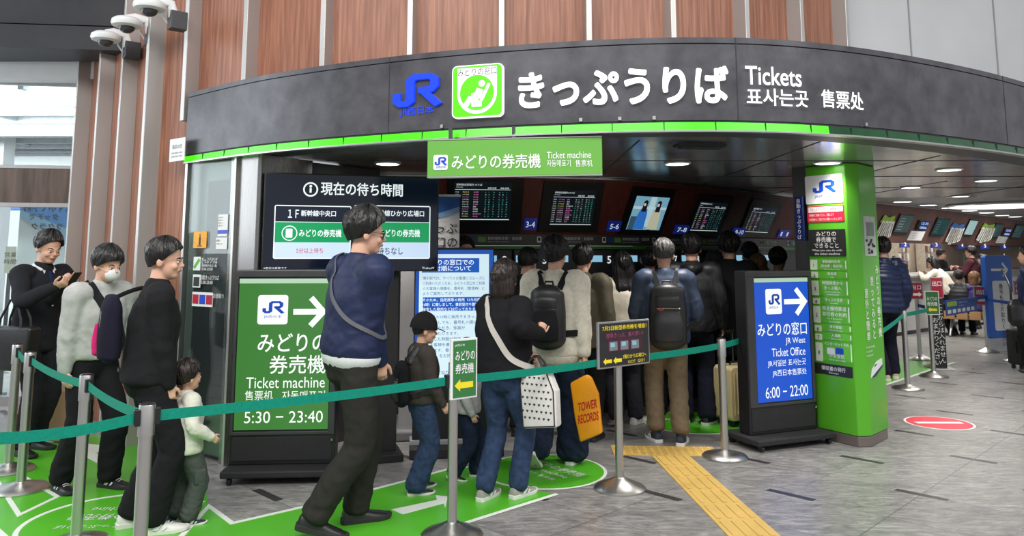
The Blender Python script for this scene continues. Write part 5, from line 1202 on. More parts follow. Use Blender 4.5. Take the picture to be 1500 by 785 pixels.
# ================================================================== PEOPLE
V3 = Vector
def vnoise(P, seed=0):
    """value noise of an (n,3) array, -1..1"""
    i = np.floor(P).astype(np.int64); f = P - i; f = f * f * (3 - 2 * f); out = np.zeros(len(P))
    for dx in (0, 1):
        for dy in (0, 1):
            for dz in (0, 1):
                h = (i[:, 0] + dx) * 374761393 + (i[:, 1] + dy) * 668265263 + (i[:, 2] + dz) * 2147483647 + seed * 1274126177
                h = (h ^ (h >> 13)) * 1274126177; h = (h ^ (h >> 16)) & 0xffff
                w = (f[:, 0] if dx else 1 - f[:, 0]) * (f[:, 1] if dy else 1 - f[:, 1]) * (f[:, 2] if dz else 1 - f[:, 2])
                out += w * (h / 32767.5 - 1)
    return out
def loft(mb, pts, rad, n=18, sub=4, ax=(1, 0, 0), cap=True, flat0=1.0):
    """smooth closed tube with elliptical sections (a along ax, b across) and rounded ends"""
    P = [V3(p) for p in pts]; Rr = [r if isinstance(r, (tuple, list)) else (r, r) for r in rad]
    pp, rr_ = [], []
    for i in range(len(P) - 1):
        a, b, c, d = P[max(i - 1, 0)], P[i], P[i + 1], P[min(i + 2, len(P) - 1)]
        for j in range(sub):
            t = j / sub; pp.append(.5 * ((2 * b) + (c - a) * t + (2 * a - 5 * b + 4 * c - d) * t * t + (3 * b - a - 3 * c + d) * t ** 3))
            s = t * t * (3 - 2 * t); rr_.append((Rr[i][0] * (1 - s) + Rr[i + 1][0] * s, Rr[i][1] * (1 - s) + Rr[i + 1][1] * s))
    pp.append(P[-1]); rr_.append(Rr[-1])
    if cap:
        t0 = (pp[0] - pp[1]).normalized(); t1 = (pp[-1] - pp[-2]).normalized(); r0 = min(rr_[0]); r1 = min(rr_[-1])
        for k in (.45, .8, .98):
            c = sqrt(1 - k * k); pp.insert(0, P[0] + t0 * r0 * k * .6 * flat0); rr_.insert(0, (Rr[0][0] * c, Rr[0][1] * c)); pp.append(P[-1] + t1 * r1 * k * .6); rr_.append((Rr[-1][0] * c, Rr[-1][1] * c))
    mb.tube(pp, rr_, n, ax=ax)
def to_np(me):
    v = np.empty(len(me.vertices) * 3); me.vertices.foreach_get('co', v); return v.reshape(-1, 3)
def smoothed(v, e, it, k=.5):
    n = len(v); deg = np.bincount(e.ravel(), minlength=n).astype(float)[:, None]; deg[deg == 0] = 1
    for _ in range(it):
        s = np.stack([np.bincount(e[:, 0], v[e[:, 1], c], n) + np.bincount(e[:, 1], v[e[:, 0], c], n) for c in range(3)], 1)
        v = v * (1 - k) + s / deg * k
    return v
def fuse(mb, name, mat, parent, vox=.01, it=3, folds=None, mats=None, pick=None):
    """one continuous surface out of overlapping closed pieces; folds(v, n) -> displacement"""
    me = bpy.data.meshes.new('raw'); me.from_pydata(mb.v, [], mb.f); bm = bmesh.new(); bm.from_mesh(me); bmesh.ops.recalc_face_normals(bm, faces=bm.faces); bm.to_mesh(me); bm.free()
    o = bpy.data.objects.new('raw', me); COL.objects.link(o); md = o.modifiers.new('r', 'REMESH'); md.mode = 'VOXEL'; md.voxel_size = vox; md.adaptivity = 0
    ev = o.evaluated_get(bpy.context.evaluated_depsgraph_get()); m2 = bpy.data.meshes.new_from_object(ev); bpy.data.objects.remove(o); bpy.data.meshes.remove(me)
    v = to_np(m2); e = np.empty(len(m2.edges) * 2, dtype=np.int32); m2.edges.foreach_get('vertices', e); e = e.reshape(-1, 2)
    v = smoothed(v, e, it)
    if folds:
        m2.vertices.foreach_set('co', v.ravel()); m2.update(); n = np.empty(len(v) * 3); m2.vertices.foreach_get('normal', n); n = n.reshape(-1, 3)
        v = v + n * folds(v)[:, None]; v = smoothed(v, e, 1)
    m2.vertices.foreach_set('co', v.ravel()); m2.name = name
    m2.materials.clear()
    for q in (mats or [mat]): m2.materials.append(q)
    if pick:
        c = np.empty(len(m2.polygons) * 3); m2.polygons.foreach_get('center', c); m2.polygons.foreach_set('material_index', pick(c.reshape(-1, 3)).astype(np.int32))
    m2.polygons.foreach_set('use_smooth', np.ones(len(m2.polygons), dtype=bool)); m2.update()
    o = bpy.data.objects.new(name, m2); COL.objects.link(o); o.parent = parent; return o
def ik(a, b, l1, l2, pole):
    d = b - a; L0 = d.length
    if L0 > (l1 + l2) * .998: b = a + d * ((l1 + l2) * .998 / L0); d = b - a; L0 = d.length
    t = d / L0; x = (l1 * l1 - l2 * l2 + L0 * L0) / (2 * L0); h = sqrt(max(l1 * l1 - x * x, 0)); p = (pole - t * pole.dot(t)).normalized()
    return a + t * x + p * h, b
SKIN = simple('skin', srgb(214, 168, 144), .55, 0, .05, 18, .1, 300, spec=.35)
SKIN.node_tree.nodes['Principled BSDF'].inputs['Subsurface Weight'].default_value = .12; SKIN.node_tree.nodes['Principled BSDF'].inputs['Subsurface Radius'].default_value = (.02, .008, .005)
EYEW = simple('eye_white', (.75, .74, .72), .2); EYED = simple('eye_dark', (.02, .015, .012), .1); LIP = simple('lip', srgb(176, 112, 102), .5)
def hairmat(name, col, rough=.35):
    if name in MATS: return MATS[name]
    m, nt, b = newmat(name); L = nt.links.new; tc = N(nt, 'ShaderNodeTexCoord'); mp = N(nt, 'ShaderNodeMapping'); mp.inputs['Scale'].default_value = (140, 140, 9); L(tc.outputs['Object'], mp.inputs[0])
    nz = N(nt, 'ShaderNodeTexNoise', i_Scale=1.0, i_Detail=3.0); L(mp.outputs[0], nz.inputs['Vector']); rp = N(nt, 'ShaderNodeValToRGB'); e = rp.color_ramp.elements
    e[0].position = .35; e[1].position = .7; e[0].color = tuple(c * .5 for c in col) + (1,); e[1].color = tuple(min(1, c * 1.7) for c in col) + (1,)
    L(nz.outputs['Fac'], rp.inputs[0]); L(rp.outputs[0], b.inputs['Base Color']); b.inputs['Roughness'].default_value = rough; b.inputs['Specular IOR Level'].default_value = .35
    bp = N(nt, 'ShaderNodeBump', i_Strength=.7, i_Distance=.004); L(nz.outputs['Fac'], bp.inputs['Height']); L(bp.outputs[0], b.inputs['Normal']); return m
HBLACK = hairmat('black_hair', (.012, .011, .011)); HBROWN = hairmat('brown_hair', (.16, .08, .04), .4); HDARK = hairmat('dark_brown_hair', (.022, .015, .013)); HGREY = hairmat('greying_hair', (.05, .048, .047), .4)

def hand(mb, wr, d, nrm, side, k, curl=20, spread=6, tc=30):
    """palm, four fingers and a thumb; d = direction of the fingers, nrm = out of the palm (towards which fingers curl), side = +1 thumb along nrm x d"""
    d = d.normalized(); nrm = (nrm - d * nrm.dot(d)).normalized(); s = d.cross(nrm) * side
    pc = wr + d * .045 * k
    loft(mb, [wr - d * .02 * k, wr + d * .03 * k, wr + d * .075 * k, wr + d * .088 * k], [(.026 * k, .019 * k), (.037 * k, .017 * k), (.04 * k, .014 * k), (.036 * k, .011 * k)], 14, 3, ax=s)
    for i, (off, ln, r) in enumerate(((.03, .068, .0088), (.0105, .077, .0092), (-.010, .071, .0088), (-.029, .056, .008))):
        p = wr + d * (.08 - abs(off) * .15) * k + s * off * k; a = R(spread) * (off / .03); dd = (d * cos(a) + s * sin(a)).normalized(); pts = [p - dd * .012 * k]; ang = 0
        for j, fr_ in enumerate((.45, .31, .24)):
            ang += R(curl) * (.7, 1.1, .8)[j] + R(3 * i) * (curl > 25); q = dd * cos(ang) + nrm * sin(ang); pts.append(pts[-1] + q * ln * fr_ * k * (1.15 if j == 0 else 1))
        loft(mb, pts, [r * k * 1.05, r * k, r * k * .93, r * k * .8], 10, 3, ax=s)
    p = wr + d * .025 * k + s * .03 * k; t1 = (d * .62 + s * .75 + nrm * .25).normalized(); t2 = (d * cos(R(tc)) + nrm * sin(R(tc)) * .7 + s * .25).normalized()
    loft(mb, [p - t1 * .02 * k, p + t1 * .03 * k, p + t1 * .03 * k + t2 * .03 * k, p + t1 * .03 * k + t2 * .052 * k], [.0125 * k, .0112 * k, .0102 * k, .0085 * k], 10, 3, ax=nrm)

class Person: pass
def person(name, label, pos, yaw, h, top, bottom, hair, shoes, feet=None, hands=None, lean=0.0, side=0.0, twist=0.0, head=(0, 0, 0), girth=1.0, female=False, hs=1.0, vox=.0065, cvox=.011, skin=None, group=None, grip=((22, None, None), (22, None, None)), sit=None, face=True, collar=True, crouch=0.0):
    """local frame: +y is where the figure faces, +x its right hand side"""
    k = h / 1.72; root = thing(name, label, 'person', (pos[0], pos[1], 0), yaw, group); g = girth; S_ = skin or SKIN
    sw = (.165 if female else .185) * (.97 + .03 * g)
    feet = feet or ((-.09, 0, 0, 0, 4), (.09, .0, 0, 0, -4))          # x, y, lift, toe pitch (deg, heel up), toe out
    lower = V3((side * .25, 0, 0)); zp = (.93 - crouch)
    if sit: zp = sit
    Pv = V3((side * .04, -.0, zp)); up = V3((sin(side), sin(lean), cos(lean) * cos(side))).normalized()
    sp = lambda d, y=0.0: Pv + up * d + V3((0, cos(lean), -sin(lean))) * y
    cw, sw_ = cos(twist), sin(twist); rx = V3((cw * cos(side), sw_, -sin(side) * cw)).normalized()
    SC = sp(.465)                                                # shoulder centre
    NK = sp(.535, -.005); HB = sp(.578, .012)
    J = Person(); J.root, J.k = root, k
    sh = [SC - rx * sw, SC + rx * sw]
    # head
    hy, hp, hr = head; M = Matrix.Rotation(hy, 3, 'Z') @ Matrix.Rotation(-hp + -lean * .5, 3, 'X') @ Matrix.Rotation(hr, 3, 'Y'); HC = HB + V3((0, 0, .0))
    hs = hs * 1.05; hd = lambda x, y, z: HC + M @ (V3((x, y, z)) * hs)
    body = MB()
    tor = [(-.06, .14, .105, 0), (.03, .165 if not female else .17, .118, -.01), (.15, .142 * (1 if not female else .93), .10, 0), (.30, .16, .112, .005), (.41, .165, .095, 0), (.465, .13, .075, -.005), (.51, .07, .062, -.003)]
    loft(body, [sp(d, y) for d, a, b, y in tor], [(a * g, b * g) for d, a, b, y in tor], 20, 4, ax=rx)
    loft(body, [sp(.47, -.005), NK, hd(0, -.012, .03)], [(.062, .06), (.054, .054), (.052, .054)], 16, 4, ax=rx)
    for c, r in (((0, -.008, .125), (.0755, .094, .092)), ((0, .028, .065), (.060, .062, .085)), ((0, .058, .015), (.036, .03, .027)), ((0, .03, .03), (.052, .05, .04)), ((0, .083, .108), (.05, .014, .011)), ((.033, .066, .066), (.024, .022, .022)), ((-.033, .066, .066), (.024, .022, .022)), ((0, .088, .045), (.024, .012, .014))):
        body.ell(hd(*c), [q * hs for q in r], 22, 14, M)
    loft(body, [hd(0, .086, .112), hd(0, .098, .085), hd(0, .108, .072)], [.0075 * hs, .010 * hs, .0125 * hs], 10, 3, ax=rx); body.ell(hd(0, .098, .068), (.017 * hs, .011 * hs, .008 * hs), 12, 8, M)
    for s in (-1, 1): body.ell(hd(.077 * s, -.008, .083), (.011 * hs, .02 * hs, .031 * hs), 14, 10, M @ Matrix.Rotation(R(14 * s), 3, 'Z'))
    # legs
    J.hip, J.knee, J.ank = [], [], []
    for i, s in enumerate((-1, 1)):
        fx, fy, lf, tp, to_ = feet[i]; hip = Pv + rx * .085 * s + V3((0, 0, -.03)); fd = V3((-sin(R(to_)), cos(R(to_)), 0))
        toe = V3((fx, fy, lf)) + fd * .13; an = V3((fx, fy, lf + .085)); c_, s_ = cos(R(tp)), sin(R(tp))
        if tp: an = toe - fd * .13 * c_ + V3((0, 0, .13 * s_)) + V3((0, 0, .085 * c_)) - fd * -.085 * s_ * .6
        kn, an = ik(hip, an, .43, .42, V3((s * .08, 1, 0)) if not sit else V3((0, 1, .4)))
        J.hip.append(hip); J.knee.append(kn); J.ank.append((an, fd, tp))
        loft(body, [hip + V3((0, 0, .05)), hip.lerp(kn, .4), kn, kn.lerp(an, .35) + V3((0, -.012, 0)), an, an + V3((0, 0, -.03))], [(.08 * g, .085 * g), (.074 * g, .078 * g), .053, (.052, .055), .036, .036], 16, 3, ax=rx)
        dn = V3((0, 0, -1)) * c_ + fd * s_ * -1 if tp else V3((0, 0, -1)); fw = fd * c_ + V3((0, 0, -s_))
        loft(body, [an + dn * .05 - fw * .03, an + dn * .055 + fw * .05, an + dn * .068 + fw * .13], [(.03, .03), (.036, .024), (.034, .014)], 12, 3, ax=rx)
    # arms
    hands = hands or (None, None); J.wrist, J.elbow, J.hd_, J.sh = [], [], [], sh
    for i, s in enumerate((-1, 1)):
        tgt = hands[i]
        if tgt is None: tgt = sh[i] + V3((s * .075, .05, -.505))
        else: tgt = V3(tgt)
        pole = V3((s * .35, -1, -.25)) if tgt.z < SC.z + .1 else V3((s, -.5, -1))
        el, wr = ik(sh[i], tgt, .285, .25, pole); J.elbow.append(el); J.wrist.append(wr)
        loft(body, [sh[i] + rx * -s * .03, sh[i].lerp(el, .3), el, el.lerp(wr, .35), wr, wr + (wr - el).normalized() * .01], [(.052, .055), .047, .038, .039, (.026, .021), (.026, .021)], 14, 3, ax=rx)
        cu, dd, nn = grip[i]; d = V3(dd) if dd else (wr - el).normalized(); n_ = V3(nn) if nn else V3((-s, .0, 0))
        sd = 1 if d.cross(n_).dot(V3((0, 1, .3))) > 0 else -1
        hand(body, wr, d, n_, sd, .98 if not female else .9, cu); J.hd_.append((wr + d.normalized() * .075, d.normalized()))
    body.v = [tuple(V3(p) * k) for p in body.v]; fuse(body, 'body', S_, root, vox * (k if k < .8 else 1), 2)
    sc = lambda mb: setattr(mb, 'v', [tuple(V3(p) * k) for p in mb.v])
    J.hd = lambda x, y, z: hd(x, y, z) * k; J.sp = lambda d, y=0.0: sp(d, y) * k; J.M = M; J.up = up; J.rx = rx; J.hs = hs * k
    if face:
        for s in (-1, 1):
            m = MB(); m.ell(hd(.031 * s, .083, .093), (.0135 * hs, .008 * hs, .0065 * hs), 14, 8, M); sc(m); ey = m.build('eye', EYEW, root)
            m = MB(); m.ell(hd(.031 * s, .0895, .093), (.006 * hs, .003 * hs, .0058 * hs), 12, 8, M); sc(m); m.build('iris', EYED, ey)
            m = MB(); loft(m, [hd(.016 * s, .092, .113), hd(.032 * s, .09, .119), hd(.05 * s, .076, .114)], [.003, .0042, .0025], 8, 3); sc(m); m.build('eyebrow', hair[1], root)
        m = MB(); m.ell(hd(0, .0985, .044), (.022 * hs, .005 * hs, .0065 * hs), 16, 8, M); sc(m); m.build('lips', LIP, root)
    # hair
    style, hm = hair[0], hair[1]; hm2 = hair[2] if len(hair) > 2 else .016
    nu, nv = 160, 80; Vh = []; th = np.linspace(0, 2 * pi, nu, endpoint=False); ph = np.linspace(-pi / 2 + .05, pi / 2, nv)
    T, PH = np.meshgrid(th, ph); D = np.stack([np.cos(T) * np.cos(PH), np.sin(T) * np.cos(PH), np.sin(PH)], -1).reshape(-1, 3)
    fy_ = D[:, 1]; zmin = np.where(fy_ > 0, -.38 + np.clip(fy_ * 1.15, 0, 1) ** 1.3 * .86, -.38 - (-fy_) ** .7 * .44)
    if style in ('bob', 'long'): zmin = np.where(fy_ > .2, -.3 + np.clip(fy_, 0, 1) * .72, -.9)
    if style == 'fringe': zmin = np.where(fy_ > 0, -.38 + np.clip(fy_ * 1.1, 0, 1) ** 1.3 * .58, -.38 - (-fy_) ** .7 * .44)
    q = np.clip((D[:, 2] - zmin + .05) / .13, 0, 1); q = q * q * (3 - 2 * q); sd_ = sum(map(ord, label)) % 97
    az = T.ravel(); big = .006 if style != 'tousled' else .012
    lock = vnoise(np.stack([np.cos(az) * 5 + D[:, 2] * 1.2, np.sin(az) * 5, D[:, 2] * 2.2], 1), sd_) * big
    lock += (.5 - np.abs(vnoise(np.stack([np.cos(az) * 15, np.sin(az) * 15, D[:, 2] * 3.5 + fy_], 1), sd_ + 5))) * (.005 if style != 'tousled' else .008)
    lock += vnoise(np.stack([np.cos(az) * 34, np.sin(az) * 34, D[:, 2] * 5], 1), sd_ + 8) * .0016
    dn = np.where(D[:, 2] < 0, 1.22, 1.0)
    rad = np.stack([D[:, 0] * .0765, D[:, 1] * .095, D[:, 2] * .092 * dn], 1); ln = np.linalg.norm(rad, axis=1)
    fade = np.clip((D[:, 2] + .75) / .8, .35, 1) if style not in ('bob', 'long') else 1.0
    rad = rad * ((.80 + .20 * q) + q * (hm2 * fade + np.maximum(D[:, 2], 0) * .010 + lock * fade + .002) / ln)[:, None]; rad += np.array([0, -.010, .125])
    m = MB(); Fh = [(i * nu + j, i * nu + (j + 1) % nu, (i + 1) * nu + (j + 1) % nu, (i + 1) * nu + j) for i in range(nv - 1) for j in range(nu)]
    m.add([hd(*p) for p in rad], Fh)
    if style == 'long':
        for a, dx in ((0, 0), (1, -.045), (2, .045)): loft(m, [hd(dx * .6, -.035, .16), hd(dx, -.055, .06), HB + rx * dx * 1.2 + V3((0, -.075, -.04)), HB + rx * dx * 1.1 + V3((0, -.105, -.11)), HB + rx * dx * .9 + V3((0, -.12, -.16))], [(.07, .07), (.07, .055), (.062, .042), (.055, .032), (.04, .018)], 40, 6, ax=rx)
    if style == 'bob':
        loft(m, [hd(0, -.025, .16), hd(0, -.035, .07), hd(0, -.038, .0), hd(0, -.035, -.035)], [(.088, .088), (.1, .082), (.098, .074), (.088, .06)], 48, 6, ax=rx)
    v = np.array([tuple(p) for p in m.v]); c = np.array(hd(0, 0, .1))
    if style in ('long', 'bob'):
        ang = np.arctan2(v[:, 1] - c[1], v[:, 0] - c[0]); low = np.clip((c[2] + .03 - v[:, 2]) / .06, 0, 1)
        w_ = vnoise(np.stack([ang * 11, v[:, 2] * 5, v[:, 0] * 0], 1), sd_) * .006 * low; v[:, :2] += (v[:, :2] - c[:2]) / (np.linalg.norm(v[:, :2] - c[:2], axis=1)[:, None] + 1e-6) * w_[:, None]
    m.v = [tuple(p) for p in v]; sc(m); m.build('hair', hm, root)
    # trousers
    bm_, w0, w1, w2, hem = bottom['mat'], bottom.get('thigh', .093), bottom.get('knee', .075), bottom.get('hem', .065), bottom.get('len', .0)
    tr = MB(); loft(tr, [sp(-.10), sp(-.02, -.006), sp(.07, -.004), sp(.12)], [(.15 * g, .118 * g), (.182 * g, .136 * g), (.168 * g, .125 * g), (.155 * g, .115 * g)], 22, 4, ax=rx)
    for i in range(2):
        hip, kn, (an, fd, tp) = J.hip[i], J.knee[i], J.ank[i]; e = an + V3((0, 0, .0 + hem)); d = (kn - an).normalized()
        loft(tr, [hip + V3((0, 0, .06)), hip.lerp(kn, .35), kn, kn.lerp(e, .5), e.lerp(kn, .06), e], [(w0 * g, w0 * 1.08 * g), (w0 * g * .97, w0 * 1.03 * g), (w1, w1), ((w1 + w2) / 2, (w1 + w2) / 2 * 1.04), (w2, w2 * 1.05), (w2, w2 * 1.05)], 18, 4, ax=rx)
    sc(tr); fz = bottom.get('folds', .007); kz = np.mean([q.z for q in J.knee]) * k
    def tf(v):
        low = np.exp(-((v[:, 2] - .16 * k) / (.16 * k)) ** 2) + .6 * np.exp(-((v[:, 2] - kz) / (.12 * k)) ** 2) + .5 * np.exp(-((v[:, 2] - .82 * k) / (.09 * k)) ** 2) + .35
        n1 = vnoise(np.stack([v[:, 0] * 7, v[:, 1] * 7, v[:, 2] * 26], 1) / k, sd_); n2 = vnoise(np.stack([v[:, 0] * 22 + v[:, 2] * 16, v[:, 1] * 14, v[:, 2] * 9], 1) / k, sd_ + 3)
        n3 = vnoise(np.stack([v[:, 0] * 30 + v[:, 2] * 30, v[:, 1] * 26, v[:, 2] * 24], 1) / k, sd_ + 13)
        return (n1 * .4 + (.5 - np.abs(n2)) * .9 + (.4 - np.abs(n3)) * .45) * fz * low * k
    J.trousers = fuse(tr, bottom.get('name', 'trousers'), bm_, root, cvox * max(k, .6), 3, tf)
    # top
    tm, hz, tg, sl = top['mat'], top.get('hem', .02), top.get('girth', 1.0), top.get('sleeve', 1.0); puff = top.get('puff', 0)
    jk = MB(); A = tg * g
    tz = [(hz - .0, .178, .135, -.004), (hz + .05, .185, .14, -.004), (.16, .178, .132, -.002), (.30, .188, .138, 0), (.40, .182, .118, -.004), (.455, .150, .094, -.008), (.50, .088, .078, -.006)]
    if collar: tz.append((.535, .072, .07, -.004))
    tz = [t for t in tz if t[0] > hz + .02 or t[0] == hz]
    loft(jk, [sp(d, y) for d, a, b, y in tz], [(a * (A if d < .42 else 1 + (A - 1) * .5), b * (A if d < .42 else 1 + (A - 1) * .5)) for d, a, b, y in tz], 24, 4, ax=rx, flat0=.12)
    for i, s in enumerate((-1, 1)):
        el, wr = J.elbow[i], J.wrist[i]; dw = (wr - el).normalized()
        loft(jk, [sh[i] - rx * s * .055 + up * .0, sh[i] + rx * s * .005, sh[i].lerp(el, .4), el, el.lerp(wr, .5), wr - dw * .02, wr + dw * .012], [(.078 * sl, .08 * sl), (.076 * sl, .08 * sl), (.068 * sl, .072 * sl), (.06 * sl, .06 * sl), (.055 * sl, .055 * sl), (.043 * sl, .043 * sl), (.04 * sl, .039 * sl)], 18, 4, ax=rx)
    if top.get('hood'): loft(jk, [sp(.50, -.02) - rx * .085, sp(.50, -.09) - rx * .05, sp(.485, -.115), sp(.50, -.09) + rx * .05, sp(.50, -.02) + rx * .085], [.035, .045, .055, .045, .035], 14, 4)
    sc(jk); fj = top.get('folds', .008); ez = [tuple(q * k) for q in J.elbow]
    def jf(v):
        w = .4 + .5 * np.exp(-((v[:, 2] - (Pv.z + hz + .09) * k) / (.1 * k)) ** 2)
        for q in ez: w += .8 * np.exp(-np.sum((v - np.array(q)) ** 2, 1) / (.1 * k) ** 2)
        n1 = vnoise(np.stack([v[:, 0] * 8, v[:, 1] * 8, v[:, 2] * 22], 1) / k, sd_ + 7); n2 = vnoise(np.stack([v[:, 0] * 18 - v[:, 2] * 14, v[:, 1] * 12, v[:, 2] * 10 + v[:, 0] * 8], 1) / k, sd_ + 9)
        n3 = vnoise(np.stack([v[:, 0] * 34 - v[:, 2] * 30, v[:, 1] * 24 + v[:, 2] * 12, v[:, 2] * 20 + v[:, 0] * 16], 1) / k, sd_ + 13)
        r_ = (n1 * .3 + (.5 - np.abs(n2)) * .9 + (.4 - np.abs(n3)) * .45) * fj * w * k
        if puff: r_ = r_ * .4 + (np.abs(np.sin(v[:, 2] / k * pi / .072 + .15 * np.sin(v[:, 0] * 20))) ** .6 - .6) * puff * k
        return r_
    J.top = fuse(jk, top.get('name', 'jacket'), tm, root, cvox * max(k, .6), 3, jf)
    if top.get('rib'):                                           # hem and cuff ribs
        m = MB(); loft(m, [sp(hz - .01), sp(hz + .035)], [(.176 * A, .133 * A), (.182 * A, .138 * A)], 28, 2, ax=rx)
        sc(m); m.build('hem_rib', top['rib'], root)
    if top.get('under'):                                         # a shirt tail below the hem
        m = MB(); loft(m, [sp(hz - .014), sp(hz + .03)], [(.178 * A, .135 * A), (.176 * A, .133 * A)], 28, 2, ax=rx); sc(m); m.build('shirt_hem', top['under'], root)
    # shoes
    um, sm = shoes[0], shoes[1]; hi = shoes[2] if len(shoes) > 2 else .0
    for i in range(2):
        an, fd, tp = J.ank[i]; c_, s_ = cos(R(tp)), sin(R(tp)); fw = fd * c_ + V3((0, 0, -s_)); upv = V3((0, 0, c_)) + fd * s_; lat = fw.cross(upv); ft = an - upv * .085
        pt = lambda y, z, x=0: ft + fw * y + upv * z + lat * x
        m = MB(); n = 18; secs = [(-.075, .022, .062), (-.066, .034, .082), (-.03, .038, .088 + hi * .3), (.02, .04, .082), (.06, .043, .064), (.11, .047, .05), (.155, .044, .042), (.185, .030, .034), (.197, .014, .026)]; Vv = []
        for y, w_, z in secs:
            for j in range(n):
                a = 2 * pi * j / n; x = w_ * np.sign(cos(a)) * abs(cos(a)) ** .75; zz = .014 + (z - .014) * (max(sin(a), 0) ** .8) if sin(a) > 0 else .014
                Vv.append(pt(y, zz, x))
        Ff = [(a * n + j, a * n + (j + 1) % n, (a + 1) * n + (j + 1) % n, (a + 1) * n + j) for a in range(len(secs) - 1) for j in range(n)] + [tuple(range(n)), tuple(range((len(secs) - 1) * n, len(secs) * n))]
        m.add(Vv, Ff); sc(m); so_ = m.build('shoe', um, root)
        m = MB(); out = [(-.082, .02), (-.072, .036), (-.03, .041), (.03, .042), (.08, .047), (.12, .051), (.16, .047), (.19, .032), (.205, .014)]
        poly_ = [(y, w_) for y, w_ in out] + [(y, -w_) for y, w_ in out[::-1]]; nn_ = len(poly_)
        sp_ = lambda y: .012 * max(0, (y - .13) / .07)
        m.add([pt(y, 0.0 + sp_(y), x) for y, x in poly_] + [pt(y, .026 + sp_(y) * .6 + (.006 if y < 0 else 0), x) for y, x in poly_], [tuple(range(nn_ - 1, -1, -1)), tuple(range(nn_, 2 * nn_))] + [(a, (a + 1) % nn_, (a + 1) % nn_ + nn_, a + nn_) for a in range(nn_)])
        sc(m); m.build('sole', sm, so_, bevel=.004)
        if len(shoes) > 3:
            m = MB()
            for s in (-1, 1): m.add([pt(.0, .03, s * .0455), pt(.03, .03, s * .0475), pt(.055, .062, s * .047), pt(.028, .066, s * .044)], [(0, 1, 2, 3)]); m.add([pt(.05, .03, s * .049), pt(.066, .03, s * .0505), pt(.085, .05, s * .049), pt(.07, .055, s * .047)], [(0, 1, 2, 3)])
            sc(m); m.build('side_flash', shoes[3], so_)
            m = MB()
            for j in range(4): y = .05 + j * .018; z = .074 - j * .007; m.tube([pt(y, z, -.022), pt(y + .004, z + .007, 0), pt(y, z, .022)], .0028, 6)
            sc(m); m.build('laces', shoes[3], so_)
        m = MB(); loft(m, [an + V3((0, 0, -.03)), an + V3((0, 0, .05))], [(.04, .046), (.04, .042)], 14, 2, ax=rx); sc(m); m.build('sock', shoes[4] if len(shoes) > 4 else INK, root)
    J.w = lambda p: root.matrix_basis @ V3(p); J.hands = [p * k for p, d in J.hd_]
    J.shk = [q * k for q in sh]
    J.sc = sc; J.hd0, J.sp0, J.M0, J.hs0 = hd, sp, M, hs
    return J
from mathutils.bvhtree import BVHTree
def strap(mb, pts, w, t, ax, sub=4): loft(mb, pts, [(w, t)] * len(pts), 10, sub, ax=ax, cap=True)
def wear(J, mb, pts, w, t=.004, lift=.004, sub=8, lock=()):
    """a flat strap laid on the garment: pts in the unscaled figure frame; points whose index is in lock keep their place"""
    k = J.k; me = J.top.data; tree = BVHTree.FromPolygons([v.co[:] for v in me.vertices], [tuple(p.vertices) for p in me.polygons])
    me2 = J.trousers.data; tree2 = BVHTree.FromPolygons([v.co[:] for v in me2.vertices], [tuple(p.vertices) for p in me2.polygons])
    P = [V3(p) for p in pts]; Q = []; n = len(P)
    for i in range(n - 1):
        a, b, c, d = P[max(i - 1, 0)], P[i], P[i + 1], P[min(i + 2, n - 1)]
        for j in range(sub + (1 if i == n - 2 else 0)):
            u = j / sub; Q.append((.5 * ((2 * b) + (c - a) * u + (2 * a - 5 * b + 4 * c - d) * u * u + (3 * b - a - 3 * c + d) * u ** 3), (i in lock and i + 1 in lock)))
    out = []; base = J.sp0(0)
    for q, lk in Q:
        d = (q - base).dot(J.up); a = J.sp0(min(max(d, -.3), .36)); r = (q - a).normalized()
        if lk: out.append((q * k, r)); continue
        best = None
        for tr_ in (tree, tree2):
            h_ = tr_.ray_cast((a + r * .7) * k, -r)
            if h_[0] is not None and (best is None or (h_[0] - a * k).length > (best - a * k).length): best = h_[0]
        out.append(((best + r * lift * k) if best is not None else q * k, r))
    R_ = [o[0] for o in out]
    for _ in range(2): R_ = [R_[0]] + [(R_[i - 1] + R_[i] * 2 + R_[i + 1]) / 4 + out[i][1] * .0012 * k for i in range(1, len(R_) - 1)] + [R_[-1]]
    V = []
    for i, p in enumerate(R_):
        tg = (R_[min(i + 1, len(R_) - 1)] - R_[max(i - 1, 0)]).normalized(); nr = out[i][1]; nr = (nr - tg * nr.dot(tg)).normalized(); s = tg.cross(nr)
        for x, y in ((-w, -t), (w, -t), (w, t), (-w, t)): V.append(p + s * x * k + nr * y * k)
    m_ = len(R_); mb.add(V, [(i * 4 + j, i * 4 + (j + 1) % 4, i * 4 + 4 + (j + 1) % 4, i * 4 + 4 + j) for i in range(m_ - 1) for j in range(4)] + [(3, 2, 1, 0), (m_ * 4 - 4, m_ * 4 - 3, m_ * 4 - 2, m_ * 4 - 1)])
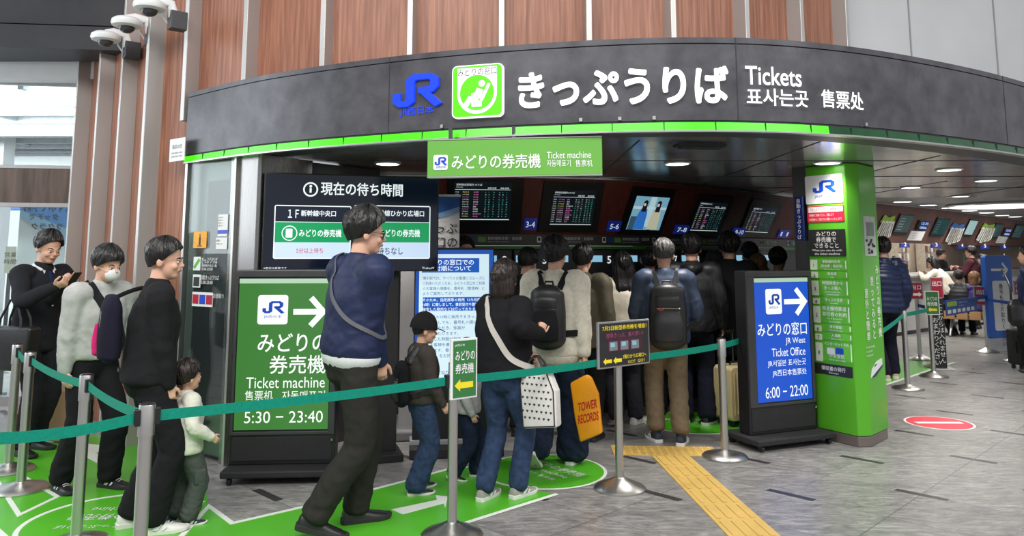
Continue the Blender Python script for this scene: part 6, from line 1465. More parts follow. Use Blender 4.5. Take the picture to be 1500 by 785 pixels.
def backpack(J, name, label, mats, w=.30, hgt=.44, d=.15, top=.40, trim=None, straps=True, logo_=None):
    """worn bag: its own thing standing in the wearer's frame"""
    k = J.k; o = thing(name, label, 'backpack', J.root.location, J.root.rotation_euler.z); sp, rx = J.sp0, J.rx; by = -.135; m1, m2 = mats
    def P(x, z, y=0): return sp(z, by - y) + rx * x
    m = MB(); loft(m, [P(0, top - hgt, .06), P(0, top - hgt + .03, d / 2), P(0, top - hgt * .5, d / 2), P(0, top - .06, d / 2), P(0, top - .01, d * .4)], [(w * .42, d * .42), (w / 2, d / 2), (w / 2, d / 2), (w * .46, d * .46), (w * .3, d * .26)], 28, 5, ax=rx)
    m.v = [tuple(V3(p) * k) for p in m.v]; m.build('main_compartment', m1, o)
    m = MB(); loft(m, [P(0, top - hgt + .03, d * .95), P(0, top - hgt * .68, d * 1.02), P(0, top - hgt * .45, d * .92)], [(w * .36, .03), (w * .38, .04), (w * .30, .02)], 20, 4, ax=rx); m.v = [tuple(V3(p) * k) for p in m.v]; m.build('front_pocket', m2, o)
    m = MB(); loft(m, [P(0, top - hgt * .38, d * .92), P(0, top - hgt * .22, d * .86), P(0, top - .05, d * .62)], [(w * .3, .018), (w * .32, .024), (w * .24, .016)], 20, 4, ax=rx); m.v = [tuple(V3(p) * k) for p in m.v]; m.build('upper_pocket', m1, o)
    m = MB(); m.tube([P(-.035, top, d * .2), P(-.03, top + .035, d * .2), P(.03, top + .035, d * .2), P(.035, top, d * .2)], .008, 8); m.v = [tuple(V3(p) * k) for p in m.v]; m.build('grab_handle', m2, o)
    m = MB(); m.tube([P(-w * .3, top - hgt * .40, d * .97), P(0, top - hgt * .39, d * 1.0), P(w * .3, top - hgt * .40, d * .97)], .004, 6); m.v = [tuple(V3(p) * k) for p in m.v]; m.build('zip', trim or STEEL, o)
    if straps:
        for s in (-1, 1):
            m = MB(); x = .085 * s
            pts = [P(x * .9, top - .02, .0), sp(.475, -.11) + rx * x * 1.1, sp(.53, -.03) + rx * x * 1.25, sp(.50, .075) + rx * x * 1.35, sp(.40, .135) + rx * x * 1.5, sp(.25, .13) + rx * x * 1.9, sp(.12, .02) + rx * x * 2.35, P(x * 1.55, top - hgt + .06, .03)]
            wear(J, m, pts, .024, .005); m.build('shoulder_strap', m2, o)
    return o

def loc(pos, yaw, h, p):
    """a world point in a figure's own scaled frame"""
    d = V3(p) - V3((pos[0], pos[1], 0)); return tuple((Matrix.Rotation(-yaw, 3, 'Z') @ d) / (h / 1.72))
def nylon(name, col, rough=.45): return simple(name, col, rough, 0, .18, 10, .15, 120, spec=.4)
SUIT = fabric('charcoal_suiting', (.016, .017, .021)); BLK = fabric('black_cotton', (.010, .010, .012)); BLK2 = fabric('black_jersey', (.013, .013, .015)); NAVYN = nylon('navy_nylon', srgb(22, 33, 68), .58); GREYSW = fabric('heather_grey_fleece', srgb(176, 178, 174)); OLV = fabric('dark_olive_twill', srgb(44, 43, 40)); DEN = fabric('blue_denim', srgb(46, 62, 90), .3); DEND = fabric('dark_denim', srgb(28, 38, 58), .3); KNIT = fabric('cream_knit', srgb(214, 208, 192), .1, .95, .6, 40)
CRM = nylon('cream_nylon', srgb(214, 206, 190), .5); KHK = fabric('khaki_twill', srgb(112, 98, 78)); CHAR = fabric('charcoal_denim', srgb(48, 48, 54)); SLATE = nylon('slate_blue_nylon', srgb(58, 70, 94), .5); PUF = nylon('navy_puffer', srgb(26, 38, 72), .4); PURP = nylon('purple_nylon', srgb(62, 50, 110), .5); MARO = fabric('maroon_wool', srgb(74, 34, 44)); LGT = fabric('pale_oat_cotton', srgb(206, 206, 192)); CARGO = fabric('grey_green_cargo', srgb(72, 78, 74)); BRWN = fabric('grey_brown_fleece', srgb(66, 60, 56)); OLIVE = nylon('olive_camo', srgb(84, 78, 62), .6); LGREYK = fabric('pale_grey_knit', srgb(176, 176, 176)); YELL = fabric('pale_yellow_cotton', srgb(222, 214, 160)); BEIGE = fabric('beige_cotton', srgb(196, 172, 134)); WSHIRT = fabric('white_shirt', srgb(222, 224, 226), .05)
SWHITE = simple('white_leather', srgb(216, 214, 208), .5, 0, .05, 30); SBLK = simple('black_leather', (.015, .015, .016), .4, 0, .2, 30); SOLEW = simple('white_rubber', srgb(214, 214, 206), .6, 0, .05, 30); SOLEB = simple('black_rubber', (.02, .02, .02), .7); SGREY = simple('grey_suede', srgb(150, 148, 142), .8, 0, .12, 60); SNAVY = simple('navy_mesh', srgb(34, 42, 58), .7, 0, .2, 80); SOCKW = fabric('white_sock', srgb(206, 206, 204)); SBEI = simple('beige_suede', srgb(186, 166, 140), .8, 0, .1, 60)
HBK = (.021,)
# ---- businessman
pos, yaw, h = gnd(40, 662)[:2], R(-112), 1.79
A = person('person', 'businessman in charcoal suit and dark tie looking down at his phone, far left', pos, yaw, h, dict(mat=SUIT, hem=-.14, girth=1.06, folds=.007, name='suit_jacket'), dict(mat=SUIT, name='suit_trousers'), ('short', HBLACK, .018), (SBLK, SOLEB), feet=((-.1, -.06, 0, 0, 8), (.1, .06, 0, 0, -8)),
           hands=(loc(pos, yaw, h, at(96, 415, 6.38)), loc(pos, yaw, h, at(80, 420, 6.2))), head=(R(-6), R(16), 0), lean=.06, grip=((55, (.3, .9, .3), (.6, 0, .8)), (50, (-.3, .9, .3), (-.5, 0, .8))))
m = MB(); sp, rx = A.sp0, A.rx; m.add([tuple(q) for q in (sp(.50, .068) - rx * .05, sp(.50, .068) + rx * .05, sp(.22, .158) + rx * .006, sp(.22, .158) - rx * .006, sp(.50, .03) - rx * .05, sp(.50, .03) + rx * .05, sp(.22, .12) + rx * .006, sp(.22, .12) - rx * .006)], [(0, 1, 2, 3), (7, 6, 5, 4), (0, 4, 5, 1), (3, 2, 6, 7), (0, 3, 7, 4), (1, 5, 6, 2)])
m.v = [tuple(V3(q) * A.k + A.root.matrix_basis.to_3x3() @ V3((0, 0, 0))) for q in m.v]; m.build('shirt_front', WSHIRT, A.root)
m = MB(); loft(m, [sp(.485, .08), sp(.46, .094), sp(.34, .142), sp(.24, .164)], [(.016, .008), (.012, .006), (.022, .006), (.008, .004)], 12, 4, ax=rx); A.sc(m); m.build('tie', fabric('navy_tie', srgb(30, 44, 84)), A.root)
m = MB(); loft(m, [sp(.545, -.075), sp(.535, -.02) - rx * .07, sp(.50, .06) - rx * .055], [(.012, .012)] * 3, 10, 4); loft(m, [sp(.545, -.075), sp(.535, -.02) + rx * .07, sp(.50, .06) + rx * .055], [(.012, .012)] * 3, 10, 4); A.sc(m); m.build('shirt_collar', WSHIRT, A.root)
p = at(108, 409, 6.3); o = thing('smartphone', 'dark smartphone held up by the businessman at far left', 'phone', p, yaw)
m = MB(); m.box((0, 0, 0), (.07, .009, .145), M=Matrix.Rotation(R(-40), 3, 'X')); m.build('case', SBLK, o, bevel=.004); m = MB(); m.box((0, -.004, -.003), (.064, .003, .136), M=Matrix.Rotation(R(-40), 3, 'X')); m.build('screen', SCRD, o)
# ---- masked man
pos, yaw, h = gnd(122, 716)[:2], R(-118), 1.655
B = person('person', 'masked man in heather grey sweatshirt with black sling bag and black trousers', pos, yaw, h, dict(mat=GREYSW, hem=.01, girth=1.12, sleeve=1.12, folds=.010, name='sweatshirt'), dict(mat=BLK, folds=.009, knee=.085, hem=.08), ('fringe', HBLACK, .02), (SBLK, SOLEB, .02, SOCKW), feet=((-.11, .12, 0, 0, 12), (.11, -.1, 0, 0, -10)),
           hands=(None, loc(pos, yaw, h, at(93, 556, 5.34))), head=(R(4), R(10), 0), lean=.13, grip=((20, None, None), (24, (0, .15, -1), (-1, 0, 0))))
hd, hs_ = B.hd0, B.hs0
m = MB(); m.ell(hd(0, .072, .048), (.058, .04, .05), 24, 16, B.M0); B.sc(m); m.build('face_mask', simple('white_mask', srgb(226, 228, 228), .8), B.root)
m = MB()
for s in (-1, 1): m.tube([hd(.052 * s, .07, .07), hd(.074 * s, .02, .085), hd(.08 * s, -.01, .09)], .002, 6)
B.sc(m); m.build('mask_loop', SOCKW, B.root)
o = thing('sling_bag', 'black sling bag worn across the chest of the masked man', 'bag', B.root.location, yaw); sp, rx = B.sp0, B.rx
m = MB(); wear(B, m, [sp(.42, -.12) + rx * .06, sp(.50, -.07) + rx * .09, sp(.525, -.02) + rx * .105, sp(.47, .09) + rx * .09, sp(.30, .162) - rx * .0, sp(.12, .165) - rx * .10, sp(.06, .06) - rx * .2], .03, .006); m.build('strap', BLK2, o)
m = MB(); loft(m, [sp(.36, .165) + rx * .05, sp(.27, .185) + rx * .01, sp(.12, .185) - rx * .04, sp(.04, .165) - rx * .06], [(.05, .02), (.085, .04), (.09, .045), (.06, .025)], 22, 4, ax=rx); B.sc(m); m.build('bag_body', SBLK, o)
# ---- man in black with the child
pos, yaw, h = gnd(205, 776)[:2], R(-62), 1.69
C_ = person('person', 'man in black zip jacket and black trousers with white shoes, seen from behind', pos, yaw, h, dict(mat=BLK2, hem=-.06, girth=1.12, sleeve=1.1, folds=.008), dict(mat=BLK, folds=.009, thigh=.1, knee=.082, hem=.075), ('short', HBLACK, .012), (SWHITE, SOLEW, 0, WSHIRT), feet=((-.09, -.05, 0, 0, 6), (.11, .06, 0, 0, -8)),
            hands=(None, loc(pos, yaw, h, at(247, 566, 4.66))), lean=.06, head=(R(-16), R(4), 0), grip=((20, None, None), (48, (0, .1, -1), (-1, .2, 0))))
L1 = Letters(0); L1.fit('LPARK W', -.05, .06, 0, .022, .01); sp, rx = C_.sp0, C_.rx; L1.mb.v = [tuple((sp(.0, -.172 + abs(x) * .10) + rx * x + V3((0, 0, z)))) for x, y, z in L1.mb.v]; C_.sc(L1.mb); L1.mb.build('back_print', WINK, C_.root, smooth=False)
p = at(164, 440, 4.60); o = thing('drawstring_bag', 'black fabric bag with magenta side panel slung behind the man in black', 'bag', p, R(-44))
m = MB(); loft(m, [(0, 0, .02), (0, 0, -.06), (0, 0, -.20), (0, 0, -.32), (0, 0, -.35)], [(.08, .03), (.095, .055), (.095, .065), (.09, .06), (.07, .03)], 26, 5); m.build('bag_body', fabric('dark_navy_canvas', srgb(26, 24, 40)), o)
m = MB(); loft(m, [(-.075, -.03, -.14), (-.10, -.03, -.24), (-.10, -.03, -.31)], [(.012, .03), (.035, .035), (.03, .03)], 16, 4); m.build('magenta_panel', fabric('magenta_canvas', srgb(206, 40, 110), .1), o)
q = Matrix.Rotation(R(44), 3, 'Z') @ (C_.w(C_.sp(.50, -.07) - C_.rx * .09 * C_.k) - p)
m = MB(); strap(m, [(-.03, 0, .0), q * .5 + V3((0, 0, .015)), q, q + (Matrix.Rotation(R(44), 3, 'Z') @ Matrix.Rotation(yaw, 3, 'Z') @ V3((0, .12, -.03)))], .013, .005, (0, 1, 0)); m.build('strap', BLK, o)
m = MB(); m.tube([(.0, -.055, -.06), (.0, -.06, -.2)], .004, 6); m.build('zip', STEEL, o)
# ---- child holding his hand
pos, yaw, h = gnd(264, 768)[:2], R(-48), .905
D_ = person('person', 'small child in pale oat top and grey cargo trousers beside the man in black', pos, yaw, h, dict(mat=LGT, hem=-.12, girth=1.28, sleeve=1.28, folds=.014, name='sweatshirt'), dict(mat=CARGO, folds=.014, thigh=.115, knee=.11, hem=.10, len=.03), ('short', HDARK, .022), (SNAVY, SOLEW, 0, WSHIRT), feet=((-.12, -.03, 0, 0, 10), (.12, .05, 0, 0, -10)),
            hands=(loc(pos, yaw, h, at(256, 596, 4.78)), loc(pos, yaw, h, at(309, 640, 4.78))), hs=1.36, girth=1.12, head=(R(10), R(-4), 0), grip=((30, (-.4, .1, .9), (0, 1, 0)), (25, None, None)), vox=.008)
m = MB()
for s in (-1, 1):
    kn, hp = D_.knee[(s + 1) // 2], D_.hip[(s + 1) // 2]; c = kn.lerp(hp, .12) + V3((s * .1, 0, 0)); m.box(c, (.05, .13, .17), M=Matrix.Rotation(R(4 * s), 3, 'Y'))
D_.sc(m)
for i in range(2):
    q = MB(); q.v = m.v[i * 8:i * 8 + 8]; q.f = [(0, 1, 3, 2), (4, 6, 7, 5), (0, 4, 5, 1), (2, 3, 7, 6), (0, 2, 6, 4), (1, 5, 7, 3)]; q.m = [0] * 6; q.build('cargo_pocket', CARGO, D_.root, bevel=.012, seg=3)
# ---- man in the navy jacket
pos, yaw, h = gnd(508, 775)[:2], R(-70), 1.87
E_ = person('person', 'tall man in navy bomber jacket and dark olive trousers striding right', pos, yaw, h, dict(mat=NAVYN, hem=.0, girth=1.13, sleeve=1.22, folds=.012, name='bomber_jacket', rib=NAVYN, under=WSHIRT), dict(mat=OLV, folds=.010, thigh=.1, knee=.085, hem=.072), ('tousled', HBLACK, .021), (SBLK, SOLEB), feet=((-.09, .06, 0, 0, 4), (.08, -.20, 0, 16, -6)),
            hands=((-.23, .10, .86), loc(pos, yaw, h, at(556, 528, 4.78))), lean=.07, twist=.38, head=(R(2), R(6), 0), grip=((50, None, None), (30, (0, .1, -1), (-1, 0, 0))))
m = MB(); sp, rx = E_.sp0, E_.rx; m2_ = E_.M0; hd = E_.hd0
wear(E_, m, [sp(.38, .14) - rx * .06, sp(.50, .06) - rx * .1, sp(.535, .0) - rx * .11, sp(.47, -.11) - rx * .07, sp(.33, -.152) + rx * .05, sp(.20, -.12) + rx * .16, sp(.12, .03) + rx * .215, sp(.12, .14) + rx * .12, sp(.26, .16), sp(.38, .14) - rx * .06], .011, .003)
o = thing('crossbody_strap', 'thin grey shoulder strap across the back of the tall man in navy', 'bag strap', E_.root.location, yaw); m.build('strap', fabric('grey_webbing', srgb(96, 98, 104)), o)
m = MB(); hd = E_.hd0
for s in (-1, 1): m.add([tuple(hd(x_, y_, z_)) for x_, y_, z_ in ((.008 * s, .108, .11), (.06 * s, .094, .112), (.063 * s, .088, .078), (.012 * s, .106, .076), (.008 * s, .104, .11), (.06 * s, .09, .112), (.063 * s, .084, .078), (.012 * s, .102, .076))], [(0, 1, 2, 3), (7, 6, 5, 4), (0, 4, 5, 1), (3, 2, 6, 7), (0, 3, 7, 4), (1, 5, 6, 2)]); m.tube([hd(.062 * s, .09, .105), hd(.08 * s, .04, .105), hd(.083 * s, -.02, .10)], .0025, 6)
E_.sc(m); m.build('sunglasses', simple('dark_lens', (.01, .01, .012), .1), E_.root)
# ---- boy in the cap
pos, yaw, h = gnd(615, 720)[:2], R(-66), 1.15
F_ = person('person', 'boy in black cap and grey-brown fleece with black backpack and wide jeans', pos, yaw, h, dict(mat=BRWN, hem=-.03, girth=1.16, sleeve=1.15, folds=.010), dict(mat=DEN, folds=.014, thigh=.11, knee=.1, hem=.1, name='jeans'), ('short', HBLACK, .004), (SBLK, SOLEW, 0, WSHIRT), feet=((-.1, .02, 0, 0, 8), (.1, -.08, 0, 0, -8)),
            hands=(None, loc(pos, yaw, h, at(648, 592, 5.38))), hs=1.18, girth=1.05, head=(R(-4), R(8), 0), grip=((22, None, None), (25, (0, .6, -.8), (-1, 0, 0))), vox=.007)
CAPM = fabric('black_cap', (.012, .012, .013)); hd, Mh = F_.hd0, F_.M0; m = MB(); n_, k_ = 36, 12; Vv = [hd(0, -.012, .252)]
for i in range(1, k_ + 1):
    a = pi / 2 * i / k_ * 1.06
    for j in range(n_): b_ = 2 * pi * j / n_; Vv.append(hd(cos(b_) * sin(a) * .099, -.012 + sin(b_) * sin(a) * .119, .118 + cos(a) * .134))
m.add(Vv, [(0, 1 + j, 1 + (j + 1) % n_) for j in range(n_)] + [(1 + (i - 1) * n_ + j, 1 + i * n_ + j, 1 + i * n_ + (j + 1) % n_, 1 + (i - 1) * n_ + (j + 1) % n_) for i in range(1, k_) for j in range(n_)]); F_.sc(m); cp = m.build('cap', CAPM, F_.root)
m = MB(); loft(m, [hd(0, .085, .118), hd(0, .13, .116), hd(0, .172, .102)], [(.082, .006), (.078, .005), (.05, .004)], 24, 4); F_.sc(m); m.build('brim', CAPM, cp)
m = MB(); m.ell(hd(0, -.012, .253), (.012, .012, .008), 12, 6); F_.sc(m); m.build('button', CAPM, cp)
backpack(F_, 'child_backpack', 'black backpack worn by the boy in the black cap', (BLK, SBLK), .30, .40, .15, .38)
# ---- small child half hidden behind the woman
pos, yaw, h = gnd(684, 701)[:2], R(-84), .93
H_ = person('person', 'small child in pale grey top and navy trousers behind the green arrow sign', pos, yaw, h, dict(mat=LGREYK, hem=-.05, girth=1.25, sleeve=1.2, folds=.012), dict(mat=DEND, folds=.012, thigh=.11, knee=.1, hem=.09), ('short', HBLACK, .02), (SBLK, SOLEW), feet=((-.1, .12, 0, 0, 5), (.1, -.2, 0, 14, -5)), hs=1.32, girth=1.1, vox=.009)
# ---- woman in black with jeans
pos, yaw, h = gnd(738, 728)[:2], R(-36), 1.545
G_ = person('person', 'woman with dark bobbed hair in loose black top and blue jeans, arm bent', pos, yaw, h, dict(mat=BLK, hem=-.03, girth=1.22, sleeve=1.2, folds=.009, name='knit_top'), dict(mat=DEN, folds=.009, thigh=.098, knee=.077, hem=.07, name='jeans'), ('bob', HDARK, .018), (SGREY, SOLEW, 0, WSHIRT), feet=((-.08, -.13, 0, 0, 6), (.09, .06, 0, 0, -6)),
            hands=(loc(pos, yaw, h, at(772, 520, 5.28)), loc(pos, yaw, h, at(790, 488, 5.2))), female=True, girth=1.08, head=(R(6), R(2), 0), grip=((62, (.9, .4, -.1), (0, .3, -1)), (70, (.3, .35, .9), (-.8, .5, .1))))
o = thing('crossbody_bag', 'pale grey crossbody strap and bag on the woman in the black top', 'bag', G_.root.location, yaw); sp, rx = G_.sp0, G_.rx
m = MB(); wear(G_, m, [sp(.36, .15) - rx * .05, sp(.48, .08) - rx * .1, sp(.52, .0) - rx * .11, sp(.45, -.135) - rx * .07, sp(.28, -.18) + rx * .05, sp(.12, -.16) + rx * .17, sp(.04, -.02) + rx * .235, sp(.02, .1) + rx * .2], .022, .003); m.build('strap', fabric('pale_grey_webbing', srgb(196, 190, 182), .05), o)
m = MB(); loft(m, [sp(.06, .19) + rx * .12, sp(-.04, .215) + rx * .13, sp(-.12, .2) + rx * .13], [(.08, .03), (.1, .04), (.08, .03)], 18, 4, ax=rx); G_.sc(m); m.build('bag_body', fabric('pale_grey_canvas', srgb(186, 180, 172), .05), o)
# ---- man in the cream sweater
pos, yaw, h = gnd(815, 682)[:2], R(-20), 1.72
I_ = person('person', 'man in cream knitted sweater and wide dark blue trousers with black backpack', pos, yaw, h, dict(mat=KNIT, hem=-.09, girth=1.2, sleeve=1.28, folds=.009, name='sweater', rib=KNIT), dict(mat=DEND, folds=.012, thigh=.112, knee=.115, hem=.125), ('tousled', HBLACK, .022), (SBLK, SOLEW), feet=((-.1, -.30, .03, 38, 4), (.1, .1, 0, 0, -6)),
            hands=((-.2, .28, 1.08), loc(pos, yaw, h, at(857, 530, 5.98))), head=(R(-8), R(-2), 0), grip=((40, None, None), (70, (.1, .1, -1), (-1, .1, 0))))
backpack(I_, 'backpack', 'black city backpack on the man in the cream sweater', (SBLK, BLK), .29, .42, .15, .44)
# ---- woman in the cream jacket
pos, yaw, h = gnd(916, 622)[:2], R(4), 1.60
K_ = person('person', 'woman with long black hair in cream jacket and charcoal trousers', pos, yaw, h, dict(mat=CRM, hem=-.05, girth=1.2, sleeve=1.25, folds=.013), dict(mat=CHAR, folds=.008, thigh=.1, knee=.085, hem=.08), ('long', HBLACK, .018), (SWHITE, SOLEW, 0, WSHIRT), feet=((-.11, -.14, .0, 16, 8), (.12, .04, 0, 0, -40)), hands=((-.24, .1, .93), (.26, .06, .92)), female=True)
# ---- man in khaki trousers
pos, yaw, h = gnd(979, 648)[:2], R(-6), 1.72
M_ = person('person', 'man in slate blue jacket and khaki trousers with black backpack, nearest the blue sign stand', pos, yaw, h, dict(mat=SLATE, hem=-.08, girth=1.14, sleeve=1.15, folds=.010), dict(mat=KHK, folds=.010, thigh=.1, knee=.085, hem=.075, len=.04), ('short', HGREY, .014), (SNAVY, SOLEW, 0, WSHIRT), feet=((-.10, .03, 0, 0, 16), (.10, -.08, 0, 0, -14)), hands=((-.22, .22, 1.02), (.24, .2, 1.0)), head=(R(-4), R(14), 0))
bp = backpack(M_, 'backpack', 'black outdoor backpack with round red badge on the man in khaki trousers', (SBLK, nylon('charcoal_ripstop', (.03, .03, .034))), .32, .48, .16, .42)
m = MB(); sp, rx = M_.sp0, M_.rx; c = sp(.22, -.285) - rx * .06; m.ell(c, (.026, .012, .026), 18, 8); M_.sc(m); m.build('red_badge', simple('badge_red', srgb(170, 40, 50), .5), bp)
# ---- men in black beside the suitcase
pos, yaw, h = gnd(1020, 620)[:2], R(-14), 1.785
N_ = person('person', 'man in black hooded jacket and navy trousers left of the cream suitcase', pos, yaw, h, dict(mat=nylon('black_nylon', (.013, .013, .016)), hem=-.08, girth=1.16, sleeve=1.2, folds=.011, hood=True), dict(mat=fabric('ink_navy_twill', srgb(24, 26, 40)), folds=.009, knee=.085, hem=.08), ('short', HBLACK, .018), (SBLK, SOLEW), feet=((-.1, .0, 0, 0, 8), (.1, -.04, 0, 0, -20)), vox=.009, hands=(None, None))
pos, yaw, h = gnd(1076, 611)[:2], R(-4), 1.80
O_ = person('person', 'man with glossy black hair in long black coat, behind the cream suitcase', pos, yaw, h, dict(mat=BLK, hem=-.34, girth=1.16, sleeve=1.15, folds=.008, name='coat'), dict(mat=BLK2), ('tousled', HBLACK, .022), (SBLK, SOLEB), vox=.009)
# ---- people at the machines
def far(label, px, Y, top, yaw, tm, bm_, hair, shoes=(SBLK, SOLEB), pos=None, **kw):
    q = at(px, 371, Y); pos = pos or (q.x, Y); return person('person', label, pos, yaw, top * .985 if not kw.get('sit') else kw.pop('hh'), dict(mat=tm, folds=.01, **kw.pop('td', {})), dict(mat=bm_, folds=.008), hair, shoes, vox=kw.pop('vox', .012), cvox=.014, face=kw.pop('face', False), **kw)
J_ = far('person in olive camouflage hooded coat at ticket machine 5', 853, 6.95, 1.70, R(-24), OLIVE, BLK, ('short', HBLACK, .014), td=dict(girth=1.2, sleeve=1.2, hood=True, hem=-.1), vox=.009)
far('person in black at ticket machine 3, head lowered', 769, 7.1, 1.67, R(-12), BLK, BLK2, ('short', HBLACK, .016), td=dict(girth=1.15, hood=True), lean=.1, head=(R(-20), R(16), 0))
far('person with dark hair mostly hidden behind the blue notice board', 680, 7.25, 1.77, R(-160), SUIT, SUIT, ('short', HBLACK, .016), face=True)
P_ = far('person in grey bucket hat queueing between the two men in black', 1046, 8.45, 1.63, R(-60), WSHIRT, CHAR, ('short', HBLACK, .012), face=True)
m = MB(); hd = P_.hd0; rows = [(.0, .235), (.05, .232), (.083, .215), (.094, .17), (.098, .14), (.13, .112), (.148, .10), (.147, .094), (.128, .104), (.095, .132)]; n_ = 32; Vv = [hd(r * cos(2 * pi * j / n_), -.008 + 1.15 * r * sin(2 * pi * j / n_), z) for r, z in rows[1:] for j in range(n_)] + [hd(0, -.008, .236)]; t_ = len(Vv) - 1
m.add(Vv, [(i * n_ + j, i * n_ + (j + 1) % n_, (i + 1) * n_ + (j + 1) % n_, (i + 1) * n_ + j) for i in range(len(rows) - 2) for j in range(n_)] + [(j, (j + 1) % n_, t_) for j in range(n_)]); P_.sc(m); m.build('bucket_hat', fabric('grey_felt', srgb(66, 66, 66)), P_.root)
far('woman with shiny brown hair just behind the blue sign stand', 1110, 8.2, 1.60, R(-6), SLATE, CHAR, ('bob', HBROWN, .02), female=True)
far('dark-haired person in pale shirt behind the brown-haired woman', 1098, 8.98, 1.74, R(10), WSHIRT, SUIT, ('short', HBLACK, .016))
far('person in pale yellow top at the last machine, beside the dark post', 1139, 8.6, 1.68, R(-40), YELL, CHAR, ('short', HDARK, .018), female=True, face=True)
far('grey-haired person at ticket machine 6 in dark clothes', 952, 8.02, 1.67, R(-10), BLK2, BLK, ('short', HBLACK, .014), td=dict(girth=1.1))
# ---- right-hand side
pos, yaw, h = gnd(1304, 556)[:2], R(2), 1.80
Q_ = person('person', 'man in navy quilted puffer jacket and dark trousers right of the green column', pos, yaw, h, dict(mat=PUF, hem=-.10, girth=1.22, sleeve=1.3, folds=.006, puff=.011, name='puffer_jacket'), dict(mat=fabric('ink_navy_twill', srgb(24, 26, 40)), knee=.085, hem=.08), ('short', HBLACK, .016), (SBEI, SOLEW), vox=.011, cvox=.012, face=False, feet=((-.1, -.06, 0, 0, 8), (.1, .1, 0, 0, -8)))
def counter_at(px, off):
    q, _ = RC.find(px, 380); b = RC.off(q, off); t = RC.tan(q); return (b.x, b.y), atan2(t.y, t.x)
pp, yy = counter_at(1361, .36); far('woman in white jacket with long black hair leaning over counter 3', 0, 0, 1.62, yy, CRM, BLK, ('long', HBLACK, .018), pos=pp, lean=.52, female=True, hands=((-.2, .52, 1.31), (.2, .52, 1.31)), td=dict(girth=1.15, hem=-.05))
pp, yy = counter_at(1401, .30); T_ = far('man in maroon sweater with dark backpack standing at counter 4', 0, 0, 1.78, yy, MARO, BLK, ('short', HBLACK, .016), pos=pp, hands=((-.2, .3, 1.27), (.2, .3, 1.27)), td=dict(girth=1.12))
backpack(T_, 'backpack', 'dark olive backpack on the man in maroon at counter 4', (nylon('dark_olive_nylon', srgb(46, 48, 44)), BLK), .34, .5, .18, .46)
pp, yy = counter_at(1424, .22); far('person in pale grey knit at the counter between signs 4 and 5', 0, 0, 1.60, yy, LGREYK, CHAR, ('bob', HBLACK, .018), pos=pp, female=True, hands=((-.2, .3, 1.27), (.2, .3, 1.27)))
pp, yy = counter_at(1449, -1.08); far('clerk in dark uniform facing out behind counter 5', 0, 0, 1.72, yy + pi, SUIT, SUIT, ('short', HDARK, .016), pos=pp, face=True, hands=((-.18, .22, 1.26), (.18, .22, 1.26)))
SITF = ((-.1, .44, 0, 0, 4), (.1, .46, 0, 0, -4))
bp0 = gnd(1384, 492); bp1 = gnd(1462, 497)
def seat(f, dy=.2): d = bp1 - bp0; n = V3((-d.y, d.x, 0)).normalized(); q = bp0 + d * f + n * dy; return (q.x, q.y)
by = atan2((bp1 - bp0).y, (bp1 - bp0).x)
far('person with brown hair in purple coat and beige trousers sitting on the bench', 0, 0, 0, by - R(50), PURP, BEIGE, ('bob', HBROWN, .018), (SWHITE, SOLEW), pos=seat(.60), sit=.52, hh=1.62, feet=SITF, hands=((-.1, .35, .75), (.1, .35, .75)), td=dict(girth=1.2, hood=True, hem=.02), female=True)
far('person in black padded jacket sitting at the left end of the bench', 0, 0, 0, by, nylon('black_padded', (.02, .02, .024), .5), BLK, ('short', HBLACK, .016), pos=seat(.30), sit=.52, hh=1.66, feet=SITF, hands=((-.1, .35, .75), (.1, .35, .75)), td=dict(girth=1.25, puff=.008, hem=.02))
far('person with long dark hair sitting at the right end of the bench', 0, 0, 0, by, BLK2, BLK, ('long', HDARK, .018), pos=seat(.96), sit=.52, hh=1.6, feet=SITF, hands=((-.1, .35, .75), (.1, .35, .75)), td=dict(girth=1.1, hem=.02), female=True)
U_ = far('person in navy jacket with black bag, cut by the right photo edge', 0, 0, 1.72, R(50), NAVYN, BLK, ('short', HBLACK, .016), pos=(7.2, 10.75), td=dict(girth=1.2, sleeve=1.2, hem=-.06))

# ================================================================== BAGS AND LUGGAGE
# tote of the businessman
p = at(22, 478, 6.2); o = thing('shoulder_bag', 'black leather tote hanging at the side of the businessman', 'bag', p, R(-14))
m = MB(); m.prism([(-.17, -.34), (.17, -.34), (.21, -.02), (.2, 0), (-.2, 0), (-.21, -.02)], -.06, .06); m.build('bag_body', SBLK, o, bevel=.025, seg=3)
for y in (-.05, .05):
    m = MB(); m.tube([(-.11, y, -.04), (-.10, y * .9, .06), (-.03, y * .6, .21), (.03, y * .6, .21), (.10, y * .9, .06), (.11, y, -.04)], .009, 8); m.build('handle', SBLK, o)
# brown paper bag
p = gnd(82, 652); p.y += .1; o = thing('paper_bag', 'brown paper carrier bag beside the legs of the masked man', 'bag', (p.x, p.y, .02), R(-10))
m = MB(); m.prism([(-.12, 0), (.12, 0), (.125, .42), (-.125, .42)], -.06, .06); m.build('bag_body', simple('kraft_paper', srgb(150, 118, 84), .8, 0, .08, 8), o, bevel=.004)
for y in (-.05, .05):
    m = MB(); m.tube([(-.05, y, .41), (-.045, y, .50), (.045, y, .50), (.05, y, .41)], .004, 8); m.build('handle', simple('kraft_cord', srgb(120, 92, 64), .8), o)
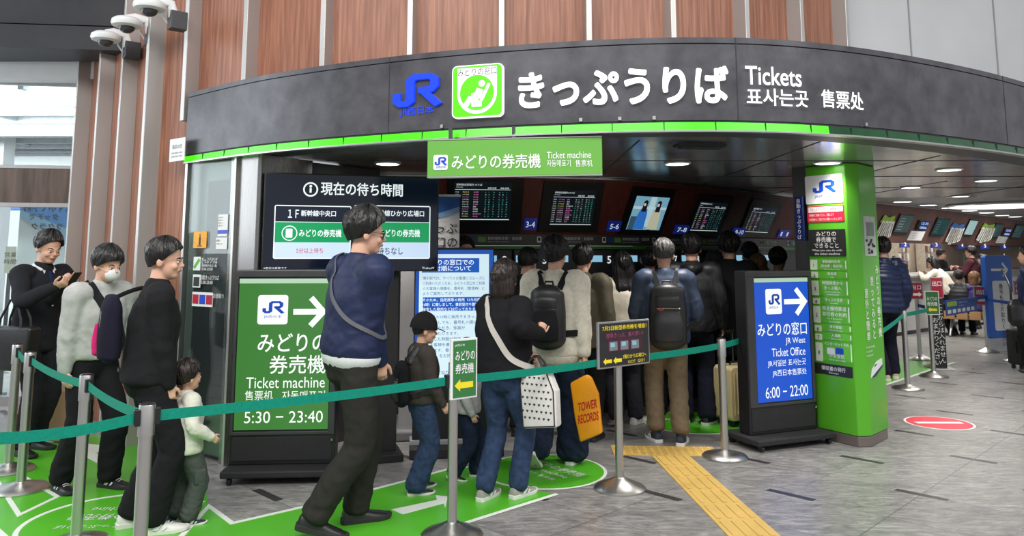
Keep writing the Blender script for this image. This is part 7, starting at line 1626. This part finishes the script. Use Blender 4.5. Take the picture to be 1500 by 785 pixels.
# spotted tote
p = at(787, 542, 5.22); o = thing('tote_bag', 'white tote with small black heart dots held by the woman in black', 'tote bag', p, R(-28))
TW = fabric('white_canvas', srgb(214, 212, 208), .04)
m = MB(); m.prism([(-.09, -.38), (.16, -.35), (.15, -.12), (.09, .01), (-.10, .01), (-.115, -.1)], -.045, .045); m.build('bag_body', TW, o, bevel=.02, seg=3)
m = MB()
for i in range(8):
    for j in range(7):
        x = -.085 + j * .034 + (i % 2) * .017; z = -.345 + i * .043
        if x > .135 - max(0, z + .15) * .4 or z < -.36 + (x + .09) * .12 + .02 or x > .14: continue
        m.prism([(x, z - .009), (x + .0085, z + .002), (x + .005, z + .008), (x, z + .004), (x - .005, z + .008), (x - .0085, z + .002)], -.0475, -.0455)
q = m.build('dot_print', INK, o, smooth=False)
m = MB(); stroke(m, [(-.082, -.368), (.145, -.340), (.137, -.12), (.085, .0)], .008, -.0475, -.0455); stroke(m, [(-.082, -.368), (-.105, -.1), (-.093, .0)], .008, -.0475, -.0455); m.build('black_piping', INK, o)
for y in (-.035, .035):
    m = MB(); m.tube([(-.06, y, 0), (-.045, y * .8, .06), (-.02, y * .3, .09), (.01, y * .3, .09), (.04, y * .8, .05), (.06, y, 0)], .008, 8); m.build('handle', INK, o)
# yellow record shop bag
p = at(858, 552, 5.95); o = thing('plastic_carrier', 'orange-yellow plastic carrier bag with red lettering held by the man in the cream sweater', 'bag', p, R(-22))
YB = simple('orange_yellow_plastic', srgb(238, 158, 24), .35, 0, .06, 10, .25, 14)
m = MB(); m.prism([(-.07, -.40), (.06, -.46), (.125, -.20), (.10, -.02), (.03, .02), (-.02, .02), (-.12, -.10)], -.025, .025) if 0 else m.prism([(-.045, -.48), (.125, -.40), (.10, -.12), (.045, .0), (.01, .02), (-.03, .0), (-.12, -.05), (-.085, -.3)], -.03, .03); m.build('bag_body', YB, o, bevel=.018, seg=3)
L1 = Letters(-.0315); L1.fit('TOWER', -.055, .095, -.235, -.17, .03); L1.fit('RECORDS', -.055, .105, -.325, -.26, .03)
for i, (x, y, z) in enumerate(L1.mb.v): L1.mb.v[i] = (x, y, z + (x - .02) * .28)
L1.build('lettering', simple('shop_red', srgb(196, 34, 30), .4), o)
# cream suitcase
def suitcase(p, rz, label, sx, sy, sz, mat, ext=True):
    o = thing('suitcase', label, 'suitcase', p, rz)
    m = MB(); m.prism(rr(-sx / 2, sx / 2, .06, .06 + sz, .05), -sy / 2, sy / 2); m.build('shell', mat, o, bevel=.02, seg=3)
    m = MB()
    for x in [(-.5 + (i + .5) / 7) * sx * .84 for i in range(7)]: m.b2(x - .008, x + .008, -sy / 2 - .006, -sy / 2 + .004, .12, sz)
    m.build('shell_ridges', mat, o, bevel=.003)
    m = MB(); m.prism(rr(-sx / 2 - .002, sx / 2 + .002, .058, .062 + sz, .05), -.008, .008); m.build('zip', SBLK, o)
    for x in (-sx / 2 + .05, sx / 2 - .05):
        for y in (-sy / 2 + .05, sy / 2 - .05):
            m = MB(); m.tube([(x - .012, y, .026), (x + .012, y, .026)], .026, 16); w_ = m.build('wheel', SBLK, o); m = MB(); m.b2(x - .018, x + .018, y - .018, y + .018, .04, .065); m.build('wheel_fork', SBLK, w_)
    m = MB(); m.tube([(-.06, 0, sz + .055), (-.055, 0, sz + .085), (.055, 0, sz + .085), (.06, 0, sz + .055)], .01, 10); m.build('top_handle', SBLK, o)
    m = MB(); m.tube([(-sx / 2 - .001, -.05, .06 + sz * .35), (-sx / 2 - .02, -.045, .06 + sz * .37), (-sx / 2 - .02, -.045, .06 + sz * .63), (-sx / 2 - .001, -.05, .06 + sz * .65)], .009, 8); m.build('side_handle', SBLK, o)
    for x in (-.07, .07):
        m = MB(); m.b2(x - .006, x + .006, sy / 2 - .03, sy / 2 - .014, .06 + sz, .36 + sz); m.build('pull_rod', STEEL, o)
    m = MB(); m.b2(-.09, .09, sy / 2 - .038, sy / 2 - .006, .35 + sz, .38 + sz); m.build('pull_grip', SBLK, o, bevel=.006); return o
p = gnd(1079, 622); suitcase((p.x, p.y, 0), R(28), 'upright cream ridged suitcase between the men in black and the blue sign stand', .34, .24, .50, simple('cream_shell', srgb(206, 188, 142), .35, 0, .04, 4))
p = gnd(1499, 540); suitcase((p.x, p.y, 0), R(20), 'black suitcase at the right edge of the photo', .32, .22, .5, SBLK)
p = V3((6.80, 10.48, .98)); o = thing('shoulder_bag', 'black rounded bag at the hip of the person at the right edge', 'bag', p, R(30))
m = MB(); loft(m, [(0, 0, 0), (0, 0, -.08), (0, 0, -.24), (0, 0, -.3)], [(.12, .05), (.16, .08), (.16, .085), (.12, .06)], 22, 5); m.build('bag_body', SBLK, o)
m = MB(); strap(m, [(-.1, 0, -.02), (-.05, .03, .2), (.1, .2, .42)], .014, .005, (0, 1, 0)); m.build('strap', SBLK, o)
